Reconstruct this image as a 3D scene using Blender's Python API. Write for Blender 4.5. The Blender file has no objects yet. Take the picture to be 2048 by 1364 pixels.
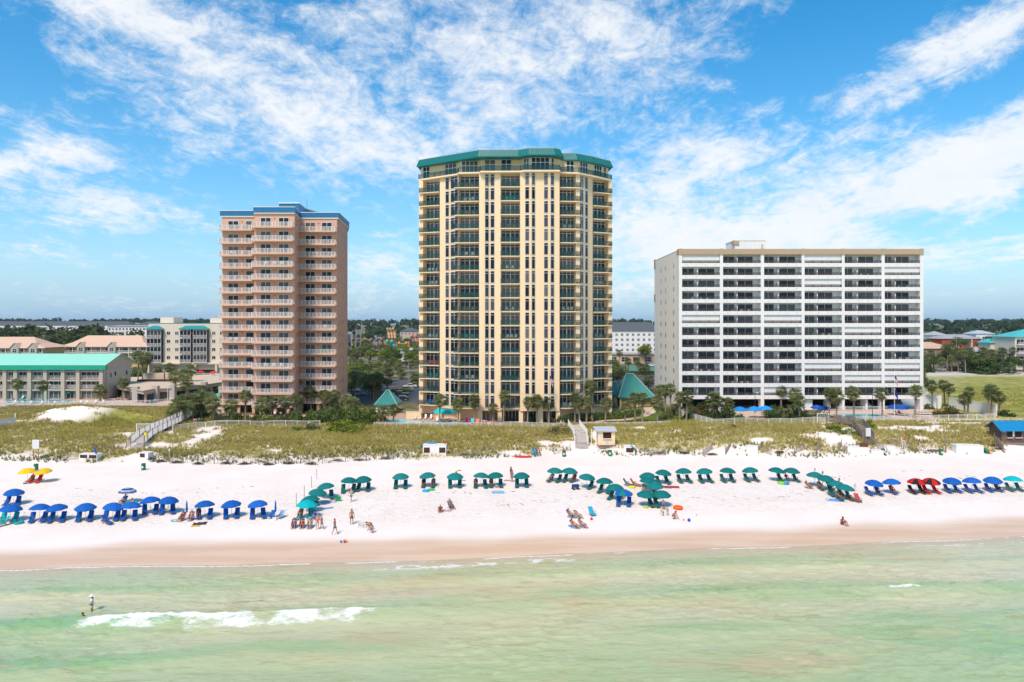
import bpy, bmesh, math, random
import numpy as np
from mathutils import Vector, Matrix, noise as mnoise
R = math.radians
random.seed(7); rng = np.random.default_rng(7)
S = bpy.context.scene
COL = S.collection

# ---------------------------------------------------------------- camera
F = 1365.0; HC = 24.0; HY = 648.0          # focal length in photo pixels, eye height, horizon row
cam_d = bpy.data.cameras.new('camera'); cam = bpy.data.objects.new('camera', cam_d); COL.objects.link(cam)
cam_d.sensor_width = 36; cam_d.lens = 36*F/2048; cam_d.shift_y = -(682-HY)/2048
cam_d.clip_end = 30000; cam_d.clip_start = 0.5
cam.location = (0, 0, HC); cam.rotation_euler = (R(90), 0, 0)
S.camera = cam

# ---------------------------------------------------------------- sun, sky, exposure
SUN_EL, SUN_AZ = 54.0, 203.0                # azimuth clockwise from +Y: behind the camera, a little to its left
sun_d = bpy.data.lights.new('sun', 'SUN'); sun = bpy.data.objects.new('sun', sun_d); COL.objects.link(sun)
sun_d.energy = 2.0; sun_d.angle = R(14.0); sun_d.color = (1.0, 0.84, 0.68)
_d = Vector((math.sin(R(SUN_AZ))*math.cos(R(SUN_EL)), math.cos(R(SUN_AZ))*math.cos(R(SUN_EL)), math.sin(R(SUN_EL))))
sun.rotation_euler = _d.to_track_quat('Z', 'Y').to_euler()
S.view_settings.view_transform = 'Standard'; S.view_settings.look = 'None'
S.view_settings.exposure = 0.96; S.view_settings.gamma = 1.0
S.cycles.max_bounces = 6; S.cycles.transparent_max_bounces = 8; S.cycles.caustics_reflective = False; S.cycles.caustics_refractive = False

W = bpy.data.worlds.new('World'); S.world = W; W.use_nodes = True
def sky_world():
    nt = W.node_tree; N = nt.nodes; L = nt.links; N.clear()
    def n(t, **k):
        o = N.new(t)
        for a, b in k.items(): setattr(o, a, b)
        return o
    def m(op, a, b=None, c=None, clamp=False):
        o = n('ShaderNodeMath', operation=op, use_clamp=clamp)
        for i, v in enumerate((a, b, c)):
            if v is None: continue
            if isinstance(v, (int, float)): o.inputs[i].default_value = v
            else: L.new(v, o.inputs[i])
        return o.outputs[0]
    out = n('ShaderNodeOutputWorld'); bg = n('ShaderNodeBackground'); L.new(bg.outputs[0], out.inputs[0])
    sky = n('ShaderNodeTexSky', sky_type='NISHITA', sun_disc=False, sun_elevation=R(SUN_EL), sun_rotation=R(SUN_AZ), altitude=0, air_density=1.0, dust_density=0.6, ozone_density=2.2)
    tc = n('ShaderNodeTexCoord'); sp = n('ShaderNodeSeparateXYZ'); L.new(tc.outputs['Generated'], sp.inputs[0])
    x, y, z = sp.outputs
    ay = m('ADD', m('ABSOLUTE', y), 0.06)
    a = m('DIVIDE', x, ay); e = m('DIVIDE', z, ay)
    ae = n('ShaderNodeCombineXYZ'); L.new(a, ae.inputs[0]); L.new(e, ae.inputs[1])
    zz = m('MAXIMUM', m('ADD', z, 0.10), 0.02)
    pv = n('ShaderNodeCombineXYZ'); L.new(m('DIVIDE', x, zz), pv.inputs[0]); L.new(m('DIVIDE', y, zz), pv.inputs[1])
    def fbm(vec, sc, det, rough, dist, scale3=(1, 1, 1), rot=0, loc=(0, 0, 0)):
        mp = n('ShaderNodeMapping'); mp.inputs['Scale'].default_value = scale3; mp.inputs['Rotation'].default_value = (0, 0, rot); mp.inputs['Location'].default_value = loc
        L.new(vec, mp.inputs[0])
        t = n('ShaderNodeTexNoise'); t.inputs['Scale'].default_value = sc; t.inputs['Detail'].default_value = det; t.inputs['Roughness'].default_value = rough; t.inputs['Distortion'].default_value = dist
        L.new(mp.outputs[0], t.inputs['Vector']); return t.outputs['Fac']
    # where the cloud fields lie in the sky: (azimuth px, height px, half sizes, tilt, weight)
    G = [(500,160,320,115,26,.50),(820,70,230,100,0,.36),(730,330,210,60,6,.36),(1110,130,170,120,-25,.36),(930,210,150,130,10,.20),(1290,120,170,110,-35,.26),(1440,60,140,90,-40,.22),(1330,400,200,90,-20,.22),(800,300,900,320,0,.07),
         (190,325,95,24,14,.66),(50,358,85,30,4,.72),(330,430,150,28,14,.50),(180,400,120,16,10,.22),(40,240,60,16,16,.4),
         (1900,115,290,56,-27,.88),(1980,300,200,75,-22,.70),(1790,400,280,62,-22,.62),(1560,430,190,60,-30,.48),(1330,350,150,80,-28,.38),(1440,330,130,40,-35,.25),
         (740,530,110,40,0,.42),(1280,500,130,70,0,.48),(1700,520,420,50,0,.30),(90,505,200,26,4,.26),(330,470,160,20,6,.3),(230,30,150,40,25,.35),(100,110,120,26,22,.25),
         (70,160,110,90,0,-.35),(1530,170,90,120,-50,-.25),(1700,60,130,70,-30,-.55),(1960,195,130,26,-22,-.55),(570,470,150,50,0,-.25),(1765,470,60,22,0,-.45),(1180,330,60,120,0,-.12)]
    acc = None
    for (px, py, sx, sy, rot, amp) in G:
        mp = n('ShaderNodeMapping', vector_type='TEXTURE')
        mp.inputs['Location'].default_value = ((px-1024)/F, (HY-py)/F, 0); mp.inputs['Rotation'].default_value = (0, 0, R(-rot)); mp.inputs['Scale'].default_value = (sx*1.15/F, sy*1.15/F, 1)
        L.new(ae.outputs[0], mp.inputs[0])
        d = n('ShaderNodeVectorMath', operation='DOT_PRODUCT'); L.new(mp.outputs[0], d.inputs[0]); L.new(mp.outputs[0], d.inputs[1])
        g = m('POWER', 0.3679, d.outputs['Value'])
        acc = m('MULTIPLY_ADD', g, amp, acc if acc is not None else 0.0)
    streak = fbm(pv.outputs[0], 1.15, 9, .58, .9, (1.0, .42, 1))
    fine = fbm(pv.outputs[0], 7.5, 9, .70, .6, (1, .55, 1), .25)
    puff = fbm(ae.outputs[0], 9, 10, .68, .4, (1, 1.7, 1), .25, (3, 1, 0))
    rip = fbm(ae.outputs[0], 34, 6, .65, .8, (1, 1.6, 1), .5, (7, 2, 0))
    nz = m('ADD', m('MULTIPLY_ADD', rip, .75, -.375), m('ADD', m('MULTIPLY_ADD', streak, 1.15, -.575), m('ADD', m('MULTIPLY_ADD', fine, 1.5, -.75), m('MULTIPLY_ADD', puff, 1.25, -.625))))
    dens = m('ADD', acc, nz)
    mr = n('ShaderNodeMapRange', interpolation_type='SMOOTHSTEP'); mr.inputs['From Min'].default_value = .05; mr.inputs['From Max'].default_value = .95
    L.new(dens, mr.inputs[0])
    # pale air low over the land
    hz = m('POWER', 2.718, m('MULTIPLY', m('MAXIMUM', e, 0.0), -7.0))
    hs = n('ShaderNodeHueSaturation'); hs.inputs['Hue'].default_value = .49; hs.inputs['Saturation'].default_value = 1.45; hs.inputs['Value'].default_value = 1.35
    L.new(sky.outputs[0], hs.inputs['Color'])
    mx0 = n('ShaderNodeMix', data_type='RGBA'); L.new(m('MULTIPLY', hz, .9), mx0.inputs[0]); L.new(hs.outputs[0], mx0.inputs[6]); mx0.inputs[7].default_value = (2.0, 3.95, 6.1, 1)
    cm = n('ShaderNodeMix', data_type='RGBA'); L.new(puff, cm.inputs[0]); cm.inputs[6].default_value = (5.4, 6.1, 6.9, 1); cm.inputs[7].default_value = (7.9, 7.6, 7.3, 1)
    mx = n('ShaderNodeMix', data_type='RGBA'); L.new(m('MULTIPLY', mr.outputs[0], .93), mx.inputs[0]); L.new(mx0.outputs[2], mx.inputs[6]); L.new(cm.outputs[2], mx.inputs[7])
    L.new(mx.outputs[2], bg.inputs[0]); bg.inputs[1].default_value = 0.073
sky_world()

# ---------------------------------------------------------------- mesh helpers
class MB:
    def __init__(s): s.v = []; s.f = []; s.m = []
    def poly(s, pts, m=0):
        b = len(s.v); s.v.extend(tuple(p) for p in pts); s.f.append(tuple(range(b, b+len(pts)))); s.m.append(m)
    def box(s, x0, y0, z0, x1, y1, z1, m=0, M=None):
        p = [(x0,y0,z0),(x1,y0,z0),(x1,y1,z0),(x0,y1,z0),(x0,y0,z1),(x1,y0,z1),(x1,y1,z1),(x0,y1,z1)]
        if M is not None: p = [tuple(M @ Vector(q)) for q in p]
        b = len(s.v); s.v.extend(p)
        for q in ((3,2,1,0),(4,5,6,7),(0,1,5,4),(1,2,6,5),(2,3,7,6),(3,0,4,7)):
            s.f.append(tuple(b+i for i in q)); s.m.append(m)
    def prism(s, pts, z0, z1, m=0, top=None, bottom=True):
        n = len(pts); b = len(s.v)
        A = sum(pts[i][0]*pts[(i+1) % n][1]-pts[(i+1) % n][0]*pts[i][1] for i in range(n))
        if A < 0: pts = pts[::-1]
        s.v.extend((x, y, z0) for x, y in pts); s.v.extend((x, y, z1) for x, y in pts)
        for i in range(n):
            j = (i+1) % n; s.f.append((b+i, b+j, b+n+j, b+n+i)); s.m.append(m)
        s.f.append(tuple(b+n+i for i in range(n))); s.m.append(m if top is None else top)
        if bottom: s.f.append(tuple(b+n-1-i for i in range(n))); s.m.append(m)
    def tube(s, p0, p1, r0, r1=None, n=6, m=0, caps=True):
        r1 = r0 if r1 is None else r1
        p0 = Vector(p0); p1 = Vector(p1); d = (p1-p0)
        if d.length < 1e-6: return
        q = d.to_track_quat('Z', 'Y').to_matrix(); b = len(s.v)
        for (p, r) in ((p0, r0), (p1, r1)):
            for i in range(n):
                a = 2*math.pi*i/n; s.v.append(tuple(p + q @ Vector((math.cos(a)*r, math.sin(a)*r, 0))))
        for i in range(n):
            j = (i+1) % n; s.f.append((b+i, b+j, b+n+j, b+n+i)); s.m.append(m)
        if caps:
            s.f.append(tuple(b+n-1-i for i in range(n))); s.m.append(m); s.f.append(tuple(b+n+i for i in range(n))); s.m.append(m)
    def path(s, pts, rads, n=6, m=0):
        for i in range(len(pts)-1): s.tube(pts[i], pts[i+1], rads[i], rads[i+1], n, m, caps=(i in (0, len(pts)-2)))
    def lathe(s, prof, n=12, m=0, c=(0, 0, 0), a0=0.0, sy=1.0):
        b = len(s.v); k = len(prof)
        for i in range(n):
            a = a0+2*math.pi*i/n
            for (r, z) in prof: s.v.append((c[0]+r*math.cos(a), c[1]+r*math.sin(a)*sy, c[2]+z))
        for i in range(n):
            j = (i+1) % n
            for q in range(k-1):
                s.f.append((b+i*k+q, b+j*k+q, b+j*k+q+1, b+i*k+q+1)); s.m.append(m if not callable(m) else m(i, q))
    def ball(s, c, rx, ry=None, rz=None, n=10, k=6, m=0):
        ry = rx if ry is None else ry; rz = rx if rz is None else rz
        b = len(s.v)
        for q in range(1, k):
            t = math.pi*q/k
            for i in range(n):
                a = 2*math.pi*i/n; s.v.append((c[0]+rx*math.sin(t)*math.cos(a), c[1]+ry*math.sin(t)*math.sin(a), c[2]+rz*math.cos(t)))
        s.v.append((c[0], c[1], c[2]+rz)); s.v.append((c[0], c[1], c[2]-rz)); T = b+(k-1)*n
        for i in range(n):
            j = (i+1) % n
            for q in range(k-2): s.f.append((b+q*n+j, b+q*n+i, b+(q+1)*n+i, b+(q+1)*n+j)); s.m.append(m)
            s.f.append((T, b+i, b+j)); s.m.append(m); s.f.append((T+1, b+(k-2)*n+j, b+(k-2)*n+i)); s.m.append(m)
    def mesh(s, name, mats, smooth=False):
        me = bpy.data.meshes.new(name); me.from_pydata(s.v, [], s.f)
        for k in (mats if isinstance(mats, (list, tuple)) else [mats]): me.materials.append(k)
        if len(s.m): me.polygons.foreach_set('material_index', s.m)
        if smooth: me.polygons.foreach_set('use_smooth', [True]*len(s.f))
        me.update(); return me
    def build(s, name, mats, parent=None, loc=(0, 0, 0), rz=0.0, smooth=False):
        return put(name, s.mesh(name, mats, smooth), parent, loc, rz)
def put(name, me, parent=None, loc=(0, 0, 0), rz=0.0, scale=None, color=None):
    o = bpy.data.objects.new(name, me); COL.objects.link(o)
    if parent is not None: o.parent = parent
    o.location = loc
    if rz: o.rotation_euler = (0, 0, rz)
    if scale is not None: o.scale = scale if hasattr(scale, '__len__') else (scale,)*3
    if color is not None: o.color = (*color, 1)
    return o
USED = {}
def tag(o, label=None, cat=None, group=None, kind=None):
    if label:
        o['label'] = label; USED[label] = USED.get(label, 0)+1
    if cat: o['category'] = cat
    if group: o['group'] = group
    if kind: o['kind'] = kind
    return o
def thing(name, label, cat, loc=(0, 0, 0), rz=0.0, group=None, scale=None):
    o = put(name, None, None, loc, rz, scale); o.empty_display_size = .3
    return tag(o, label, cat, group)
def dup(root, loc=None, rz=None):
    def cp(o, par):
        c = o.copy(); COL.objects.link(c); c.parent = par
        for ch in list(KIDS(o)): cp(ch, c)
        return c
    c = cp(root, root.parent)
    if loc is not None: c.location = loc
    if rz is not None: c.rotation_euler = (0, 0, rz)
    return c
def KIDS(o): return o.children
def nmesh(name, V, Fc, mats, mi=None, smooth=False):
    """one mesh from numpy arrays, all faces with the same number of corners"""
    me = bpy.data.meshes.new(name); V = np.asarray(V, np.float32); Fc = np.asarray(Fc, np.int32); k = Fc.shape[1]
    me.vertices.add(len(V)); me.vertices.foreach_set('co', V.ravel())
    me.loops.add(Fc.size); me.loops.foreach_set('vertex_index', Fc.ravel())
    me.polygons.add(len(Fc)); me.polygons.foreach_set('loop_start', np.arange(0, Fc.size, k, dtype=np.int32))
    if mi is not None: me.polygons.foreach_set('material_index', np.asarray(mi, np.int32))
    if smooth: me.polygons.foreach_set('use_smooth', np.ones(len(Fc), bool))
    for q in (mats if isinstance(mats, (list, tuple)) else [mats]): me.materials.append(q)
    me.update(calc_edges=True); me.validate(); return me
ORD = 'first second third fourth fifth sixth seventh eighth ninth tenth eleventh twelfth thirteenth fourteenth fifteenth sixteenth seventeenth eighteenth nineteenth twentieth'.split()

# ---------------------------------------------------------------- numpy noise
_P = rng.random((256, 256))
def vnoise(x, y):
    xi = np.floor(x).astype(int); yi = np.floor(y).astype(int); fx = x-xi; fy = y-yi
    fx = fx*fx*(3-2*fx); fy = fy*fy*(3-2*fy)
    g = lambda i, j: _P[i & 255, j & 255]
    return (g(xi, yi)*(1-fx)+g(xi+1, yi)*fx)*(1-fy)+(g(xi, yi+1)*(1-fx)+g(xi+1, yi+1)*fx)*fy
def fbm2(x, y, o=4):
    s = 0; a = .5; t = 0
    for k in range(o): s = s+a*vnoise(x*2**k+17*k, y*2**k+31*k); t += a; a *= .5
    return s/t
def sst(a, b, x):
    t = np.clip((x-a)/(b-a), 0, 1); return t*t*(3-2*t)

# ---------------------------------------------------------------- materials
def mat(name, col, rough=.8, spec=.3, var=.10, vs=.6, bump=0.0, bs=8.0, tint=False, metal=0.0, streak=False, alpha=1.0, rnd=0.0, col2=None, c2s=.4, c2=(.45, .6), isl=0.0):
    m = bpy.data.materials.new(name); m.use_nodes = True; nt = m.node_tree; N = nt.nodes; L = nt.links
    p = N['Principled BSDF']; p.inputs['Roughness'].default_value = rough; p.inputs['Specular IOR Level'].default_value = spec; p.inputs['Metallic'].default_value = metal
    if alpha < 1: p.inputs['Alpha'].default_value = alpha
    if tint:
        oi = N.new('ShaderNodeObjectInfo'); src = oi.outputs['Color']
    else:
        rgb = N.new('ShaderNodeRGB'); rgb.outputs[0].default_value = (*col, 1); src = rgb.outputs[0]
    geo = N.new('ShaderNodeNewGeometry'); pos = geo.outputs['Position']
    if col2 is not None:
        t = N.new('ShaderNodeTexNoise'); t.inputs['Scale'].default_value = c2s; t.inputs['Detail'].default_value = 6; t.inputs['Roughness'].default_value = .65; L.new(pos, t.inputs['Vector'])
        mr = N.new('ShaderNodeMapRange'); mr.inputs[1].default_value = c2[0]; mr.inputs[2].default_value = c2[1]; L.new(t.outputs['Fac'], mr.inputs[0])
        mx = N.new('ShaderNodeMix'); mx.data_type = 'RGBA'; L.new(mr.outputs[0], mx.inputs[0]); L.new(src, mx.inputs[6]); mx.inputs[7].default_value = (*col2, 1); src = mx.outputs[2]
    if var > 0 or rnd > 0 or isl > 0:
        t = N.new('ShaderNodeTexNoise'); t.inputs['Scale'].default_value = vs; t.inputs['Detail'].default_value = 5; t.inputs['Roughness'].default_value = .6
        if streak:
            mp = N.new('ShaderNodeMapping'); mp.inputs['Scale'].default_value = (1.5, 1.5, .12); L.new(pos, mp.inputs[0]); L.new(mp.outputs[0], t.inputs['Vector'])
        else: L.new(pos, t.inputs['Vector'])
        v = N.new('ShaderNodeMath'); v.operation = 'MULTIPLY_ADD'; L.new(t.outputs['Fac'], v.inputs[0]); v.inputs[1].default_value = 2*var; v.inputs[2].default_value = 1-var; val = v.outputs[0]
        for amt, sock in ((rnd, 'oi'), (isl, 'isl')):
            if amt <= 0: continue
            if sock == 'oi': o2 = N.new('ShaderNodeObjectInfo'); so = o2.outputs['Random']
            else: so = geo.outputs['Random Per Island']
            v2 = N.new('ShaderNodeMath'); v2.operation = 'MULTIPLY_ADD'; L.new(so, v2.inputs[0]); v2.inputs[1].default_value = 2*amt; v2.inputs[2].default_value = 1-amt
            v3 = N.new('ShaderNodeMath'); v3.operation = 'MULTIPLY'; L.new(val, v3.inputs[0]); L.new(v2.outputs[0], v3.inputs[1]); val = v3.outputs[0]
        vm = N.new('ShaderNodeVectorMath'); vm.operation = 'SCALE'; L.new(src, vm.inputs[0]); L.new(val, vm.inputs['Scale']); src = vm.outputs[0]
    L.new(src, p.inputs['Base Color'])
    if bump > 0:
        t = N.new('ShaderNodeTexNoise'); t.inputs['Scale'].default_value = bs; t.inputs['Detail'].default_value = 4; L.new(pos, t.inputs['Vector'])
        b = N.new('ShaderNodeBump'); b.inputs['Strength'].default_value = bump; b.inputs['Distance'].default_value = .05; L.new(t.outputs['Fac'], b.inputs['Height']); L.new(b.outputs[0], p.inputs['Normal'])
    return m
def foliage(name, c1, c2, tr=.25, isl=.35, rnd=.15, patch=.5):
    """two greens by leaf, by plant and by patch, with some light passing through"""
    m = bpy.data.materials.new(name); m.use_nodes = True; nt = m.node_tree; N = nt.nodes; L = nt.links; N.clear()
    out = N.new('ShaderNodeOutputMaterial'); geo = N.new('ShaderNodeNewGeometry'); oi = N.new('ShaderNodeObjectInfo')
    t = N.new('ShaderNodeTexNoise'); t.inputs['Scale'].default_value = patch; t.inputs['Detail'].default_value = 3; L.new(geo.outputs['Position'], t.inputs['Vector'])
    mr = N.new('ShaderNodeMapRange'); mr.inputs[1].default_value = .35; mr.inputs[2].default_value = .65; L.new(t.outputs['Fac'], mr.inputs[0])
    f = N.new('ShaderNodeMath'); f.operation = 'MULTIPLY_ADD'; f.use_clamp = True; L.new(geo.outputs['Random Per Island'], f.inputs[0]); f.inputs[1].default_value = .6
    f2 = N.new('ShaderNodeMath'); f2.operation = 'MULTIPLY'; L.new(mr.outputs[0], f2.inputs[0]); f2.inputs[1].default_value = .5; L.new(f2.outputs[0], f.inputs[2])
    mx = N.new('ShaderNodeMix'); mx.data_type = 'RGBA'; L.new(f.outputs[0], mx.inputs[0]); mx.inputs[6].default_value = (*c1, 1); mx.inputs[7].default_value = (*c2, 1)
    v = N.new('ShaderNodeMath'); v.operation = 'MULTIPLY_ADD'; L.new(oi.outputs['Random'], v.inputs[0]); v.inputs[1].default_value = 2*rnd; v.inputs[2].default_value = 1-rnd
    vm = N.new('ShaderNodeVectorMath'); vm.operation = 'SCALE'; L.new(mx.outputs[2], vm.inputs[0]); L.new(v.outputs[0], vm.inputs['Scale'])
    d = N.new('ShaderNodeBsdfDiffuse'); tl = N.new('ShaderNodeBsdfTranslucent'); L.new(vm.outputs[0], d.inputs[0]); L.new(vm.outputs[0], tl.inputs[0])
    ms = N.new('ShaderNodeMixShader'); ms.inputs[0].default_value = tr; L.new(d.outputs[0], ms.inputs[1]); L.new(tl.outputs[0], ms.inputs[2]); L.new(ms.outputs[0], out.inputs[0])
    return m
M = {}
M['tint'] = mat('painted surface', (1, 1, 1), .55, .35, .06, 2, tint=True)
M['cloth'] = mat('woven cloth', (1, 1, 1), .85, .15, .10, 6, bump=.15, bs=30, tint=True)
M['skin'] = mat('skin', (.5, .3, .2), .55, .3, .06, 5, tint=True)
M['white'] = mat('white paint', (.78, .77, .75), .6, .3, .10, .8, streak=True)
M['frame'] = mat('white frame', (.72, .72, .71), .5, .4, .05, 2)
M['wood'] = mat('weathered timber', (.24, .20, .17), .85, .2, .3, 3, bump=.3, bs=20)
M['teak'] = mat('teak', (.26, .12, .05), .6, .3, .2, 5)
M['steel'] = mat('galvanised steel', (.5, .5, .5), .4, .5, .1, 3, metal=.6)
M['dark'] = mat('dark metal', (.03, .03, .032), .5, .4, .1, 3)
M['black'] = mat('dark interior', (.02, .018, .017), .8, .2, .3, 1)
M['concrete'] = mat('concrete', (.45, .42, .38), .9, .2, .15, .7, bump=.2, bs=6)
M['plaster'] = mat('beige plaster', (.50, .43, .34), .9, .2, .08, .5, streak=True)
M['glass'] = mat('window glass', (.018, .024, .036), .12, .28, .35, .5, rnd=.8)
M['glass_blue'] = mat('tinted glass', (.022, .032, .052), .10, .35, .4, .6, rnd=.7)
def add_curtains(m, c=(.20, .185, .165), lo=.55, hi=.95):
    """some rooms have pale curtains drawn behind the glass"""
    nt = m.node_tree; N = nt.nodes; L = nt.links; p = N['Principled BSDF']; src = p.inputs['Base Color'].links[0].from_socket
    oi = N.new('ShaderNodeObjectInfo'); geo = N.new('ShaderNodeNewGeometry'); a = N.new('ShaderNodeMath'); a.operation = 'MULTIPLY_ADD'; L.new(geo.outputs['Random Per Island'], a.inputs[0]); a.inputs[1].default_value = .35; L.new(oi.outputs['Random'], a.inputs[2])
    mr = N.new('ShaderNodeMapRange'); mr.inputs[1].default_value = lo+.2; mr.inputs[2].default_value = hi+.35; L.new(a.outputs[0], mr.inputs[0])
    w = N.new('ShaderNodeTexWave'); w.inputs['Scale'].default_value = 2.2; w.inputs['Distortion'].default_value = 1.0; L.new(geo.outputs['Position'], w.inputs['Vector'])
    k = N.new('ShaderNodeMath'); k.operation = 'MULTIPLY_ADD'; L.new(w.outputs['Fac'], k.inputs[0]); k.inputs[1].default_value = .3; k.inputs[2].default_value = .7
    f = N.new('ShaderNodeMath'); f.operation = 'MULTIPLY'; L.new(mr.outputs[0], f.inputs[0]); L.new(k.outputs[0], f.inputs[1])
    mx = N.new('ShaderNodeMix'); mx.data_type = 'RGBA'; L.new(f.outputs[0], mx.inputs[0]); L.new(src, mx.inputs[6]); mx.inputs[7].default_value = (*c, 1); L.new(mx.outputs[2], p.inputs['Base Color'])
def add_joints(m, z0, step, w=.016, dark=.80):
    """a fine horizontal joint in the render at every storey"""
    nt = m.node_tree; N = nt.nodes; L = nt.links; p = N['Principled BSDF']; src = p.inputs['Base Color'].links[0].from_socket; geo = N.new('ShaderNodeNewGeometry'); sp = N.new('ShaderNodeSeparateXYZ'); L.new(geo.outputs['Position'], sp.inputs[0])
    def mm(op, a, b):
        q = N.new('ShaderNodeMath'); q.operation = op; L.new(a, q.inputs[0]); q.inputs[1].default_value = b; return q.outputs[0]
    f = mm('LESS_THAN', mm('FRACT', mm('DIVIDE', mm('SUBTRACT', sp.outputs[2], z0-300*step), step), 0), w); k = N.new('ShaderNodeMath'); k.operation = 'MULTIPLY_ADD'; L.new(f, k.inputs[0]); k.inputs[1].default_value = dark-1; k.inputs[2].default_value = 1
    v = N.new('ShaderNodeVectorMath'); v.operation = 'SCALE'; L.new(src, v.inputs[0]); L.new(k.outputs[0], v.inputs['Scale']); L.new(v.outputs[0], p.inputs['Base Color'])
add_curtains(M['glass']); add_curtains(M['glass_blue'])
def pxy(x, Y): return ((x-1024)/F*Y, Y)
def pz(y, Y): return HC-(y-HY)/F*Y
# ================================================================ the land
def coast(X): return np.interp(X, [-450, -50.2, -26, -1.2, 14.7, 57.8, 450], [48, 66.9, 68.2, 70.3, 72.3, 77.1, 116])+.22*np.sin(X*.13)+.16*np.sin(X*.31+1)
def toe(X): return 113.2+0.060*X+1.6*np.sin(X*.07+1.0)+.8*np.sin(X*.21)
def back(X): return np.interp(X, [-400,-75,-62,-20,8,22,30,45,120,400], [172,170,146,143,143,143,141,140,140,141])
def zin(X): return np.interp(X, [-300,-110,-45,8,24,36,300], [3.3,3.3,2.7,2.55,3.1,3.9,4.2])
def hgt(X, Y):
    X = np.asarray(X, float); Y = np.asarray(Y, float)
    d = Y-coast(X); dt = Y-toe(X); db = back(X)-Y
    z = np.interp(d, [-300,-60,-15,0,3,7,14,45,60], [-14,-5,-.95,0,.22,.5,.85,1.55,1.75])
    z = z+(fbm2(X*.35, Y*.35, 3)-.5)*.16*sst(6, 16, d)*(1-sst(0, 4, dt))
    k = sst(-2, 14, dt)
    inl = zin(X)
    z = z*(1-k)+inl*k
    dune = sst(0, 7, dt)*sst(-1, 6, db)
    z = z+dune*(.9*(fbm2(X*.10+3, Y*.16, 4)-.42)+.55*fbm2(X*.4, Y*.5+9, 3)-.1)
    z = z+2.6*np.exp(-((X+96)/9)**2-((Y-146)/6)**2)+1.6*np.exp(-((X+86)/10)**2-((Y-150)/5)**2)
    z = z+.7*np.exp(-((X+66)/5)**2-((Y-126)/5)**2)
    hill = sst(420, 1500, Y)*15*(.75+.5*fbm2(X*.0016+5, Y*.0016, 3))
    return z+hill
def gz(X, Y): return float(hgt(X, Y))
def G(x, y, up=0.0):
    """where the sight line through a photo pixel meets the ground"""
    z = 1.5
    for _ in range(12):
        Yd = F*(HC-z)/(y-HY); X = (x-1024)/F*Yd; z = .5*z+.5*gz(X, Yd)
    return (X, Yd, z+up)
def bare(X, Y):
    """how free of grass the dune is, 0 to 1"""
    b = 0*X
    for (cx, cy, sx, sy) in ((-92,143.5,9,5),(-84,147,9,4),(-104,139,5,2.5),(-70,128,7,5),(-64,119,6,3),(77,131,10,3.2),(88,137,9,3),(64,137,6,2.5),(58,123,5,3),(93,121,8,3),(11,122,4,4),(15,119,6,3.5),(16,128,1.6,10),(-57,127,2.6,12),(-60,135,3,6),(60,128,2,8)):
        b = np.maximum(b, np.exp(-((X-cx)/sx)**2-((Y-cy)/sy)**2))
    return b
def grass_density(X, Y):
    dt = Y-toe(X); db = back(X)-Y
    base = sst(1.5, 5.5, dt+2.0*(fbm2(X*.3, Y*.3+4, 3)-.5)*3)*sst(-1.5, .5, db)
    n = fbm2(X*.16+8, Y*.28+2, 5)
    return base*sst(.36, .45, n+.14)*(1-sst(.35, .75, bare(X, Y)+1.0*(fbm2(X*.4, Y*.7, 4)-.5)))
def lawnmask(X, Y):
    n = 3*(fbm2(X*.12, Y*.12, 3)-.5)
    a = sst(-90, -84, X+n*1.6-(Y-150)*.12)*(1-sst(-74.5, -73, X))*sst(137, 141, Y+n)*(1-sst(166, 169, Y))
    b = sst(92, 98, X+n-.62*(Y-150)+5)*sst(142, 147, Y+n)*(1-sst(262, 275, Y+n*2))
    c = sst(164, 167, Y+n)*(1-sst(171, 172, Y))*(1-sst(-75, -70, X))
    return np.clip(np.maximum(np.maximum(a, b), c), 0, 1)
def axis(a, b, step, lo, hi, n):
    mid = np.arange(a, b+1e-6, step); k = np.arange(1, n+1)/n
    return np.concatenate([(a-(a-lo)*(k**2.6))[::-1], mid, b+(hi-b)*(k**2.6)])
def ground():
    xs = axis(-130, 130, .75, -5000, 5000, 30); ys = axis(58, 175, .55, -600, 7000, 50)
    XX, YY = np.meshgrid(xs, ys); Z = hgt(XX, YY)
    V = np.stack([XX.ravel(), YY.ravel(), Z.ravel()], 1)
    nx = len(xs); ny = len(ys); i = np.arange(nx*ny).reshape(ny, nx)
    Fc = np.stack([i[:-1,:-1].ravel(), i[:-1,1:].ravel(), i[1:,1:].ravel(), i[1:,:-1].ravel()], 1)
    me = nmesh('ground', V, Fc, [ground_mat()], smooth=True)
    X = XX.ravel(); Y = YY.ravel(); d = Y-coast(X)
    wetedge = 4.6+1.8*(fbm2(X*.05, Y*.02+3, 3)-.5)*2
    att = {'wet': 1-sst(-1.5, 2.2, d-wetedge), 'dune': sst(-1, 5, Y-toe(X)+3*(fbm2(X*.3, Y*.3, 3)-.5)), 'grass': grass_density(X, Y),
           'lawn': lawnmask(X, Y), 'inland': sst(1, 3, Y-back(X))*(1-sst(205, 215, Y)*0)*np.where((X > 84) & (Y < 280), .12, 1)*np.where((X < -72) & (Y < 172), 0, 1), 'tread': sst(9, 13, d)*(1-sst(22, 30, d))}
    for k, v in att.items():
        a = me.attributes.new(k, 'FLOAT', 'POINT'); a.data.foreach_set('value', v.astype(np.float32))
    tag(put('ground', me), kind='structure')
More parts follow.
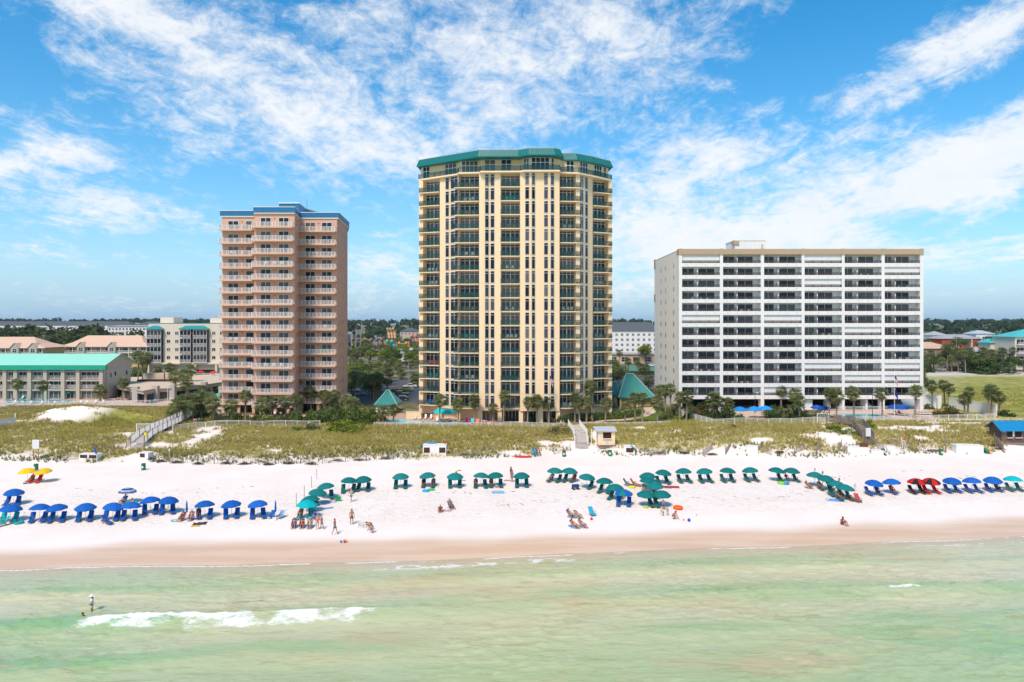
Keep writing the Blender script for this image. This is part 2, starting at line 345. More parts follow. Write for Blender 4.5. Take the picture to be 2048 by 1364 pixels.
def ground_mat():
    m = bpy.data.materials.new('ground'); m.use_nodes = True; nt = m.node_tree; N = nt.nodes; L = nt.links; p = N['Principled BSDF']
    geo = N.new('ShaderNodeNewGeometry'); pos = geo.outputs['Position']
    def at(k): a = N.new('ShaderNodeAttribute'); a.attribute_name = k; return a.outputs['Fac']
    def noise(s, det=5, r=.6, sc=(1, 1, 1)):
        mp = N.new('ShaderNodeMapping'); mp.inputs['Scale'].default_value = sc; L.new(pos, mp.inputs[0])
        t = N.new('ShaderNodeTexNoise'); t.inputs['Scale'].default_value = s; t.inputs['Detail'].default_value = det; t.inputs['Roughness'].default_value = r; L.new(mp.outputs[0], t.inputs['Vector']); return t.outputs['Fac']
    def rng_(f, a, b, lo=0, hi=1):
        q = N.new('ShaderNodeMapRange'); q.interpolation_type = 'SMOOTHSTEP'; L.new(f, q.inputs[0])
        for i, v in ((1, a), (2, b), (3, lo), (4, hi)): q.inputs[i].default_value = v
        return q.outputs[0]
    def mix(f, a, b):
        x = N.new('ShaderNodeMix'); x.data_type = 'RGBA'
        if isinstance(f, (int, float)): x.inputs[0].default_value = f
        else: L.new(f, x.inputs[0])
        for i, c in ((6, a), (7, b)):
            if isinstance(c, tuple): x.inputs[i].default_value = (*c, 1)
            else: L.new(c, x.inputs[i])
        return x.outputs[2]
    def mul(a, b, op='MULTIPLY'):
        q = N.new('ShaderNodeMath'); q.operation = op; q.use_clamp = True
        for i, v in ((0, a), (1, b)):
            if isinstance(v, (int, float)): q.inputs[i].default_value = v
            else: L.new(v, q.inputs[i])
        return q.outputs[0]
    sand = mix(rng_(noise(.12, 6), .35, .7), (.86, .785, .71), (.82, .73, .64))
    sand = mix(mul(mul(at('tread'), rng_(noise(1.6, 6, .7, (1, 1.3, 1)), .50, .66)), .55), sand, (.62, .50, .40))
    sand = mix(mul(rng_(noise(.9, 7, .75, (.5, 1.6, 1)), .66, .74), .35), sand, (.66, .56, .47))
    wet = mix(rng_(noise(.5, 5, .6, (.15, 1.2, 1)), .4, .62), (.66, .455, .305), (.71, .525, .37))
    c = mix(at('wet'), sand, wet)
    soil = mix(rng_(noise(.8, 6), .4, .6), (.27, .20, .10), (.40, .32, .18))
    duneveg = mul(at('dune'), rng_(noise(1.3, 8, .7, (.7, 1.4, 1)), .60, .70)); duneveg = mul(duneveg, .75)
    c = mix(duneveg, c, soil); c = mix(mul(at('grass'), .82), c, (.40, .34, .15))
    inl = mix(rng_(noise(.08, 6), .4, .6), (.085, .095, .035), (.28, .235, .15))
    c = mix(at('inland'), c, inl)
    lawn = mix(rng_(noise(.22, 8, .75), .40, .62), (.20, .23, .015), (.44, .38, .13))
    c = mix(at('lawn'), c, lawn)
    L.new(c, p.inputs['Base Color']); L.new(rng_(at('wet'), 0, 1, .9, .38), p.inputs['Roughness']); p.inputs['Specular IOR Level'].default_value = .25
    tr = noise(2.2, 3, .55, (1, 1.2, 1)); b = N.new('ShaderNodeBump'); b.inputs['Distance'].default_value = .30
    L.new(tr, b.inputs['Height']); L.new(mul(mul(at('tread'), .45), mul(mul(at('dune'), .15), .03, 'ADD'), 'ADD'), b.inputs['Strength'])
    b2 = N.new('ShaderNodeBump'); b2.inputs['Distance'].default_value = .08; b2.inputs['Strength'].default_value = .12; L.new(noise(6, 4), b2.inputs['Height']); L.new(b.outputs[0], b2.inputs['Normal']); L.new(b2.outputs[0], p.inputs['Normal'])
    return m
ground()

# ---------------------------------------------------------------- the sea
def crest(X): return 58.3+0.105*X+.35*np.sin(X*.11)+.15*np.sin(X*.37+1)
def sea():
    xs = axis(-80, 80, .26, -4000, 4000, 24); ys = axis(42, 84, .2, -4000, 90, 30); ys = ys[ys <= 86.01]
    XX, YY = np.meshgrid(xs, ys); X = XX.ravel(); Y = YY.ravel()
    off = coast(X)-Y; near = 1-sst(60, 400, np.abs(off))
    shal = sst(0, 6, off)
    z = .05*(fbm2(X*.35, Y*1.1, 4)-.5)*2*shal
    rp = 1-2*np.abs(fbm2(X*.55+5+.5*np.sin(Y*.6), Y*1.25, 4)-.5)/.5; z = z+.16*shal*np.clip(rp, 0, 1)**3*(.25+.75*sst(.4, .6, fbm2(X*.06+9, Y*.1, 3)))
    swell = np.sin((Y-.1*X)*.85+3.2*fbm2(X*.05, Y*.05, 3))*sst(.38, .6, fbm2(X*.035+4, Y*.06, 2)); z = z+.11*shal*swell
    c = Y-crest(X); amp = np.interp(X, [-60,-38,-30,-14,-5,10,30,60], [.05,.22,.42,.42,.26,.24,.30,.22])
    z = z+amp*np.where(c > 0, np.exp(-(c/.55)**2), np.exp(-(c/1.6)**2))
    c2 = Y-(65.0+.10*X+.5*np.sin(X*.09)); z = z+.16*np.exp(-(c2/.9)**2)*sst(.35, .6, fbm2(X*.04, X*0+2, 2)+.1)
    z = z*near
    V = np.stack([X, Y, z], 1); nx = len(xs); ny = len(ys); i = np.arange(nx*ny).reshape(ny, nx)
    Fc = np.stack([i[:-1,:-1].ravel(), i[:-1,1:].ravel(), i[1:,1:].ravel(), i[1:,:-1].ravel()], 1)
    me = nmesh('sea', V, Fc, [sea_mat()], smooth=True)
    lump = fbm2(X*.9, Y*1.6, 5); lumps = fbm2(X*.35+7, Y*.7, 4)
    roll = np.exp(-((c+.9)/1.15)**4)*sst(-37, -33, X)*(1-sst(-13, -8.5, X+2*(lumps-.5)))
    foam = roll*(.41+.34*np.exp(-((c+.05)/.35)**2)+.9*(lumps-.5)+.5*(lump-.5))
    foam = np.maximum(foam, np.exp(-((c+.25)/.35)**2)*sst(33.4, 34.2, X)*(1-sst(36.8, 37.5, X))*.6)
    edge = off+.6*(fbm2(X*.25, Y*.1, 3)-.5)
    seg = sst(.48, .62, fbm2(X*.055+2, X*0+5, 3))
    foam = np.maximum(foam, np.exp(-((edge-.35)/.28)**2)*sst(.38, .62, fbm2(X*.22+40, X*0+3, 4)+.06)*.60*(.3+.7*seg))
    p1 = np.exp(-((off-1.9)/1.3)**2)*(sst(-17, -13, X)*(1-sst(6, 9, X))+.8*sst(39, 42, X)*(1-sst(56, 62, X)))
    foam = np.maximum(foam, p1*.56*sst(.42, .62, fbm2(X*.8+3, Y*1.8, 4)+.02))
    a = me.attributes.new('foam', 'FLOAT', 'POINT'); a.data.foreach_set('value', np.clip(foam, 0, 1).astype(np.float32))
    deep = np.clip(sst(10, 28, off)*.62+sst(.45, .65, fbm2(X*.028+1, Y*.075+3, 4))*.38+.55*np.exp(-((c+.6)/1.3)**2)*sst(-60, -40, X)*.7+.4*np.exp(-((c2)/.8)**2)+.42*sst(.25, .95, swell)*sst(1, 4, off), 0, 1)  # besides depth, the darker look of wave fronts and swell ridges is painted in
    a = me.attributes.new('deep', 'FLOAT', 'POINT'); a.data.foreach_set('value', deep.astype(np.float32))
    a = me.attributes.new('shoal', 'FLOAT', 'POINT'); a.data.foreach_set('value', (1-sst(0, 3.5, off)).astype(np.float32))
    tag(put('sea', me), kind='structure')
def sea_mat():
    m = bpy.data.materials.new('sea water'); m.use_nodes = True; nt = m.node_tree; N = nt.nodes; L = nt.links; p = N['Principled BSDF']; out = N['Material Output']
    geo = N.new('ShaderNodeNewGeometry'); pos = geo.outputs['Position']
    def at(k): a = N.new('ShaderNodeAttribute'); a.attribute_name = k; return a.outputs['Fac']
    def noise(s, det=5, r=.6, sc=(1, 1, 1), dist=0.0):
        mp = N.new('ShaderNodeMapping'); mp.inputs['Scale'].default_value = sc; mp.inputs['Rotation'].default_value = (0, 0, R(6)); L.new(pos, mp.inputs[0])
        t = N.new('ShaderNodeTexNoise'); t.inputs['Scale'].default_value = s; t.inputs['Detail'].default_value = det; t.inputs['Roughness'].default_value = r; t.inputs['Distortion'].default_value = dist; L.new(mp.outputs[0], t.inputs['Vector']); return t.outputs['Fac']
    def rng_(f, a, b, lo=0, hi=1):
        q = N.new('ShaderNodeMapRange'); q.interpolation_type = 'SMOOTHSTEP'; L.new(f, q.inputs[0])
        for i, v in ((1, a), (2, b), (3, lo), (4, hi)): q.inputs[i].default_value = v
        return q.outputs[0]
    def mix(f, a, b):
        x = N.new('ShaderNodeMix'); x.data_type = 'RGBA'; L.new(f, x.inputs[0])
        for i, c in ((6, a), (7, b)):
            if isinstance(c, tuple): x.inputs[i].default_value = (*c, 1)
            else: L.new(c, x.inputs[i])
        return x.outputs[2]
    def mm(a, b, op='MULTIPLY'):
        q = N.new('ShaderNodeMath'); q.operation = op
        for i, v in ((0, a), (1, b)):
            if isinstance(v, (int, float)): q.inputs[i].default_value = v
            else: L.new(v, q.inputs[i])
        return q.outputs[0]
    c = mix(at('deep'), (.60, .565, .345), (.26, .45, .19))
    c = mix(rng_(noise(.10, 5, .6, (.6, 1.6, 1)), .50, .72), c, (.54, .45, .25))
    c = mix(mm(rng_(noise(1.3, 7, .72, (.35, 1.8, 1), .9), .54, .66), .40), c, (.62, .58, .38))
    c = mix(at('shoal'), c, (.54, .44, .29))
    c = mix(mm(rng_(noise(.7, 7, .72, (.35, 2.0, 1), .9), .52, .66), .45), c, (.27, .29, .09))
    L.new(c, p.inputs['Base Color']); p.inputs['Roughness'].default_value = .02; p.inputs['IOR'].default_value = 1.5
    h = mm(mm(noise(.75, 6, .62, (.4, 1.5, 1), 1.0), 1.0), mm(noise(2.6, 5, .65, (.45, 1.5, 1), .8), .55), 'ADD')
    b = N.new('ShaderNodeBump'); b.inputs['Strength'].default_value = .40; b.inputs['Distance'].default_value = .32; L.new(h, b.inputs['Height']); L.new(b.outputs[0], p.inputs['Normal'])
    d = N.new('ShaderNodeBsdfDiffuse'); d.inputs[0].default_value = (.82, .84, .80, 1)
    f = rng_(mm(mm(at('foam'), 1.25), mm(noise(2.6, 8, .72, (.75, 1.9, 1), .8), 1.15), 'ADD'), 1.0, 1.42)
    ms = N.new('ShaderNodeMixShader'); L.new(f, ms.inputs[0]); L.new(p.outputs[0], ms.inputs[1]); L.new(d.outputs[0], ms.inputs[2]); L.new(ms.outputs[0], out.inputs[0])
    return m
sea()
def seaweed():
    r = random.Random(5); b = MB()
    for k in range(420):
        X = r.uniform(-75, 85); d = r.choice((17.5, 18.2, 24, 27)); Y = coast(X)+d+r.gauss(0, .5)+1.2*math.sin(X*.2+d)
        if fbm2(np.array([X*.08+d*3]), np.array([d*1.0]), 3)[0] < .5: continue
        z = gz(X, Y); a = r.uniform(0, 3.1); L = r.uniform(.08, .4); b.tube((X-math.cos(a)*L, Y-math.sin(a)*L*.4, z+.01), (X+math.cos(a)*L, Y+math.sin(a)*L*.4, z+.02), .03, .015, 4, 0, False)
    tag(b.build('seaweed', mat('dry seaweed', (.12, .085, .055), .9, .1)), kind='stuff')
seaweed()

# ---------------------------------------------------------------- lawns, decks, roads: draped sheets
def drape(name, quad, m, up=.03, n=14, k=8, kind='structure'):
    a, b, c, d = [np.array(q, float) for q in quad]; V = []; Fc = []
    for i in range(n+1):
        for j in range(k+1):
            u = i/n; v = j/k; p = (1-v)*((1-u)*a+u*b)+v*((1-u)*d+u*c); V.append((p[0], p[1]))
    V = np.array(V); z = hgt(V[:, 0], V[:, 1])+up
    i = np.arange((n+1)*(k+1)).reshape(n+1, k+1); Fc = np.stack([i[:-1,:-1].ravel(), i[1:,:-1].ravel(), i[1:,1:].ravel(), i[:-1,1:].ravel()], 1)
    return tag(put(name, nmesh(name, np.column_stack([V, z]), Fc, [m], smooth=True)), kind=kind)
def strip(name, pts, w, m, up=.04):
    P = [Vector((x, y)) for x, y in pts]; Q = []
    for i in range(len(P)-1):
        for k in range(6): Q.append(P[i].lerp(P[i+1], k/6))
    Q.append(P[-1]); V = []; Fc = []
    for i, q in enumerate(Q):
        t = (Q[min(i+1, len(Q)-1)]-Q[max(i-1, 0)]).normalized(); s = Vector((-t.y, t.x))*w/2
        for e in (q+s, q-s): V.append((e.x, e.y, gz(e.x, e.y)+up))
        if i: Fc.append((2*i-2, 2*i-1, 2*i+1, 2*i))
    return tag(put(name, nmesh(name, V, Fc, [m])), kind='structure')
M['lawn'] = mat('mown lawn', (.11, .15, .02), .9, .1, .25, .5, bump=.3, bs=12)
M['deck'] = mat('terracotta pavers', (.52, .33, .23), .85, .2, .12, .7)
M['deck2'] = mat('pale pavers', (.58, .44, .34), .85, .2, .10, .7)
M['asphalt'] = mat('asphalt', (.10, .10, .105), .9, .2, .2, .4)
M['pool'] = mat('pool water', (.12, .52, .58), .05, .5, .18, .9, bump=.08, bs=3)
M['line'] = mat('road paint', (.7, .7, .68), .8, .2, .1, 2)
def P2(x, y): g = G(x, y); return g[:2]
drape('pool_deck', [P2(0, 815), P2(345, 815), P2(345, 797), P2(-40, 797)], M['deck2'])
drape('pool_deck', [P2(425, 849), P2(640, 849), P2(640, 829), P2(425, 829)], M['deck'])
drape('pool_deck', [P2(752, 852), P2(1010, 852), P2(985, 830), P2(752, 826)], M['deck'])
drape('lawn', [P2(1170, 849), P2(1392, 846), P2(1385, 812), P2(1170, 826)], M['lawn'])
drape('pool_deck', [P2(1640, 841), P2(1880, 840), P2(1868, 819), P2(1640, 822)], M['deck2'])
drape('patio', [P2(1470, 838), P2(1600, 838), P2(1600, 822), P2(1470, 822)], M['deck2'], .035)
drape('lawn', [P2(1440, 846), P2(1640, 845), P2(1640, 835), P2(1440, 835)], M['lawn'])
strip('footpath', [P2(1165, 846), P2(1215, 842), P2(1255, 839), P2(1288, 832), P2(1302, 825), P2(1296, 815)], 2.3, M['deck2'], .06)
drape('parking_lot', [pxy(690, 185), pxy(850, 185), pxy(840, 262), pxy(690, 262)], M['asphalt'])
drape('parking_lot', [pxy(1225, 190), pxy(1330, 190), pxy(1330, 262), pxy(1225, 262)], M['asphalt'])
drape('road', [(85, 287), (420, 287), (420, 296), (85, 296)], M['asphalt'], .035, 40, 2)
drape('sand_lot', [(150, 276), (185, 276), (178, 286), (150, 286)], M['concrete'], .036, 20, 2)
drape('tennis_court', [pxy(1225, 290), pxy(1320, 290), pxy(1320, 330), pxy(1225, 330)], mat('court green', (.10, .22, .16), .8, .2, .1, .3), .04)
def pool(label, pts, name='swimming_pool'):
    P = [G(x, y) for x, y in pts]; z = max(p[2] for p in P)+.05
    t = thing(name, label, 'pool', (0, 0, 0)); n = len(P)
    c = Vector((sum(p[0] for p in P)/n, sum(p[1] for p in P)/n))
    w = MB(); w.prism([(p[0], p[1]) for p in P], z-.3, z+.02); w.build('pool_water', M['pool'], t)
    k = MB()
    for i in range(n):
        a = Vector(P[i][:2]); b = Vector(P[(i+1) % n][:2]); oa = a+(a-c).normalized()*.5; ob = b+(b-c).normalized()*.5
        k.prism([tuple(a), tuple(b), tuple(ob), tuple(oa)], z-.3, z+.07)
    k.build('coping', M['concrete'], t)
pool('long turquoise pool before the green roofed hotel', [(8, 806), (60, 808), (130, 806), (150, 801), (110, 799), (10, 799)])
pool('curved turquoise pool at the foot of the yellow tower', [(762, 842), (800, 847), (880, 850.5), (940, 851), (935, 847), (860, 845), (820, 840), (770, 838.5)])
pool('rectangular blue pool before the white slab block', [(1671, 837.5), (1770, 837.5), (1778, 834), (1762, 829), (1680, 829)])
pool('small round spa pool between palms before the pink tower', [(448, 834), (458, 835.5), (474, 835), (482, 833), (470, 831.5), (455, 831.8)], 'spa_pool')
# ================================================================ buildings
M['yellow'] = mat('yellow stucco', (.90, .67, .425), .85, .2, .05, .35, streak=True, bump=.08, bs=14)
add_joints(M['yellow'], 53.95, 3.02)
M['yellow_slab'] = mat('yellow slab edge', (.86, .68, .46), .85, .2, .06, .8)
M['teal_roof'] = mat('teal metal roof', (.002, .155, .150), .45, .4, .10, .5)
M['pink'] = mat('salmon brick', (.68, .405, .29), .9, .2, .08, .5, bump=.1, bs=12)
M['pink_slab'] = mat('pink slab edge', (.66, .44, .32), .85, .2, .06, .8)
M['blue_band'] = mat('blue metal band', (.012, .16, .34), .5, .4, .06, .6)
M['tan'] = mat('tan fascia', (.45, .335, .225), .8, .2, .08, .8)
M['beige_wall'] = mat('warm beige wall', (.88, .84, .79), .85, .2, .04, .3, streak=True)
M['cream'] = mat('cream stucco', (.70, .63, .51), .85, .2, .06, .3, streak=True)
M['aqua_roof'] = mat('aqua metal roof', (.30, .70, .53), .5, .4, .06, .4)
M['aqua_dark'] = mat('green fascia', (.02, .37, .245), .5, .4, .08, .6)
M['teal2'] = mat('blue teal roof', (.012, .27, .30), .5, .4, .10, .5)
M['peach_roof'] = mat('peach tiled roof', (.66, .45, .32), .8, .2, .08, .4)
M['grey_roof'] = mat('slate shingles', (.10, .11, .125), .9, .2, .12, .3)
M['brick'] = mat('red brick', (.40, .09, .035), .9, .2, .15, .6)
M['green_rail'] = mat('dark green railing', (.012, .075, .068), .4, .5, .1, 2)
M['green_glass'] = mat('green balustrade glass', (.01, .085, .08), .08, .5, .1, 2, alpha=.45)
M['bronze'] = mat('dark bronze railing', (.06, .052, .05), .5, .4, .1, 2)
M['smoke_glass'] = mat('smoked balustrade glass', (.10, .085, .08), .1, .5, .1, 2, alpha=.35)
M['pale_glass'] = mat('frosted balustrade', (.55, .45, .40), .3, .4, .08, 2, alpha=.30)
M['rail_white'] = mat('white railing', (.80, .77, .74), .5, .4, .05, 2)
M['flatroof'] = mat('gravel flat roof', (.62, .50, .37), .95, .1, .15, .25, bump=.2, bs=8)

class Fr:
    """a facade strip from a to b seen from the front: x runs along it, -y points out"""
    def __init__(s, a, b):
        s.a = Vector(a); s.b = Vector(b); s.w = (s.b-s.a).length; d = (s.b-s.a).normalized(); s.rz = math.atan2(d.y, d.x); s.d = d; s.n = Vector((d.y, -d.x))
    def at(s, u, out=0.0): p = s.a+s.d*u+s.n*out; return (p.x, p.y)
def Fp(x0, Y0, x1, Y1): return Fr(pxy(x0, Y0), pxy(x1, Y1))
def glazing(b, x0, z0, x1, z1, cols, rows=(), y=0.0, t=.07, mg=0, mf=1, dy=.05):
    """a glazed panel: glass sheet with frame bars in front; cols = number of panes, rows = heights of cross bars"""
    b.poly([(x0, y, z0), (x1, y, z0), (x1, y, z1), (x0, y, z1)], mg)
    xs = [x0+(x1-x0)*i/cols for i in range(cols+1)]
    for i, x in enumerate(xs):
        xx = min(max(x, x0+t/2), x1-t/2); b.box(xx-t/2, y-dy, z0, xx+t/2, y-.004, z1, mf)
    for z in (z0, z1-t, *rows): b.box(x0+t, y-dy+.004, z, x1-t, y-.006, z+t, mf)
def railing(b, w, h=1.05, y=0.0, pitch=.13, m=0, x0=0.0, glass=None, posts=1.6, r=.022, ends=0.0):
    b.box(x0, y-.035, h-.06, x0+w, y+.035, h, m); b.box(x0, y-.02, .08, x0+w, y+.02, .12, m)
    if glass is not None: b.poly([(x0, y+.03, .1), (x0+w, y+.03, .1), (x0+w, y+.03, h-.05), (x0, y+.03, h-.05)], glass)
    n = max(1, int(w/pitch))
    for i in range(n+1):
        x = x0+w*i/n; big = (i % max(1, int(posts/pitch)) == 0) or i == n; q = r*1.8 if big else r*.62
        b.box(x-q, y-q, 0, x+q, y+q, h-.03, m)
    for s, e in ((x0, ends), (x0+w, ends)):
        if e > 0:
            b.box(s-.03, y+.04, h-.06, s+.03, y+e, h, m)
            if glass is not None: b.poly([(s, y+.04, .1), (s, y+e, .1), (s, y+e, h-.05), (s, y+.04, h-.05)], glass)
            for j in range(int(e/pitch)): b.box(s-r*.6, y+pitch*(j+1)-r*.6, 0, s+r*.6, y+pitch*(j+1)+r*.6, h-.03, m)

FURN = []      # where balcony furniture may stand: (key, frame, floor level)
def yellow_tower():
    T = thing('apartment_tower', 'tall yellow apartment tower with teal mansard roof and green balcony rails', 'apartment tower', (0.6, 160, 2.4)); T.location = (0, 0, 0)
    Bs = {'A': Fp(846, 156.0, 879.3, 154.6), 'B': Fp(917, 149.9, 958, 149.5), 'D': Fp(1001.5, 148.9, 1040, 148.9), 'F': Fp(1119.5, 149.5, 1152, 149.9), 'H': Fp(1185.5, 154.9, 1217, 156.6)}
    dep = 1.5; front = []
    def add(x, Y): front.append(pxy(x, Y))
    def bal(f): front.extend([f.at(0), f.at(0, -dep), f.at(f.w, -dep), f.at(f.w)])
    add(838, 156.4); bal(Bs['A']); add(880, 153.9); add(899.5, 152.62); add(916.9, 150.5); bal(Bs['B']); add(958.4, 148.9); add(969.2, 148.86); add(979.3, 149.36); add(989.7, 148.86); add(1001.2, 148.7); bal(Bs['D'])
    add(1040.3, 148.2); add(1049.8, 148.16); add(1061, 147.72); add(1070.7, 148.16); add(1087.5, 148.16); add(1098.7, 147.72); add(1108.8, 148.16); add(1119, 148.3); bal(Bs['F']); add(1152.2, 149.9); add(1159, 150.25); add(1168.3, 151.75); add(1176, 152.95); add(1185.2, 154.2); bal(Bs['H']); add(1224, 156.9)
    backp = [(21.5, 186), (-19.8, 186)]
    b = MB(); b.prism(front+backp, 5.1, 56.9); b.build('wall', M['yellow'], T)
    LV = [53.95-3.02*k for k in range(17)]
    # balconies: slab > railing, sliding door
    wpx = [879.5, 880, 899.5, 916.9, 958.4, 969.2, 979.3, 989.7, 1001.2, 1040.3, 1049.8, 1061, 1070.7, 1087.5, 1098.7, 1108.8, 1119, 1159, 1168.3, 1176, 1185.2]
    wYs = [154, 153.9, 152.62, 150.5, 148.9, 148.86, 149.36, 148.86, 148.7, 148.2, 148.16, 147.72, 148.16, 148.16, 147.72, 148.16, 148.3, 150.25, 151.75, 152.95, 154.2]
    def Wf(x0, x1): return Fp(x0, np.interp(x0, wpx, wYs)-.05, x1, np.interp(x1, wpx, wYs)-.05)
    win = {'1': [Wf(891, 898.4), Wf(901.5, 916.2)], 'C': [Wf(969.7, 977.6), Wf(981, 989.2)], 'E': [Wf(1050.3, 1058.7), Wf(1063.2, 1070.2)], 'e': [Wf(1088, 1096.4), Wf(1101, 1108.3)], 'G': [Wf(1160, 1166.8), Wf(1169.8, 1175.6)]}
    meshes = {}
    for key, f in Bs.items():
        ext = {'B': .9, 'A': .8}.get(key, 0.0); exr = {'F': .9, 'H': .75}.get(key, 0.0)
        s = MB(); s.box(-ext, -.42, -.19, f.w+exr, dep-.01, 0)
        if key == 'A': s.box(-.75, .1, 0, -.4, .5, 2.75)
        if key in 'FH': s.box(f.w+exr-.38, .1, 0, f.w+exr-.03, .5, 2.75)
        r = MB(); railing(r, f.w+ext+exr, 1.08, -.34, .125, 0, -ext, glass=1, ends=.35 if key in 'BF' else 0)
        d = MB(); glazing(d, .12, .03, f.w-.12, 2.72, 4, (2.12,), dep-.03, .085, dy=.07); d.box(f.w/2-.11, dep-.12, .03, f.w/2+.11, dep-.035, 2.12, 1)
        meshes[key] = (s.mesh('balcony', M['yellow_slab']), r.mesh('railing', [M['green_rail'], M['green_glass']]), d.mesh('sliding_door', [M['glass_blue'], M['frame']]))
    for k, z in enumerate(LV):
        for key, f in Bs.items():
            sm, rm, dm = meshes[key]; p = put('balcony', sm, T, (f.a.x, f.a.y, z), f.rz); put('railing', rm, p); put('sliding_door', dm, p); FURN.append((key, k, f, z))
    # window strips: a pair of tall windows each storey
    for key, (f, g) in win.items():
        w = MB()
        for q in (f, g):
            Mx = Matrix.Translation((q.a.x-f.a.x, q.a.y-f.a.y, 0)) @ Matrix.Rotation(q.rz, 4, 'Z'); t = MB()
            glazing(t, 0, .12, q.w, 2.72, 2 if q.w > 1.3 else 1, (2.14,), -.01, .055, dy=.06)
            o = len(w.v); w.v.extend(tuple(Mx @ Vector(v)) for v in t.v); w.f.extend(tuple(i+o for i in fc) for fc in t.f); w.m.extend(t.m)
        me = w.mesh('window', [M['glass'], M['frame']])
        for z in LV: put('window', me, T, (f.a.x, f.a.y, z+.06))
    # penthouse storey on a continuous terrace
    out = [(836.5, 156.6), (869, 154.0), (915, 150.4), (916.5, 149.3), (958.5, 148.9), (960.5, 147.9), (1040, 147.7), (1049, 147.0), (1120, 147.0), (1121.5, 148.7), (1158, 149.4), (1189, 152.6), (1224.5, 157.0)]
    s = MB(); s.prism([pxy(*q) for q in out]+backp, 56.85, 57.2); s.build('terrace_slab', M['yellow_slab'], T)
    wl = [(842, 157.6), (869, 155.6), (915, 152.6), (921, 151.2), (958, 150.8), (962, 149.9), (1040, 149.7), (1046, 148.9), (1061, 147.9), (1100, 147.9), (1109, 148.8), (1119, 149.3), (1124, 150.6), (1157, 151.2), (1186, 154.2), (1217, 158.0)]
    s = MB(); s.prism([pxy(*q) for q in wl]+backp, 57.2, 60.4); s.build('penthouse_wall', M['yellow'], T)
    wx = [q[0] for q in wl]; wY = [q[1] for q in wl]
    for (x0, x1, c) in ((846, 860, 2), (890, 913, 3), (923, 956, 4), (969, 991, 2), (1002, 1023, 2), (1047, 1058.5, 2), (1062.5, 1099, 4), (1102, 1107.5, 1), (1132, 1148, 2), (1159.5, 1175.5, 3), (1188, 1203, 3), (1207, 1212, 1)):
        f = Fp(x0, np.interp(x0, wx, wY)-.04, x1, np.interp(x1, wx, wY)-.04); w = MB(); glazing(w, 0, .1, f.w, 2.9, c, (1.75,), 0, .12, dy=.08); w.build('penthouse_window', [M['glass'], M['frame']], T, (f.a.x, f.a.y, 57.2), f.rz)
    for i in range(len(out)-1):
        f = Fp(*out[i], *out[i+1])
        if f.w < 1: continue
        r = MB(); railing(r, f.w, 1.08, .12, .125, 0, 0, glass=1); r.build('terrace_railing', [M['green_rail'], M['green_glass']], T, (f.a.x, f.a.y, 57.2), f.rz)
    # mansard
    ro = [(833, 156.6), (869, 153.6), (956, 147.3), (1035, 147.1), (1057, 145.7), (1110, 145.7), (1127, 147.3), (1127.3, 150.3), (1155, 150.2), (1190, 153.2), (1226, 157.5)]
    P = [Vector(pxy(*q)) for q in ro]; s = MB(); zb, zt = 60.25, 61.72
    def inset(i, d):
        t = (P[min(i+1, len(P)-1)]-P[max(i-1, 0)]).normalized(); return P[i]+Vector((-t.y, t.x))*d
    I = [inset(i, .75) for i in range(len(P))]; J = [inset(i, 2.6) for i in range(len(P))]
    for i in range(len(P)-1):
        a, b2 = P[i], P[i+1]; c, d = I[i], I[i+1]
        s.poly([(a.x, a.y, zb), (b2.x, b2.y, zb), (d.x, d.y, zt), (c.x, c.y, zt)])
        s.poly([(a.x, a.y, zb-.22), (b2.x, b2.y, zb-.22), (b2.x, b2.y, zb), (a.x, a.y, zb)], 1)
        s.poly([(J[i].x, J[i].y, zb-.2), (J[i+1].x, J[i+1].y, zb-.2), (b2.x, b2.y, zb-.22), (a.x, a.y, zb-.22)], 1)
        s.poly([(c.x, c.y, zt), (d.x, d.y, zt), (d.x, d.y, zt+.1), (c.x, c.y, zt+.1)], 2)
        n = int((b2-a).length/.55)
        for k in range(1, n):
            u = k/n; p = a.lerp(b2, u); q = c.lerp(d, u); s.tube((p.x, p.y-.02, zb), (q.x, q.y-.02, zt), .03, .03, 4, 1, False)
    s.poly([(p.x, p.y, zt+.1) for p in I]+[(*q, zt+.1) for q in backp], 2)
    for (x, y) in (backp[0], backp[1]): pass
    a, b2 = P[-1], Vector(backp[0]); s.poly([(a.x, a.y, zb), (b2.x, b2.y, zb), (b2.x-.7, b2.y, zt), (I[-1].x, I[-1].y, zt)])
    a, b2 = Vector(backp[1]), P[0]; s.poly([(a.x, a.y, zb), (b2.x, b2.y, zb), (I[0].x, I[0].y, zt), (a.x+.7, a.y, zt)])
    for q in (P[0], P[-1]): s.tube((q.x, q.y+.3, zt-.4), (q.x+(.25 if q.x < 0 else -.25), q.y+.5, zt+.9), .05, .03, 4, 1)
    s.build('mansard_roof', [M['teal_roof'], mat('teal seam', (.004, .17, .17), .5, .4), M['concrete']], T)
    # ground storey: dark lobby glass behind yellow piers
    g = MB(); g.prism([pxy(842, 158.6), pxy(916, 153.2), pxy(962, 151.2), pxy(1119, 150.6), pxy(1160, 153), pxy(1222, 159.5), (20, 186), (-19, 186)], 2.2, 5.1); g.build('ground_floor_wall', M['yellow'], T)
    for (x0, x1, Y, c) in ((964, 996, 151.1, 4), (1003, 1038, 150.95, 5), (1050, 1075, 150.8, 3), (1083, 1112, 150.62, 3)):
        f = Fp(x0, Y-.06, x1, Y-.06); w = MB(); glazing(w, 0, 0, f.w, 2.4, c, (), 0, .08); w.build('lobby_window', [M['glass'], M['frame']], T, (f.a.x, f.a.y, 2.45), f.rz)
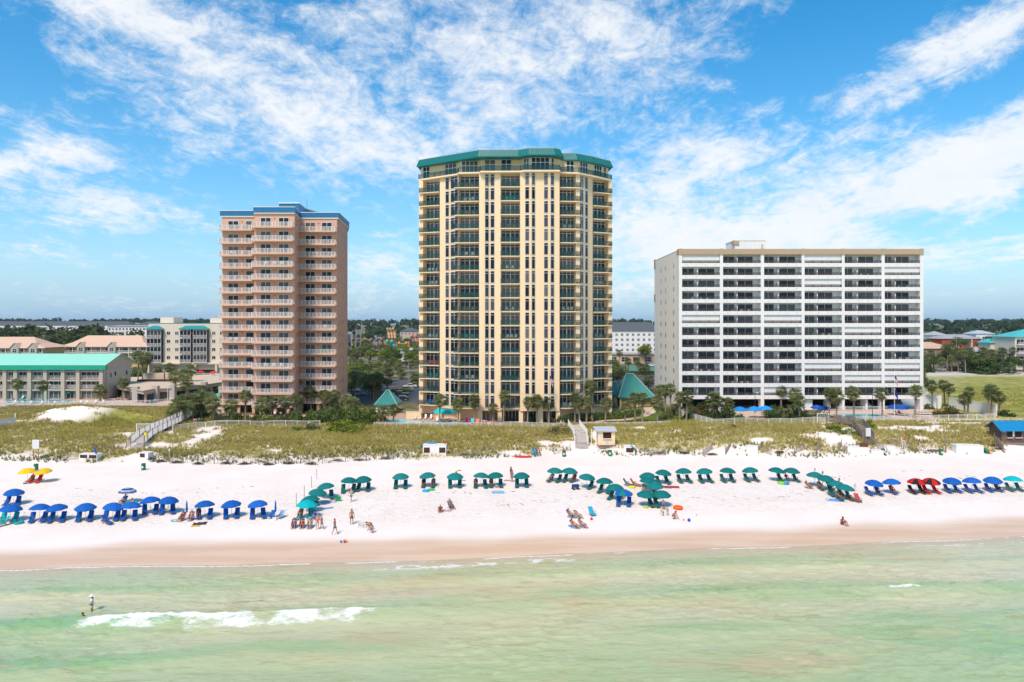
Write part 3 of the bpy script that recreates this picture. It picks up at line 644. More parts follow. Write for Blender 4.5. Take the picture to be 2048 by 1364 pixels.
    for (x, Y, w) in ((841, 156.3, .7), (879.5, 154.2, .8), (917, 150.3, .7), (960, 149.2, 1.0), (999.5, 149.0, .9), (1042, 148.5, .9), (1079, 148.3, 1.5), (1116, 148.5, .9), (1156, 150.4, .8), (1186, 154.4, .9), (1221, 157, .7)):
        X, _ = pxy(x, Y); b = MB(); b.box(X-w/2, Y, 2.2, X+w/2, Y+.8, 5.1); b.build('column', M['yellow'], T)
yellow_tower()

def white_block():
    Y = 159.0; T = thing('apartment_block', 'wide white apartment block with tan roof band and dark glass doors', 'apartment block')
    T.location = (0, 0, 0)
    cx = [(1357.7, 1364), (1440, 1446), (1521.8, 1528), (1603.5, 1609), (1684, 1689.2), (1763.3, 1769.2), (1840.2, 1846.6)]
    CX = [((a-1024)/F*Y, (b-1024)/F*Y) for a, b in cx]; X0, X1 = CX[0][0], CX[-1][1]; dep = 1.6
    b = MB(); b.box(X0+.02, Y+dep, 6.3, X1-.02, 186, 41.0); b.build('wall', M['white'], T)
    b = MB(); b.box(X0-.004, Y+.5, 3.6, X0+.6, 186.2, 41.05); b.build('end_wall', M['beige_wall'], T)
    for a, c in CX: b = MB(); b.box(a-.01, Y-.02, 3.4, c+.01, Y+dep+.1, 40.25); b.build('column', M['white'], T)
    b = MB(); b.box(X0-.06, Y-.06, 40.2, X1+.06, Y+dep+.3, 41.5)
    for a, c in CX: b.box(a-.06, Y-.14, 40.1, c+.06, Y-.03, 41.56)
    b.box(X0-.12, 184.5, 39.0, X0-.008, 186.3, 41.5); b.box(X0-.12, 184.6, 30.2, X0-.008, 186.3, 32.0); b.build('roof_fascia', M['tan'], T)
    b = MB(); b.prism([(X0, Y+2.6), (X1, Y+2.6), (X1, 186), (X0, 186)], 41.0, 41.3); b.build('roof', M['concrete'], T)
    # side windows
    w = MB(); glazing(w, 0, 0, .85, 1.1, 1, (), 0, .03, dy=.015); wm = w.mesh('side_window', [M['glass'], M['frame']])
    for r in range(11):
        for Yd in (164.3, 172.9, 178.3): put('side_window', wm, T, (X0-.03, Yd, 37.5-2.8*r), R(-90))
    # balconies
    pat = [(.04, .36, .48, .91), (.01, .36, .43, .85), (.02, .33, .47, .90), (.01, .34, .40, .83), (.02, .30, .45, .87), (.06, .30, .38, .79)]
    shut = {(0, 0), (3, 0), (5, 1), (3, 2), (0, 5), (2, 5), (4, 6), (3, 9), (5, 9), (4, 10), (5, 10), (2, 11)}
    dark = M['glass_blue']
    for i in range(6):
        x0 = CX[i][1]+.015; x1 = CX[i+1][0]-.015; w = x1-x0
        s = MB(); s.box(0, 0, -.87, w, .22, 0); s.box(0, .225, -.87, w, dep-.004, -.68)
        for k in range(4): s.box(w*(k+.5)/4-.06, -.03, -.5, w*(k+.5)/4+.06, -.004, -.4, 1)
        sm = s.mesh('balcony', [M['white'], M['dark']])
        r = MB(); railing(r, w, .62, .12, .14, 0, glass=1, posts=2.2, r=.028); rm = r.mesh('railing', [M['bronze'], M['smoke_glass']])
        q = MB(); glazing(q, 0, 0, w*(pat[i][1]-pat[i][0]), 2.36, 2, (), 0, .07, dy=.06); d1 = q.mesh('sliding_door', [dark, M['frame']])
        q = MB(); glazing(q, 0, 0, w*(pat[i][3]-pat[i][2]), 2.36, 2, (), 0, .07, dy=.06); d2 = q.mesh('sliding_door', [dark, M['frame']])
        q = MB(); q.box(0, 0, 0, .18, 1.05, 2.05); fin = q.mesh('partition', M['white'])
        q = MB()
        for k in range(16): q.box(.05, .30-(k % 2)*.012, k*.125, w-.05, .34-(k % 2)*.012, k*.125+.123)
        q.box(w/2-.03, .26, 0, w/2+.03, .284, 2.0); shm = q.mesh('roller_shutter', M['white'])
        for f in range(12):
            z = 38.2-2.8*f; p = put('balcony', sm, T, (x0, Y+.03, z)); put('railing', rm, p)
            if (i, f) in shut: put('roller_shutter', shm, p, (0, .05, .02))
            else:
                put('sliding_door', d1, p, (w*pat[i][0], dep-.08, -.66)); put('sliding_door', d2, p, (w*pat[i][2], dep-.08, -.66)); put('partition', fin, p, (w*(pat[i][1]+pat[i][2])/2-.09, dep-1.1, -.66))
                FURN.append(('W%d' % i, f, Fr((x0, Y+.03), (x1, Y+.03)), z-.68))
    # open garage storey
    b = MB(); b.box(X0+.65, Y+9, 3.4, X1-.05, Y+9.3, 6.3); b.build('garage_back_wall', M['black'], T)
    b = MB(); b.box(X0+.65, Y+.3, 3.75, X1-.05, Y+9, 3.98); b.build('garage_floor', M['concrete'], T)
    for (xa, xb) in ((1447, 1452), (1529, 1531), (1600, 1628), (1660, 1664), (1735, 1739)):
        b = MB(); b.box((xa-1024)/F*Y, Y+.8, 3.9, (xb-1024)/F*Y, Y+3.4, 6.3); b.build('garage_pier', M['white'], T)
    # stair head on the roof
    b = MB(); xa, xb = (1470-1024)/F*163, (1532-1024)/F*163; b.box(xa, 163, 41.3, xb, 170, 43.9); b.box(xa-.1, 162.9, 43.9, xb+.1, 170.1, 44.1); b.box(xa-.4, 162.7, 43.0, xa+.9, 164.5, 43.85, 1)
    b.tube((xb-1, 162.8, 41.3), (xb-1, 162.8, 43.0), .12, .12, 6, 1); b.build('stair_head', [M['white'], M['tan']], T)
white_block()

def pink_tower():
    T = thing('apartment_tower', 'salmon brick apartment tower with blue roof band and white balcony rails', 'apartment tower')
    LV = [46.5, 43.35]+[40.4-2.94*k for k in range(13)]
    sec = {'L': (444.5, 508, 163.6, 1.7), 'C': (510, 588.5, 158.7, 1.7), 'R': (600.5, 673, 166.2, 1.6)}
    pl = [pxy(444, 163.6), pxy(509, 163.6), pxy(509, 158.7), pxy(589, 158.7), pxy(599.5, 166.2), pxy(674, 166.2), pxy(695, 182.5), (-46, 190), (-70, 190)]
    b = MB(); b.prism(pl, 5.0, 49.6); b.build('wall', M['pink'], T)
    b = MB(); b.prism([(x*.996, y+1.5) for x, y in pl], 2.2, 5.0); b.build('ground_floor_wall', M['pink'], T)
    def ring(pts, z0, z1, o): return [((x-(-58))*(1+o/14)-58, (y-176)*(1+o/14)+176) for x, y in pts]
    b = MB(); b.prism(ring(pl, 0, 0, .30), 49.6, 49.95, 1); b.prism(ring(pl, 0, 0, .42), 49.95, 51.05, 0); b.prism(ring(pl, 0, 0, .50), 51.05, 51.2, 1); b.build('roof_band', [M['blue_band'], M['frame']], T)
    b = MB(); b.prism([pxy(558, 170), pxy(598, 170), pxy(611, 178), (-52, 184), (-60, 184)], 51.2, 54.0, 0); b.prism([pxy(557, 169.8), pxy(598.5, 169.8), pxy(612, 178), (-52, 184.2), (-60.2, 184.2)], 54.0, 54.25, 1); b.build('lift_house', [M['blue_band'], M['frame']], T)
    b = MB(); X, _ = pxy(609, 172); b.tube((X, 174, 51.2), (X, 174, 55.6), .05, .03, 5); b.build('antenna', M['dark'], T)
    for key, (xa, xb, Y, dep) in sec.items():
        f = Fp(xa, Y, xb, Y); w = f.w
        s = MB(); s.box(-.15, -dep, -.24, w+.1, -.003, 0); s.box(-.17, -dep-.02, -.34, w+.12, -dep+.2, -.10)
        sm = s.mesh('balcony', M['pink_slab'])
        r = MB(); railing(r, w+.1, 1.05, -dep+.1, .2, 0, -.1, glass=1, posts=1.9, r=.03, ends=dep-.15)
        for k in range(5): r.box(w*(k+.5)/5-.06, -dep+.05, 0, w*(k+.5)/5+.06, -dep+.095, 1.05)
        rm = r.mesh('railing', [M['rail_white'], M['pale_glass']])
        pos = {'L': (.18, .52, .74, 1.0), 'C': (.14, .41, .60, .87), 'R': (.14, .42, .59, .88)}[key]
        q = MB(); glazing(q, 0, .02, w*(pos[1]-pos[0]), 2.25, 2, (), 0, .10, dy=.07); d1 = q.mesh('sliding_door', [M['glass_blue'], M['frame']])
        q = MB(); glazing(q, 0, .02, w*(pos[3]-pos[2])-.02, 2.25, 2 if key != 'L' else 1, (), 0, .10, dy=.07); d2 = q.mesh('sliding_door', [M['glass_blue'], M['frame']])
        q = MB(); q.box(-.05, -.12, 0, .05, -.01, .25); lamp = q.mesh('wall_lamp', M['dark'])
        for k, z in enumerate(LV):
            p = put('balcony', sm, T, (f.a.x, f.a.y, z), f.rz); put('railing', rm, p); put('sliding_door', d1, p, (w*pos[0], -.02, 0)); put('sliding_door', d2, p, (w*pos[2], -.02, 0)); put('wall_lamp', lamp, p, (w*(pos[1]+pos[2])/2, 0, 1.9))
            FURN.append(('P'+key, k, Fr((f.a.x, f.a.y-dep), (f.b.x, f.b.y-dep)), z))
    w = MB(); glazing(w, 0, 0, .9, 1.5, 1, (), 0, .07, dy=.03); wm = w.mesh('side_window', [M['glass'], M['frame']])
    g = Fp(589, 158.7, 599.5, 166.2); h = Fp(674, 166.2, 695, 182.5)
    for k, z in enumerate(LV):
        for fr, u in ((g, g.w*.42), (h, h.w*.22), (h, h.w*.5)):
            x, y = fr.at(u, .03); put('side_window', wm, T, (x, y, z+.9), fr.rz)
    for (x, Y) in ((446, 162.3), (477, 162.3), (507, 162.0), (522, 157.3), (550, 157.3), (576, 157.3), (590, 158.4), (602, 165), (636, 165), (671, 165)):
        X, _ = pxy(x, Y); b = MB(); b.box(X-.35, Y, 2.2, X+.35, Y+.6, 4.8); b.build('column', M['pink_slab'], T)
    for (x0, x1, Y) in ((450, 505, 165.0), (516, 586, 160.1), (606, 668, 167.6)):
        f = Fp(x0, Y, x1, Y); w = MB(); glazing(w, 0, 0, f.w, 2.2, 6, (), 0, .08); w.build('lobby_window', [M['glass'], M['frame']], T, (f.a.x, f.a.y, 2.5))
pink_tower()

def hotel():
    T = thing('hotel_building', 'long three storey hotel wing under an aqua green gabled roof', 'hotel')
    Y = 187.0; X1 = pxy(207, Y)[0]; X0 = -175; zf = [8.9, 6.3, 3.5]
    b = MB(); b.box(X0, Y+1.4, 3.0, X1, 200, 11.6); b.build('wall', M['plaster'], T)
    b = MB(); e = X1+.9; b.poly([(e-1.0, Y+.2, 11.4), (e-1.0, 201, 11.4), (e-1.0, 201, 13.2), (e-1.0, 194, 15.4), (e-1.0, Y, 12.7)]); b.poly([(e-1.0, Y+1.4, 3.0), (e-1.0, 200.4, 3.0), (e-1.0, 200.4, 11.4), (e-1.0, Y+1.4, 11.4)]); b.box(e-1.6, 197, 3, e-.99, 200.5, 13.0); b.build('gable_wall', M['plaster'], T)
    r = MB(); r.poly([(X0, Y-.6, 12.75), (e, Y-.6, 12.75), (e, 194, 15.6), (X0, 194, 15.6)]); r.poly([(X0, 194, 15.6), (e, 194, 15.6), (e, 201.5, 13.1), (X0, 201.5, 13.1)]); r.box(X0, Y-.62, 11.45, e, Y-.45, 12.74, 1)
    r.box(e-.2, Y-.3, 11.5, e-.02, Y+.4, 12.7, 1)
    n = int((e-X0)/.5)
    for k in range(n): x = X0+(e-X0)*k/n; r.box(x, Y-.66, 11.45, x+.07, Y-.622, 12.74, 1)
    r.build('roof', [M['aqua_roof'], M['aqua_dark']], T)
    cols = [-60, -28, 9, 30.5, 58.5, 90, 125.5, 155.5, 202]
    for x in cols:
        X = pxy(x, Y)[0]; b = MB(); b.box(X-.5, Y-.1, 3.0, X+.5, Y+1.5, 11.45); b.build('column', M['plaster'], T)
    for zz in (11.1, 8.6, 6.0): b = MB(); b.box(X0, Y+.2, zz-.32, X1, Y+1.45, zz+.12); b.build('floor_band', M['plaster'], T)
    for i in range(len(cols)-1):
        xa = pxy(cols[i], Y)[0]+.52; xb = pxy(cols[i+1], Y)[0]-.52; w = xb-xa; n = max(3, round(w/1.3))
        for k, z in enumerate(zf):
            q = MB(); glazing(q, 0, 0, w, 2.1, n, (), 0, .09, dy=.06); p = q.build('glazed_balcony', [M['glass'], M['frame']], T, (xa, Y+.9, z))
            if k < 2: q = MB(); railing(q, w, .95, -.2, .16, 0, 0, glass=1); q.build('railing', [M['rail_white'], M['pale_glass']], p)
    w = MB(); glazing(w, 0, 0, 1.1, 1.4, 1, (), 0, .07); wm = w.mesh('side_window', [M['glass'], M['frame']])
    for (Yd, z) in ((189.8, 9.0), (192, 9.3), (197.6, 9.2)): put('side_window', wm, T, (X1+.03 if Yd < 197 else X1-.06+.1, Yd, z), R(90))
hotel()

def beige_hotel():
    T = thing('hotel_building', 'five storey cream hotel with screened bays under teal hipped roofs', 'hotel'); Y = 240.0
    p = lambda x: pxy(x, Y)[0]
    b = MB(); b.box(p(297), Y, 3.2, p(452), Y+18, 24.2); b.box(p(306), Y+5, 24.2, p(333), Y+12, 26.4); b.box(p(410), Y+4, 24.2, p(455), Y+14, 26.2); b.box(p(297), Y-.1, 24.2, p(452), Y+.3, 24.36, 1); b.build('wall', [M['cream'], M['teal2']], T)
    z0 = 10.6
    for (xa, xb) in ((297, 327), (363, 386), (389.5, 418)):
        w = p(xb)-p(xa); s = MB(); s.box(p(xa), Y-1.6, z0-.2, p(xb), Y, z0-.02); s.build('bay_floor', M['cream'], T); s = MB(); s.box(p(xa)-.1, Y-1.7, z0+11.4, p(xb)+.1, Y, z0+11.7); s.build('bay_cornice', M['cream'], T)
        for k in range(4):
            q = MB(); glazing(q, .1, .02, w-.1, 2.65, max(3, int(w/1.1)), (), -1.45, .10, dy=.06); q.poly([(.1, -1.45, .02), (.1, -.01, .02), (.1, -.01, 2.65), (.1, -1.45, 2.65)]); q.poly([(w-.1, -1.45, .02), (w-.1, -.01, .02), (w-.1, -.01, 2.65), (w-.1, -1.45, 2.65)])
            o = q.build('screened_bay', [M['glass'], M['frame']], T, (p(xa), Y, z0+2.86*k)); r = MB(); railing(r, w-.3, .95, -1.56, .16, 0, .15, glass=1); r.build('railing', [M['rail_white'], M['pale_glass']], o)
    for (xa, xb) in ((296.5, 327.5), (362.5, 418.5)):
        a, c = p(xa)-.2, p(xb)+.2; r = MB(); z = z0+11.7; d = 2.0
        A = [(a, Y-2.1, z), (c, Y-2.1, z), (c, Y+.3, z), (a, Y+.3, z)]; B = [(a+d, Y-.2, z+1.15), (c-d, Y-.2, z+1.15)]
        r.poly([A[0], A[1], B[1], B[0]]); r.poly([A[1], A[2], B[1]]); r.poly([A[3], A[0], B[0]]); r.poly([A[2], A[3], B[0], B[1]]); r.build('bay_roof', M['teal2'], T)
    w = MB(); glazing(w, 0, 0, 1.25, 1.2, 2, (), 0, .07); wm = w.mesh('window', [M['glass'], M['frame']])
    for x in (333.5, 350, 424, 440):
        for k in range(4): put('window', wm, T, (p(x), Y-.03, z0+1.0+2.86*k))
    b = MB(); b.box(p(297), Y-1.3, z0-.7, p(452), Y-.003, z0-.21)
    for x in (298, 345, 391, 433): b.box(p(x), Y-1.2, 3.2, p(x)+.7, Y-.004, z0-.7)
    b.build('podium', M['cream'], T)
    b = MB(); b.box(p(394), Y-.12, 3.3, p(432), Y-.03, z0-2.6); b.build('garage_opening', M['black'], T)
beige_hotel()

def motel(label, xL, xR, rL, rR, Y, ze, zr, gab):
    T = thing('apartment_house', label, 'apartment house'); p = lambda x: pxy(x, Y)[0]
    b = MB(); b.box(p(xL)+2, Y+2, 3.2, p(xR)-2, Y+16, ze+.3); b.build('wall', mat('butter stucco', (.60, .44, .22), .85, .2, .06, .3), T)
    a, c = p(xL), p(xR); ra, rc = p(rL), p(rR); r = MB(); zm = ze+(zr-ze)*.38
    o0 = [(a, Y, ze), (c, Y, ze), (c, Y+18, ze), (a, Y+18, ze)]; t = .45
    o1 = [(a+(ra-a)*.55, Y+3.6, zm), (c+(rc-c)*.55, Y+3.6, zm), (c+(rc-c)*.55, Y+14.4, zm), (a+(ra-a)*.55, Y+14.4, zm)]; o2 = [(ra, Y+9, zr), (rc, Y+9, zr)]
    for i in range(4): r.poly([o0[i], o0[(i+1) % 4], o1[(i+1) % 4], o1[i]])
    r.poly([o1[0], o1[1], o2[1], o2[0]]); r.poly([o1[1], o1[2], o2[1]]); r.poly([o1[2], o1[3], o2[0], o2[1]]); r.poly([o1[3], o1[0], o2[0]]); r.box(a, Y-.02, ze-.25, c, Y+.1, ze-.005, 1); r.build('roof', [M['peach_roof'], M['frame']], T)
    n = max(3, round((c-a)/4.5))
    for k in range(2):
        z = ze-2.9-2.9*k; s = MB(); s.box(a+1.5, Y+.4, z-.25, c-1.5, Y+1.98, z); s.build('gallery_floor', M['frame'], T)
        r = MB(); railing(r, c-a-3, 1.0, 0, .18, 0, 0, glass=1); r.build('gallery_railing', [M['rail_white'], M['pale_glass']], T, (a+1.5, Y+.5, z))
        for i in range(n):
            x = a+2.5+(c-a-5)*(i+.3)/n; w = MB(); glazing(w, 0, .02, 2.4, 2.1, 2, (), 0, .09); w.build('gallery_door', [M['glass'], M['frame']], T, (x, Y+1.95, z))
    for i in range(n+1): x = a+1.6+(c-a-3.3)*i/n; b = MB(); b.box(x, Y+.42, 3.2, x+.2, Y+.62, ze); b.build('post', M['frame'], T)
    for x in gab:
        X = p(x); b = MB(); b.box(X-1.8, Y-.3, ze-3.6, X+1.8, Y+1.9, ze+.1); b.poly([(X-1.8, Y-.3, ze+.1), (X+1.8, Y-.3, ze+.1), (X, Y-.3, ze+1.9)])
        b.poly([(X-2.2, Y-.6, ze-.2), (X, Y-.6, ze+2.1), (X, Y+4, ze+2.1), (X-2.2, Y+4, ze-.2)], 1); b.poly([(X, Y-.6, ze+2.1), (X+2.2, Y-.6, ze-.2), (X+2.2, Y+4, ze-.2), (X, Y+4, ze+2.1)], 1); g = b.build('gabled_bay', [mat('sage siding', (.42, .44, .36), .8, .2), M['peach_roof']], T)
        w = MB(); glazing(w, -.9, -2.2, .9, -.4, 2, (-1.3,), -.35, .1); w.build('window', [M['glass'], M['frame']], g, (X, Y, ze))
motel('three storey apartment house with peach roof and two gabled bays', 118, 300, 152, 262, 320, 13.5, 18.5, (162, 224))
motel('peach roofed apartment house at the far west edge of the view', -90, 90, -60, 40, 300, 13.6, 18.2, (30, 66))

def lounge():
    T = thing('restaurant_building', 'low flat roofed restaurant pavilion with stone piers beside the hotel pool', 'restaurant')
    top = [(212, 198), (268, 181.5), (286, 176.5), (311, 183), (345, 184.5), (410, 195), (452, 205), (452, 236), (262, 222)]
    P = [pxy(*q) for q in top]; r = MB(); r.prism(P, 6.55, 6.75, 0, 1); r.build('roof', [M['concrete'], M['flatroof']], T)
    c = Vector((sum(p[0] for p in P)/9, sum(p[1] for p in P)/9)); Q = [tuple(c+(Vector(p)-c)*.975) for p in P]
    r = MB(); r.prism(Q, 5.75, 6.55); r.build('fascia', M['plaster'], T)
    Q2 = [tuple(c+(Vector(p)-c)*.91) for p in P]; w = MB(); w.prism(Q2, 3.0, 5.75); w.build('wall', M['plaster'], T)
    for i in range(6):
        f = Fr(Q2[i], Q2[i+1])
        n = max(1, round(f.w/5))
        for k in range(n): u = f.w*(k+.12)/n; x, y = f.at(u, .04); g = MB(); glazing(g, 0, .1, f.w*.76/n, 2.2, 3, (), 0, .08); g.build('window', [M['glass'], M['dark']], T, (x, y, 3.3), f.rz)
    for (x, Y) in ((224, 195), (271, 181), (311, 183.2), (345, 185), (408, 195)):
        X, _ = pxy(x, Y); b = MB(); b.box(X-.75, Y-.5, 2.8, X+.75, Y+.8, 7.4); b.build('pier', M['concrete'], T)
    b = MB(); X, _ = pxy(316, 208); b.box(X-4.0, 207, 6.74, X+3.6, 210, 9.0); b.box(X-4.5, 204.5, 6.75, X+4.5, 206.6, 7.3, 1); b.tube((X+2.5, 206.9, 7.3), (X+2.5, 206.9, 9.4), .12, .12, 6, 1); b.build('roof_plant', [M['flatroof'], M['dark']], T)
lounge()

def box_house(label, xL, xR, Y, depth, zb, ze, zr, wallm, roofm, rows, ncol, inset=4.0, cat='building', name='apartment_house', wsize=(1.6, 1.5), extra=None):
    """a plain block with hipped roof and rows of windows, for houses far behind"""
    T = thing(name, label, cat); a, c = pxy(xL, Y)[0], pxy(xR, Y)[0]
    b = MB(); b.box(a, Y, zb, c, Y+depth, ze); b.build('wall', wallm, T)
    r = MB(); o = .7; A = [(a-o, Y-o, ze), (c+o, Y-o, ze), (c+o, Y+depth+o, ze), (a-o, Y+depth+o, ze)]
    if zr > ze+.5:
        i = min(inset, (c-a)/2.2); B = [(a+i, Y+depth/2, zr), (c-i, Y+depth/2, zr)]; r.poly([A[0], A[1], B[1], B[0]]); r.poly([A[1], A[2], B[1]]); r.poly([A[2], A[3], B[0], B[1]]); r.poly([A[3], A[0], B[0]]); r.poly(A[::-1])
    else: r.prism([q[:2] for q in A], ze, zr)
    r.build('roof', roofm, T)
    w = MB(); glazing(w, 0, 0, wsize[0], wsize[1], 2, (wsize[1]*.5,), 0, .10); wm = w.mesh('window', [M['glass'], M['frame']])
    for z in rows:
        for k in range(ncol): put('window', wm, T, (a+(c-a)*(k+.5)/ncol-wsize[0]/2, Y-.05, z))
    return T
box_house('white four storey block with slate grey hipped roof beyond the tennis court', 1195, 1326, 430, 16, 3.5, 19.8, 25.2, M['white'], M['grey_roof'], (16.6, 13.4, 10.2, 7.0), 12, 7)
box_house('low peach building with dark doorway behind the tennis court', 1215, 1330, 345, 14, 3.2, 8.6, 9.1, mat('peach stucco', (.62, .42, .27), .85, .2), M['concrete'], (5.0,), 5, name='shop_building', wsize=(3.5, 2.4))
box_house('long white hotel with arched windows below the grey roofs', 216, 312, 610, 18, 6, 22, 22.8, M['white'], M['concrete'], (18.4, 14.8, 11.2), 14, wsize=(1.6, 2.2))
box_house('very long grey roofed building along the western skyline', -70, 262, 820, 20, 8, 22.5, 27.3, M['white'], M['grey_roof'], (18, 14), 40, 9, wsize=(3, 2.2))
box_house('grey roofed block beside the long skyline building', 262, 330, 800, 20, 8, 21.8, 27, M['white'], M['grey_roof'], (18, 14), 9, 14, wsize=(3, 2.2))
box_house('cream apartment house with aqua hipped roof at the east edge', 2030, 2170, 300, 14.5, 3.5, 18.3, 21.6, M['cream'], mat('aqua roof', (.08, .47, .46), .5, .4, .06, .4), (15.5, 12.1, 8.7, 5.2), 0, 9)
box_house('small aqua roofed wing of the cream apartment house', 1981, 1999, 313, 8, 3.5, 15.4, 17.2, M['cream'], mat('aqua wing roof', (.08, .47, .46), .5, .4, .06, .4), (), 0, 1)
T = bpy.data.objects['apartment_house.006'] if 'apartment_house.006' in bpy.data.objects else None
def east_balconies():
    T = [o for o in bpy.data.objects if o.get('label', '').startswith('cream apartment house with aqua')][0]
    x0 = pxy(2031.5, 300)[0]
    for z in (15.0, 11.3, 7.6):
        s = MB(); s.box(x0, 298.2, z-.25, x0+14, 299.98, z); p = s.build('balcony', M['frame'], T); r = MB(); railing(r, 14, 1.05, 298.3, .16, 0, x0, glass=1); r.build('railing', [M['rail_white'], M['pale_glass']], p, (0, 0, z))
        g = MB(); glazing(g, x0+.3, z+.05, x0+13, z+2.3, 8, (), 299.94, .1); g.build('sliding_door', [M['glass'], M['frame']], p)
east_balconies()
box_house('red brick building with grey roof and arched doorway', 1884, 1966, 480, 18, 4, 13.6, 16.6, M['brick'], mat('pale grey roof', (.36, .36, .38), .8, .2), (), 0, 8, name='brick_building')
def arch():
    T = [o for o in bpy.data.objects if o.name == 'brick_building'][0]; X = pxy(1933, 480)[0]; b = MB(); b.box(X-1.9, 479.8, 4, X+1.9, 479.95, 11.5); n = 8
    b.poly([(X+1.9*math.cos(math.pi*i/n), 479.8, 11.5+1.9*math.sin(math.pi*i/n)) for i in range(n+1)]); b.build('doorway', M['glass'], T)
    for x in (1918, 1943, 1963): X = pxy(x, 480)[0]; b = MB(); b.box(X-.4, 479.7, 4, X+.4, 479.98, 13.6); b.build('pilaster', M['frame'], T)
arch()
box_house('pale grey roofed house left of the brick building', 1866, 1896, 520, 16, 4, 15.5, 18.4, M['white'], mat('silver roof', (.40, .41, .43), .7, .3), (12,), 4, 6)
box_house('pale blue roofed house beyond the brick building', 1952, 1990, 560, 16, 4, 16, 18.8, M['white'], mat('pale blue roof', (.42, .50, .58), .7, .3), (12,), 4, 6)
box_house('wide tan roofed restaurant beyond the eastern palms', 1838, 1912, 400, 20, 4, 9.6, 13.2, mat('dark tan wall', (.26, .17, .12), .9, .2), mat('tan roof', (.58, .40, .28), .9, .2, .1, .3), (6,), 4, 9, name='restaurant_building', cat='restaurant', wsize=(3, 2))
box_house('small grey roofed hut before the brick building', 1950, 1972, 380, 8, 4, 8.6, 11.2, M['white'], mat('hut roof', (.40, .38, .37), .8, .2), (5.5,), 2, 3, name='hut', cat='hut')
box_house('white flat roofed hall with a blue sign beyond the car park', 800, 870, 375, 20, 3.4, 9.8, 10.3, M['white'], M['frame'], (), 0, name='hall', cat='hall')
def hall_sign():
    T = bpy.data.objects['hall']; X = pxy(811, 375)[0]; b = MB(); r = random.Random(3)
    b.box(X, 374.96, 6.3, X+5.6, 374.985, 7.6, 1)
    for k in range(8):
        x = X+.15+k*.68; h = 1.15 if k in (0, 4) else r.uniform(.75, .9)
        b.box(x, 374.9, 6.38, x+.14, 374.955, 6.38+h); b.box(x+.34, 374.9, 6.38, x+.48, 374.955, 6.38+h*.9); b.box(x+.14, 374.91, 6.38+h*.45, x+.34, 374.95, 6.38+h*.62)
    b.build('sign', [mat('blue letters', (.02, .10, .42), .5, .3), M['frame']], T)
hall_sign()
box_house('grey roofed house behind the water park', 800, 838, 620, 14, 4, 17.5, 20.6, M['plaster'], M['grey_roof'], (14.5,), 5, 8)

def hip(label, xL, xR, Ye, depth, zb, ze, rx0, rx1, zr, roofm, wallm, name='pavilion'):
    T = thing(name, label, 'pavilion'); a, c = pxy(xL, Ye)[0], pxy(xR, Ye)[0]; Ym = Ye+depth/2; ra, rc = pxy(rx0, Ym)[0], pxy(rx1, Ym)[0]
    r = MB(); A = [(a, Ye, ze), (c, Ye, ze), (c, Ye+depth, ze), (a, Ye+depth, ze)]; B = [(ra, Ym, zr), (rc, Ym, zr)]
    r.poly([A[0], A[1], B[1], B[0]]); r.poly([A[1], A[2], B[1]]); r.poly([A[2], A[3], B[0], B[1]]); r.poly([A[3], A[0], B[0]]); r.poly([(x, y, z-.22) for x, y, z in A][::-1], 1)
    for i in range(4): q, w = A[i], A[(i+1) % 4]; r.poly([(q[0], q[1], q[2]-.22), (w[0], w[1], w[2]-.22), w, q], 1)
    n = int((c-a)/.55)
    for k in range(1, n):
        u = k/n; p = Vector(A[0]).lerp(Vector(A[1]), u); q = Vector(B[0]).lerp(Vector(B[1]), u)
        s = 1.0; r.tube(p+Vector((0, -.01, .02)), p.lerp(q, s)+Vector((0, -.01, .03)), .035, .02, 4, 1, False)
    for p, q in ((A[0], B[0]), (A[1], B[1])): r.tube(p, q, .09, .09, 5, 2)
    r.tube(B[0], B[1], .09, .09, 5, 2); r.build('roof', [roofm, M['teal_roof'], mat('roof trim', (.35, .52, .50), .5, .4)], T)
    w = MB(); w.box(a+1, Ye+1, zb, c-1, Ye+depth-1, ze-.24); w.build('wall', wallm, T)
    for x in (a+.6, (a+c)/2, c-.6): b = MB(); b.box(x-.2, Ye+.4, zb, x+.2, Ye+.8, ze-.22); b.build('post', M['yellow'], T)
M['teal3'] = mat('weathered teal roof', (.035, .235, .23), .5, .4, .15, .5)
hip('steep teal hip roofed pavilion beside the curved path', 1237, 1312, 168, 11, 2.8, 5.9, 1252, 1266, 11.4, M['teal3'], mat('pavilion wall', (.40, .28, .16), .85, .2))
hip('low teal roofed porch joining the yellow tower', 1196, 1238, 172, 7, 2.8, 6.1, 1203, 1234, 9.2, M['teal3'], mat('porch wall', (.40, .28, .16), .85, .2))
hip('small teal hip roofed pool house beside the car park', 748, 794, 163, 8, 2.4, 4.7, 774, 778, 7.9, M['teal3'], M['cream'], 'pool_house')

def wall_run(label, pts, h, m, t=.25, z=None, name='boundary_wall'):
    T = thing(name, label, 'wall')
    for i in range(len(pts)-1):
        f = Fr(pts[i][:2], pts[i+1][:2]); z0 = min(gz(*pts[i][:2]), gz(*pts[i+1][:2]))-.2; b = MB(); b.box(0, 0, 0, f.w, t, h+.2); b.box(-.03, -.05, h+.2, f.w+.03, t+.05, h+.3); b.build('wall_panel', m, T, (*f.at(0), z0), f.rz)
wall_run('white garden wall running back from the eastern pool', [G(1897, 815), G(1992, 832)], 2.3, M['white'])
wall_run('white wall joining the white block and the garden palms', [G(1846, 817), G(1883, 817)], 3.0, M['white'])
wall_run('yellow ramp wall beside the yellow tower', [G(812, 838), G(842, 838)], 1.6, M['yellow'])
wall_run('dark timber retaining wall below the hotel pool', [G(-20, 822), G(130, 821), G(225, 816), G(330, 818)], .55, M['wood'], .2, name='retaining_wall')
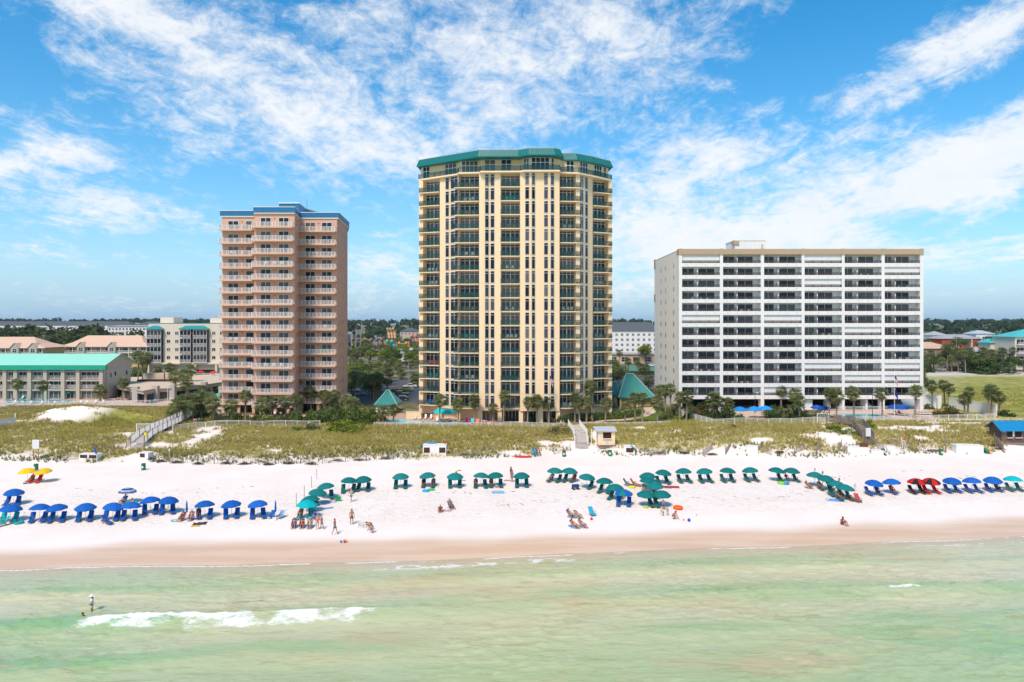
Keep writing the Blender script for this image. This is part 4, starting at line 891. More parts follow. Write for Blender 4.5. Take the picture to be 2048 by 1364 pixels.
# ================================================================ plants
M['frond'] = foliage('palm frond', (.12, .175, .055), (.40, .43, .19), .45, patch=.35)
M['frond_dead'] = foliage('dry palm frond', (.22, .15, .07), (.42, .31, .17), .2)
M['trunk'] = mat('palm trunk', (.28, .22, .17), .95, .1, .35, 4, bump=.5, bs=12)
M['boots'] = mat('leaf base trunk', (.13, .085, .05), .95, .1, .4, 6, bump=.6, bs=14)
M['bark'] = mat('bark', (.11, .085, .06), .95, .1, .3, 4)
M['leaf'] = foliage('broad leaves', (.055, .10, .024), (.19, .25, .075), .4)
M['leaf_dark'] = foliage('dark leaves', (.035, .07, .02), (.11, .16, .055), .35)
M['leaf_yel'] = foliage('bright shrub leaves', (.11, .165, .014), (.30, .35, .06), .4)
M['leaf_olive'] = foliage('olive leaves', (.10, .11, .045), (.24, .25, .10), .35)
M['bloom'] = foliage('red oleander', (.25, .015, .02), (.40, .06, .04), .2)
M['far_leaf'] = foliage('far woods', (.022, .045, .024), (.055, .088, .042), .1, rnd=0, patch=.03)
M['far_leaf2'] = foliage('far pines', (.030, .048, .018), (.08, .10, .036), .1, rnd=0, patch=.03)

def quads_to_mesh(name, Q, mats, mi=None):
    Q = np.asarray(Q, np.float32); n = len(Q); return nmesh(name, Q.reshape(-1, 3), np.arange(4*n).reshape(n, 4), mats, mi)
def palm_crown(seed, nf=44, nd=15, R0=1.0):
    r = np.random.default_rng(seed); Q = []; mi = []
    def frond(az, el, ln, dead):
        d = np.array([math.cos(az)*math.cos(el), math.sin(az)*math.cos(el), math.sin(el)])
        side = np.array([-math.sin(az), math.cos(az), 0]); up = np.cross(d, side)*-1
        if up[2] < 0: up = -up
        base = np.array([0, 0, 0.0])+d*.12; hub = d*ln*.52+np.array([0, 0, -.05])
        w = .028; Q.append([base-side*w, base+side*w, hub+side*w, hub-side*w]); mi.append(2 if not dead else 1)
        nb = 8
        for k in range(nb):
            a = (k-(nb-1)/2)/(nb-1)*2.35+r.normal(0, .06); L = ln*(.66-.10*abs(a))*(r.uniform(.85, 1.1))
            dd = d*math.cos(a)+side*math.sin(a); cr = -d*math.sin(a)+side*math.cos(a)
            dr = np.array([0, 0, -1.0])*(.16 if not dead else .5)*L
            tip = hub+dd*L+dr*1.2+up*abs(a)*.12; mid = hub+dd*L*.5+dr*.18+up*.05; ww = .075*(1.15 if not dead else .8)
            Q.append([hub, mid-cr*ww, tip, mid+cr*ww]); mi.append(1 if dead else 0)
    for i in range(nf):
        el = math.asin(np.clip(-.72+1.7*((i+.5)/nf), -1, 1)); frond(i*2.39996+r.normal(0, .2), el+r.normal(0, .15), R0*r.uniform(1.3, 1.65), False)
    for i in range(nd): frond(i*2.39996+1+r.normal(0, .3), -r.uniform(.75, 1.35), R0*r.uniform(.9, 1.35), True)
    return quads_to_mesh('crown', Q, [M['frond'], M['frond_dead'], M['trunk']], mi)
CROWNS = [palm_crown(s, nf, nd, q) for s, nf, nd, q in ((1, 60, 12, 1.05), (2, 54, 20, 1.0), (3, 64, 16, 1.12), (4, 50, 24, .98), (5, 60, 8, 1.05))]
def palm_trunk(seed, h=5.0, lean=0.0):
    r = random.Random(seed); b = MB(); n = 7; pts = []; rad = []
    for i in range(n+1):
        u = i/n; pts.append((lean*u*u*h, .04*math.sin(u*5+seed), u*h)); rad.append(.19*(1.35 if u < .05 else 1)*(1-.25*u)+(.07*max(0, (u-.62)/.38)))
    b.path(pts, rad, 8)
    for k in range(34):
        u = .66+.33*k/34; a = k*2.4; x = lean*u*u*h; q = .20; z = u*h
        b.tube((x+math.cos(a)*q, math.sin(a)*q, z-.05), (x+math.cos(a)*(q+.12), math.sin(a)*(q+.12), z+.18), .05, .02, 4, 1)
    return b.mesh('trunk', [M['trunk'], M['boots']])
TRUNKS = [[palm_trunk(i*3+j, h, ln) for j, ln in enumerate((0, .035, -.04))] for i, h in enumerate((3.0, 4.5, 6.0, 8.0))]
TH = (3.0, 4.5, 6.0, 8.0); TL = (0, .035, -.04)
pal_n = [0]
def palm(label, x, Y, z, h, group, cs=1.0, cat='palm tree', v=None):
    """h: height of the crown's heart"""
    k = pal_n[0]; pal_n[0] += 1; rr = random.Random(k*13+5)
    i = min(range(4), key=lambda q: abs(TH[q]-h)); j = rr.randrange(3)
    t = thing('palm_tree', label, cat, (x, Y, z-.1), 0, group)
    s = h/TH[i]; put('trunk', TRUNKS[i][j], t, (0, 0, 0), 0, (1, 1, s))
    put('crown', CROWNS[k % 5 if v is None else v], t, (TL[j]*TH[i], 0, h), rr.uniform(0, 6.28), cs*rr.uniform(.92, 1.1))
    return t
def palms(rows, group, desc, cs=1.0, word='palm tree'):
    """rows: (px, crown centre row, foot row[, Y]) from west to east"""
    rows = sorted(rows, key=lambda q: q[0]); n = len(rows)
    for i, q in enumerate(rows):
        x, yc, yb = q[:3]
        if len(q) > 3: Yd = q[3]; X = (x-1024)/F*Yd; z = gz(X, Yd)
        else: X, Yd, z = G(x, yb)
        h = max(1.3, HC-(yc-HY)/F*Yd-z); nm = 'westernmost' if i == 0 else 'easternmost' if i == n-1 else (ORD[i] if i <= n//2 else ORD[n-1-i])
        side = '' if i in (0, n-1) else (' from the west' if i <= n//2 else ' from the east')
        palm(f'{nm} sabal palm{side} {desc}', X, Yd, z, h, group, cs)
palms([(36, 767, 803), (86, 770, 804), (200, 780, 802), (245, 763, 802)], 'palms by the hotel pool', 'beside the hotel pool', 1.12)
palms([(354, 808, 846), (366, 800, 843), (372, 812, 845), (386, 800, 842), (396, 790, 836), (403, 806, 840), (410, 782, 822), (418, 795, 830), (428, 803, 845), (446, 775, 806), (451, 790, 822)], 'palms along the boardwalk', 'in the clump by the west boardwalk', 1.05)
palms([(463, 809, 842), (491, 790, 842), (523, 808, 841), (543, 803, 843), (572, 802, 841), (592, 800, 843), (597, 768, 822), (622, 782, 824), (648, 788, 826), (692, 800, 838), (672, 788, 825), (705, 808, 842), (661, 795, 832)], 'palms before the salmon tower', 'in the row before the salmon tower', 1.05)
palms([(766, 820, 846), (787, 818, 848), (879, 799, 848), (917, 807, 848), (950, 800, 847), (985, 815, 848), (1007, 790, 847), (1046, 798, 843), (1055, 802, 849), (1074, 800, 847), (1097, 804, 846)], 'palms before the yellow tower', 'in the row before the yellow tower', .95)
palms([(1150, 794, 845), (1159, 803, 846), (1173, 803, 846), (1184, 772, 838), (1211, 803, 849), (1250, 812, 850), (1270, 795, 848), (1285, 795, 848), (1315, 802, 847), (1318, 778, 822), (1331, 780, 825), (1341, 776, 832), (1359, 793, 843), (1373, 791, 842)], 'palms on the lawn', 'on the lawn with the curved path', .95)
palms([(1408, 771, 812), (1426, 797, 842), (1435, 800, 840), (1456, 783, 815), (1454, 806, 841), (1562, 780, 820), (1590, 788, 826), (1599, 800, 840), (1658, 785, 838), (1673, 790, 839), (1708, 783, 839), (1765, 785, 837), (1830, 780, 837), (1836, 772, 818)], 'palms before the white block', 'in the row before the white block', 1.05)
palms([(1865, 770, 818), (1889, 768, 812), (1897, 775, 814), (1929, 797, 833), (1936, 783, 833), (1976, 782, 832), (1983, 777, 831), (1999, 793, 831)], 'palms by the white garden wall', 'beside the white garden wall', .95)
palms([(285, 718, 0, 205), (293, 715, 0, 212), (276, 712, 0, 208), (366, 748, 0, 190), (352, 752, 0, 192), (372, 762, 0, 188), (383, 738, 0, 205), (313, 738, 0, 238), (337, 734, 0, 238)], 'palms around the restaurant roof', 'around the flat restaurant roof', 1.25)

# ---- broadleaf crowns and shrubs
def leafball(seed, n, size, rx, rz, clumps=14, low=.0, mats=('leaf',), bloom=0.0, name='crown'):
    r = np.random.default_rng(seed); C = []
    for k in range(clumps):
        a = r.uniform(0, 6.28); t = math.acos(r.uniform(-.25 if low else .0, 1)); q = r.uniform(.45, .8)
        C.append((rx*q*math.sin(t)*math.cos(a), rx*q*math.sin(t)*math.sin(a), rz*q*math.cos(t), r.uniform(.30, .48)))
    Q = []; mi = []
    for k in range(n):
        c = C[r.integers(clumps)]; v = r.normal(0, 1, 3); v /= np.linalg.norm(v); p = np.array(c[:3])+v*np.array([rx, rx, rz])*c[3]*r.uniform(.55, 1.05)
        if p[2] < -rz*.5: p[2] *= .4
        nrm = v+r.normal(0, .6, 3); nrm /= np.linalg.norm(nrm); t = np.cross(nrm, r.normal(0, 1, 3)); t /= np.linalg.norm(t); u = np.cross(nrm, t); s = size*r.uniform(.6, 1.3)
        Q.append([p-t*s, p-u*s*.6, p+t*s, p+u*s*.6]); mi.append(len(mats)-1 if r.random() < bloom else 0)
    return quads_to_mesh(name, Q, [M[q] for q in mats], mi)
def trunk_mesh(seed, h, r0):
    r = random.Random(seed); b = MB(); b.path([(0, 0, 0), (.08*h*r.uniform(-1, 1), .05*h, h*.55), (.05*h*r.uniform(-1, 1), 0, h)], [r0*1.3, r0, r0*.5], 7)
    for k in range(6): a = k*1.05+r.random(); b.path([(0, .03*h, h*(.45+.07*k)), (math.cos(a)*h*.28, math.sin(a)*h*.28, h*(.8+.05*k)), (math.cos(a)*h*.45, math.sin(a)*h*.45, h*(1.0+.05*k))], [r0*.5, r0*.3, r0*.12], 5)
    return b.mesh('trunk', M['bark'])
TREE = {k: [leafball(40+i, 1000, .34, 1, .8, 16, 0, (m,)) for i in range(2)] for k, m in (('leaf', 'leaf'), ('dark', 'leaf_dark'), ('olive', 'leaf_olive'), ('yel', 'leaf_yel'))}
# unit crowns carry leaves in their own size, so scale leaf size with a bigger crown count
TREEU = {k: [leafball(60+i, 1500, .085, 1, .8, 18, 0, (m,)) for i in range(3)] for k, m in (('leaf', 'leaf'), ('dark', 'leaf_dark'), ('olive', 'leaf_olive'), ('yel', 'leaf_yel'))}
SHRUB = {k: [leafball(80+i, 700, .105, 1, .9, 12, 1, ms, bl, 'foliage') for i in range(2)] for k, ms, bl in (('leaf', ('leaf',), 0), ('dark', ('leaf_dark',), 0), ('olive', ('leaf_olive',), 0), ('yel', ('leaf_yel',), 0), ('red', ('leaf_dark', 'bloom'), .16))}
TRK = [trunk_mesh(i, 1.0, .05) for i in range(3)]
def tree(label, X, Y, h, r, kind='leaf', group=None, z=None):
    z = gz(X, Y) if z is None else z; t = thing('broadleaf_tree', label, 'tree', (X, Y, z-.1), 0, group); k = random.randrange(3)
    put('trunk', TRK[k], t, (0, 0, 0), random.uniform(0, 6), (h*.62, h*.62, h*.62)); put('crown', TREEU[kind][k], t, (0, 0, h-r*.72), random.uniform(0, 6), (r, r, r*.9)); return t
def shrub(label, X, Y, r, h=None, kind='leaf', group=None, name='shrub', z=None):
    z = gz(X, Y) if z is None else z; h = r if h is None else h
    o = put(name, SHRUB[kind][random.randrange(2)], None, (X, Y, z+h*.18), random.uniform(0, 6), (r*1.05, r*1.05, h*.95)); return tag(o, label, 'shrub', group)
def hedge(label, a, b, w, h, m='leaf', name='hedge'):
    f = Fr(a[:2], b[:2]); n = int(f.w*w*95); r = np.random.default_rng(int(f.w*100)); u = r.uniform(0, f.w, n); v = r.uniform(-w/2, w/2, n); zz = h*np.sqrt(r.uniform(.05, 1, n))*(1-.5*np.abs(v/w*1.6)**3)
    P = np.stack([f.a.x+f.d.x*u+f.n.x*v, f.a.y+f.d.y*u+f.n.y*v, 0*u], 1); P[:, 2] = hgt(P[:, 0], P[:, 1])+zz
    t = r.normal(0, 1, (n, 3)); t /= np.linalg.norm(t, axis=1)[:, None]; q = np.cross(t, r.normal(0, 1, (n, 3))); q /= np.linalg.norm(q, axis=1)[:, None]; s = r.uniform(.10, .2, n)[:, None]
    o = put(name, quads_to_mesh('hedge', np.stack([P-t*s, P-q*s*.6, P+t*s, P+q*s*.6], 1), [M[m]])); return tag(o, label, 'hedge')
hedge('low clipped hedge along the salmon tower pool deck', G(428, 851.5), G(628, 850.5), 1.0, 1.0, 'leaf')
hedge('rounded hedge bank under the east end of the yellow tower', G(1140, 841), G(1222, 838), 2.6, 1.5, 'leaf')
hedge('curved hedge inside the bend of the footpath', G(1225, 838), G(1282, 833), 3.4, 1.6, 'leaf')
hedge('low hedge behind the loungers by the yellow tower pool', G(812, 836), G(866, 836), 1.0, 1.1, 'leaf_dark')
hedge('flat hedge between cars in the parking lot', (pxy(783, 208)[0], 208), (pxy(820, 208)[0], 208), 3, 1.5, 'leaf_yel')
def bush(label, x, yb, wpx, hpx, kind='leaf', name='shrub', group=None):
    X, Y, z = G(x, yb); k = Y/F; return shrub(label, X, Y, wpx*k/2, hpx*k, kind, group, name, z)
bush('big dark rounded shrub between the path umbrellas and the white block', 1590, 838, 46, 27, 'dark')
bush('red flowering oleander shrub by the white garden wall', 1893, 833, 54, 24, 'red', 'oleander')
bush('red flowering shrub among palms west of the blue patio umbrellas', 1412, 838, 50, 34, 'red', 'oleander')
bush('dark leafy shrub beside the red flowering shrub', 1440, 842, 40, 30, 'dark')
bush('low dark sago shrub beside the patio umbrellas', 1547, 840, 32, 17, 'dark')
bush('small dark shrub under the easternmost garden palms', 2012, 832, 34, 14, 'dark')
bush('bright green shrub beside the grey dune stairway', 1667, 861, 34, 16, 'yel')
bush('rounded bright shrub east of the grey dune stairway', 1740, 858, 24, 22, 'yel')
bush('spreading green shrub below the grey stairway', 1700, 868, 44, 11, 'yel')
bush('green shrub on the dune beside the white stairs', 1120, 868, 48, 16, 'olive')
bush('small green shrub at the white fence on the dune crest', 1465, 858, 20, 10, 'leaf')
bush('small shrub by the pool gate of the white block', 1655, 836, 22, 12, 'dark')
bush('spiky plant below the white wall', 1857, 818, 22, 12, 'leaf')
bush('dark shrub beside the yellow tower steps', 1128, 845, 26, 18, 'dark')
bush('round shrub left of the small pool house', 738, 836, 34, 26, 'leaf')
bush('tall leafy shrub between the salmon tower and the pool house', 716, 850, 62, 40, 'leaf')
bush('broad dune shrub below the salmon tower fence', 690, 862, 80, 24, 'yel')
bush('dense shrub under the palms of the salmon tower', 652, 846, 54, 34, 'leaf')
bush('dark purple leaved shrub beside the salmon tower', 668, 838, 30, 36, 'dark')
bush('trailing green shrub over the west dune fence', 610, 862, 60, 14, 'leaf')
bush('small rounded shrub at the boardwalk clump', 398, 848, 30, 12, 'dark')
bush('low green shrub beside the spa pool', 422, 838, 22, 12, 'dark')
bush('green shrub under the boardwalk palms', 340, 852, 30, 9, 'leaf')
bush('leafy hedge shrub behind the hotel gable', 275, 755, 44, 22, 'leaf')
bush('second leafy shrub behind the restaurant plant', 300, 750, 40, 22, 'yel')
bush('shrub below the screened hotel bays', 340, 748, 44, 20, 'leaf')
bush('large dark thicket shrub on the eastern dune meadow', 1980, 747, 92, 26, 'dark')
bush('grey green thicket shrub on the eastern dune meadow', 1921, 742, 44, 21, 'olive')
bush('rounded olive shrub beside the dark thicket', 1950, 744, 40, 20, 'olive')
bush('dark shrub at the rear corner of the white block', 1856, 745, 30, 22, 'dark')
bush('brown stemmed shrub at the foot of the white block', 1850, 775, 18, 40, 'olive')
def bushes(n, x0, x1, y0, y1, seed, desc, group, kinds=('leaf', 'yel', 'olive', 'leaf')):
    r = random.Random(seed); xs = sorted(r.uniform(x0, x1) for _ in range(n))
    for i, x in enumerate(xs): bush(f'{ORD[i]} low shrub from the west {desc}', x, r.uniform(y0, y1), r.uniform(22, 40), r.uniform(14, 25), r.choice(kinds), 'shrub', group)
bushes(16, 430, 660, 839, 845, 41, 'behind the salmon tower fence', 'shrubs along the salmon tower fence'); bushes(14, 640, 770, 826, 848, 42, 'between the salmon tower and the yellow pool', 'shrubs between the two towers'); bushes(10, 1010, 1130, 838, 844, 43, 'at the foot of the yellow tower', 'shrubs at the foot of the yellow tower'); bushes(14, 1330, 1470, 828, 842, 44, 'west of the bright blue patio umbrellas', 'shrubs west of the patio umbrellas'); bushes(10, 1540, 1680, 830, 839, 45, 'between the patio and the eastern pool', 'shrubs beside the eastern pool'); bushes(9, 345, 440, 832, 845, 46, 'under the west boardwalk palms', 'shrubs under the boardwalk palms')
# ---- the thickets behind the towers
def scatter(label, plab, n, x0, x1, y0, y1, ph, th, seed, group, ratio=.5, avoid=(), kinds=('leaf', 'dark', 'olive')):
    r = random.Random(seed); spots = sorted([(r.uniform(y0, y1), r.uniform(x0, x1)) for _ in range(n)])
    for (y, x) in spots:
        if any(a <= x <= c and b <= y <= d for a, b, c, d in avoid): continue
        X, Y, z = G(x, y)
        if r.random() < ratio: palm(plab, X, Y, z, r.uniform(*ph), group+' palms', r.uniform(1.0, 1.35))
        else: h = r.uniform(*th); tree(label, X, Y, h, h*r.uniform(.42, .6), r.choice(kinds), group, z)
scatter('leafy tree in the thicket between the salmon and yellow towers', 'palm in the thicket between the salmon and yellow towers', 64, 700, 800, 738, 800, (3.5, 6.5), (4, 7), 3, 'thicket behind the small pool house', .72, ((784, 758, 840, 830),), ('leaf', 'olive', 'yel'))
scatter('leafy tree behind the parking lot and before the water park', 'palm behind the parking lot and before the water park', 60, 698, 838, 702, 738, (5, 8.5), (6, 10), 5, 'trees behind the parking lot', .55, (), ('leaf', 'olive', 'yel', 'leaf'))
scatter('small tree among the water park slides', 'palm among the water park slides', 40, 698, 838, 678, 698, (6, 10), (7, 11), 6, 'trees of the water park', .45, (), ('leaf', 'olive', 'dark'))
palms([(803, 745, 0, 262), (832, 757, 0, 232), (812, 722, 0, 300), (822, 725, 0, 300), (836, 716, 0, 300), (798, 725, 0, 300)], 'palms by the car park', 'by the car park beside the yellow tower', 1.25)
scatter('leafy tree before the white slate roofed block', 'palm before the white slate roofed block', 16, 1222, 1312, 699, 706, (6, 8), (8, 12), 8, 'trees before the slate roofed block', .25)
palms([(1239, 705, 0, 330), (1257, 722, 0, 285), (1275, 722, 0, 280), (1285, 735, 0, 270), (1292, 735, 0, 262), (1297, 760, 0, 205), (1232, 724, 0, 280)], 'palms by the tennis court', 'by the green tennis court', 1.15)
scatter('shrubby tree behind the steep teal pavilion', 'bushy palm behind the steep teal pavilion', 14, 1222, 1252, 757, 776, (3, 5), (3, 5), 9, 'bushes behind the teal pavilion', .5)
tree('bright green tree before the low peach building', *G(1292, 728)[:2], 9.5, 4.6, 'yel')
hedge('long hedge along the tennis court', (pxy(1222, 262)[0], 262), (pxy(1325, 262)[0], 262), 2.5, 2.0, 'leaf_dark')
scatter('leafy tree along the road east of the white block', 'palm along the road east of the white block', 60, 1846, 2060, 734, 747, (4.5, 9.5), (4.5, 8), 11, 'trees along the eastern road', .72, ())
scatter('dark tree around the eastern shops', 'tall palm around the eastern shops', 56, 1846, 2060, 683, 712, (6, 10), (7, 11), 12, 'trees around the eastern shops', .35, ((1885, 660, 1968, 692),))
scatter('rounded tree between the peach roofed apartment houses', 'palm between the peach roofed apartment houses', 14, 82, 128, 694, 716, (6, 9), (9, 14), 14, 'trees between the apartment houses', .35, ())
scatter('tree behind the peach roofed apartment houses', 'palm behind the peach roofed apartment houses', 26, -20, 300, 683, 690, (8, 11), (9, 13), 15, 'trees behind the apartment houses', .25)

# ---- far woods: one mass
def woods(name, rows, m, seed, size=2.2, per=34, xr=None):
    r = np.random.default_rng(seed); Qs = []
    for (Y0, sp, hmin, hmax, x0, x1) in rows:
        a, c = (x0-1024)/F*Y0, (x1-1024)/F*Y0; n = int((c-a)/sp)
        for k in range(n):
            X = r.uniform(a, c); Y = Y0*r.uniform(.94, 1.08); h = r.uniform(hmin, hmax); R0 = h*r.uniform(.32, .5); z0 = gz(X, Y)
            v = r.normal(0, 1, (per, 3)); v[:, 2] = np.abs(v[:, 2])*.9-.25; v[:, 1] -= .4; v /= np.linalg.norm(v, axis=1)[:, None]
            P = np.array([X, Y, z0+h-R0*.8])+v*np.array([R0, R0, R0*.85])*r.uniform(.75, 1.08, (per, 1))
            nr = v+r.normal(0, .45, (per, 3)); nr /= np.linalg.norm(nr, axis=1)[:, None]; t = np.cross(nr, r.normal(0, 1, (per, 3))); t /= np.linalg.norm(t, axis=1)[:, None]; u = np.cross(nr, t); s = (size*h/12*r.uniform(.5, 1.0, (per, 1)))
            Qs.append(np.stack([P-t*s, P-u*s*.75, P+t*s, P+u*s*.75], 1))
    Q = np.concatenate(Qs); o = put(name, quads_to_mesh(name, Q, [m])); return tag(o, kind='stuff')
woods('far_woods', [(660, 6, 10, 14, 330, 2100), (760, 6, 10, 15, 330, 2100), (900, 7, 11, 16, -60, 2110), (1050, 7, 11, 16, -60, 2110), (1250, 8, 12, 17, -60, 2110), (1500, 9, 12, 18, -60, 2110), (1800, 11, 12, 18, -60, 2110), (2300, 14, 13, 19, -60, 2110)], M['far_leaf'], 21, 2.4, 30)
woods('pine_wood', [(430, 4.5, 11, 14, -60, 300), (470, 4, 13, 16.5, -60, 255), (510, 4, 15, 18.5, -60, 205), (560, 4, 16, 19.5, -60, 205)], M['far_leaf2'], 22, 1.7, 36)

# ---- dune grass: uncountable
def grass(name, n, m, seed, dens, hh, box, w=.045, blades=6, lean=.45):
    r = np.random.default_rng(seed); X = r.uniform(box[0], box[1], n); Y = r.uniform(box[2], box[3], n); d = dens(X, Y); k = r.random(n) < d; X, Y, d = X[k], Y[k], d[k]; n = len(X)
    Z = hgt(X, Y); H = r.uniform(*hh, n)*(.55+.6*fbm2(X*.2+30, Y*.3, 3)); T = []
    for b in range(blades):
        a = r.uniform(0, 6.28, n); o = r.uniform(0, .16, n); l = r.uniform(.1, lean, n)*H; hb = H*r.uniform(.6, 1.0, n); px, py = X+np.cos(a)*o, Y+np.sin(a)*o
        sx, sy = -np.sin(a)*w, np.cos(a)*w
        T.append(np.stack([np.stack([px-sx, py-sy, Z-.02], 1), np.stack([px+sx, py+sy, Z-.02], 1), np.stack([px+np.cos(a)*l, py+np.sin(a)*l, Z+hb], 1)], 1))
    T = np.concatenate(T); o = put(name, nmesh(name, T.reshape(-1, 3), np.arange(3*len(T)).reshape(-1, 3), [m])); return tag(o, kind='stuff')
M['oats'] = foliage('dune grass blades', (.45, .385, .075), (.64, .57, .21), .3, patch=.12)
M['oats2'] = foliage('brown dune grass', (.34, .24, .10), (.46, .35, .16), .3, patch=.12)
M['greens'] = foliage('green beach grass', (.10, .14, .035), (.24, .27, .09), .3, patch=.2)
grass('dune_grass', 105000, M['oats'], 31, lambda x, y: grass_density(x, y)*.95, (.5, 1.05), (-125, 125, 112, 173))
grass('brown_dune_grass', 45000, M['oats2'], 32, lambda x, y: grass_density(x, y)*sst(.42, .6, fbm2(x*.09+50, y*.15, 3)), (.35, .8), (-125, 125, 112, 173))
def toeband(x, y): d = y-toe(x); return sst(-.2, 1.0, d)*(1-sst(3.5, 7, d))*sst(.53, .63, fbm2(x*.28+70, y*.35, 3)+.12*((x > -60) & (x < -15))+.10*((x > 38) & (x < 56))+.16*((x < -72)))
grass('green_beach_grass', 40000, M['greens'], 33, lambda x, y: np.clip(toeband(x, y)+.10*grass_density(x, y)*sst(.5, .62, fbm2(x*.11+12, y*.17, 3)), 0, 1), (.45, .95), (-125, 125, 105, 150), .04, 7)
M['meadow'] = foliage('meadow grass', (.26, .25, .03), (.48, .42, .12), .3, patch=.08)
grass('lawn_grass', 60000, M['meadow'], 34, lambda x, y: lawnmask(x, y)*sst(.30, .52, fbm2(x*.2, y*.2, 4)), (.15, .4), (-85, 175, 139, 215), .06, 4, .8)

def haze():
    b = MB(); b.box(-5200, -700, -17, 5200, 7200, 78); m = bpy.data.materials.new('thin sea haze'); m.use_nodes = True; N = m.node_tree.nodes; L = m.node_tree.links
    for q in list(N):
        if q.type == 'BSDF_PRINCIPLED': N.remove(q)
    v = N.new('ShaderNodeVolumePrincipled'); v.inputs['Color'].default_value = (.80, .89, .97, 1); v.inputs['Density'].default_value = .00007; v.inputs['Anisotropy'].default_value = .2
    L.new(v.outputs[0], [q for q in N if q.type == 'OUTPUT_MATERIAL'][0].inputs['Volume']); tag(b.build('haze', m), kind='stuff')
haze()
# ================================================================ things on the beach
C_BLUE = (.006, .105, .42); C_TEAL = (.003, .155, .150); C_TURQ = (.0, .42, .45); C_YEL = (.85, .50, .005); C_RED = (.62, .012, .012); C_BLACK = (.02, .016, .018); C_NAVY = (.03, .06, .16); C_WHITE = (.80, .79, .77)
def canopy_mesh(name, second=None, stripes=False):
    b = MB(); n = 32; prof = [(.0, .52), (.12, .515), (.35, .46), (.65, .31), (.88, .13), (1.0, 0.0), (1.005, -.13)]
    def mi(i, q):
        if second is None: return 0
        if stripes: return q % 2
        return 1 if (i//4) % 2 == 0 else 0
    k = len(prof); base = len(b.v)
    for i in range(n):
        a = 2*math.pi*i/n; ph = abs(((i % 4)/4.0)-.5)*2
        for (r, z) in prof:
            f = r if r <= 1 else 1; rr = r*1.16*(1-.05*(1-ph)*f*f); b.v.append((rr*math.cos(a), rr*math.sin(a), z-.03*(1-ph)*f*f*(1 if z > -.1 else -1)))
    for i in range(n):
        j = (i+1) % n
        for q in range(k-1): b.f.append((base+i*k+q, base+i*k+q+1, base+j*k+q+1, base+j*k+q)); b.m.append(mi(i, q))
    return b.mesh(name, [M['canvas']]+([second] if second else []))
M['canvas'] = mat('canvas', (1, 1, 1), .8, .2, .07, 2.5, tint=True)
CAN = {'plain': canopy_mesh('canopy'), 'black': canopy_mesh('canopy', mat('black canvas', C_BLACK, .8, .2)), 'blue': canopy_mesh('canopy', mat('blue canvas', C_BLUE, .8, .2)), 'stripe': canopy_mesh('canopy', mat('pale stripe', (.35, .42, .55), .8, .2), True)}
_b = MB(); _b.tube((0, 0, -.2), (0, 0, 1.98), .022, .022, 6); _b.ball((0, 0, 2.0), .035, n=6, k=4); POLE = _b.mesh('pole', M['frame'])
_b = MB()
for i in range(8): a = math.pi*i/4; _b.tube((0, 0, 1.55), (math.cos(a)*.62, math.sin(a)*.62, 1.80), .009, .009, 4); _b.tube((0, 0, 1.94), (math.cos(a)*1.12, math.sin(a)*1.12, 1.47), .009, .009, 4)
RIBS = _b.mesh('ribs', M['steel'])
def umbrella(label, loc, col, group, kind='plain', s=1.0, tilt=0.0, cat='beach umbrella', name='beach_umbrella'):
    t = thing(name, label, cat, loc, random.uniform(0, 1), group, s); t.rotation_euler = (R(random.uniform(-6, 6)), R(random.uniform(-6, 6)), random.uniform(0, .8)); jit = random.uniform(.88, 1.18); col = [min(.95, c*jit+.004*(jit > 1.08)) for c in col]
    put('pole', POLE, t); put('ribs', RIBS, t); put('canopy', CAN[kind], t, (0, 0, 1.48), 0, None, col); return t
# recliner facing -y: wooden frame, cloth seat, back and leg rest
def _lounger():
    fr = MB()
    for s in (-.29, .29):
        fr.tube((s, .72, 1.02), (s, .22, .34), .022, n=5); fr.tube((s, .28, .36), (s, -.95, .20), .022, n=5); fr.tube((s, .55, 0), (s, -.05, .60), .022, n=5); fr.tube((s, -.45, 0), (s, .2, .58), .022, n=5); fr.box(s-.035, -.22, .585, s+.035, .46, .615); fr.tube((s, -.92, 0), (s, -.86, .23), .02, n=5)
    for y, z in ((.55, .04), (-.45, .04), (-.92, .2), (.72, 1.02)): fr.tube((-.29, y, z), (.29, y, z), .02, n=5)
    def pad(y0, z0, y1, z1, th=.05, w=.27, nn=4):
        b = MB(); d = Vector((0, y1-y0, z1-z0)); nrm = Vector((0, -d.z, d.y)).normalized()
        if nrm.z < 0: nrm = -nrm
        for i in range(nn):
            p = Vector((0, y0, z0))+d*(i/nn); q = Vector((0, y0, z0))+d*((i+.96)/nn); o = len(b.v)
            for base in (p, q):
                for sx, sn in ((-w, 0), (w, 0), (w, th), (-w, th)): b.v.append((sx, base.y+nrm.y*sn, base.z+nrm.z*sn))
            for f in ((0, 3, 2, 1), (4, 5, 6, 7), (0, 1, 5, 4), (1, 2, 6, 5), (2, 3, 7, 6), (3, 0, 4, 7)): b.f.append(tuple(o+k for k in f)); b.m.append(0)
        return b
    return [('frame', fr.mesh('frame', M['teak']), False), ('backrest', pad(.22, .34, .75, 1.05).mesh('backrest', M['cloth']), True), ('seat', pad(.22, .35, -.32, .30, .05).mesh('seat', M['cloth']), True), ('leg_rest', pad(-.33, .30, -.97, .21, .05).mesh('leg_rest', M['cloth']), True)]
LOUNGER = _lounger()
def lounger(label, loc, rz, col, group, cat='beach lounger', name='beach_lounger'):
    t = thing(name, label, cat, loc, rz, group, (.88, .95, .95))
    for n, me, tin in LOUNGER: put(n, me, t, color=col if tin else None)
    return t
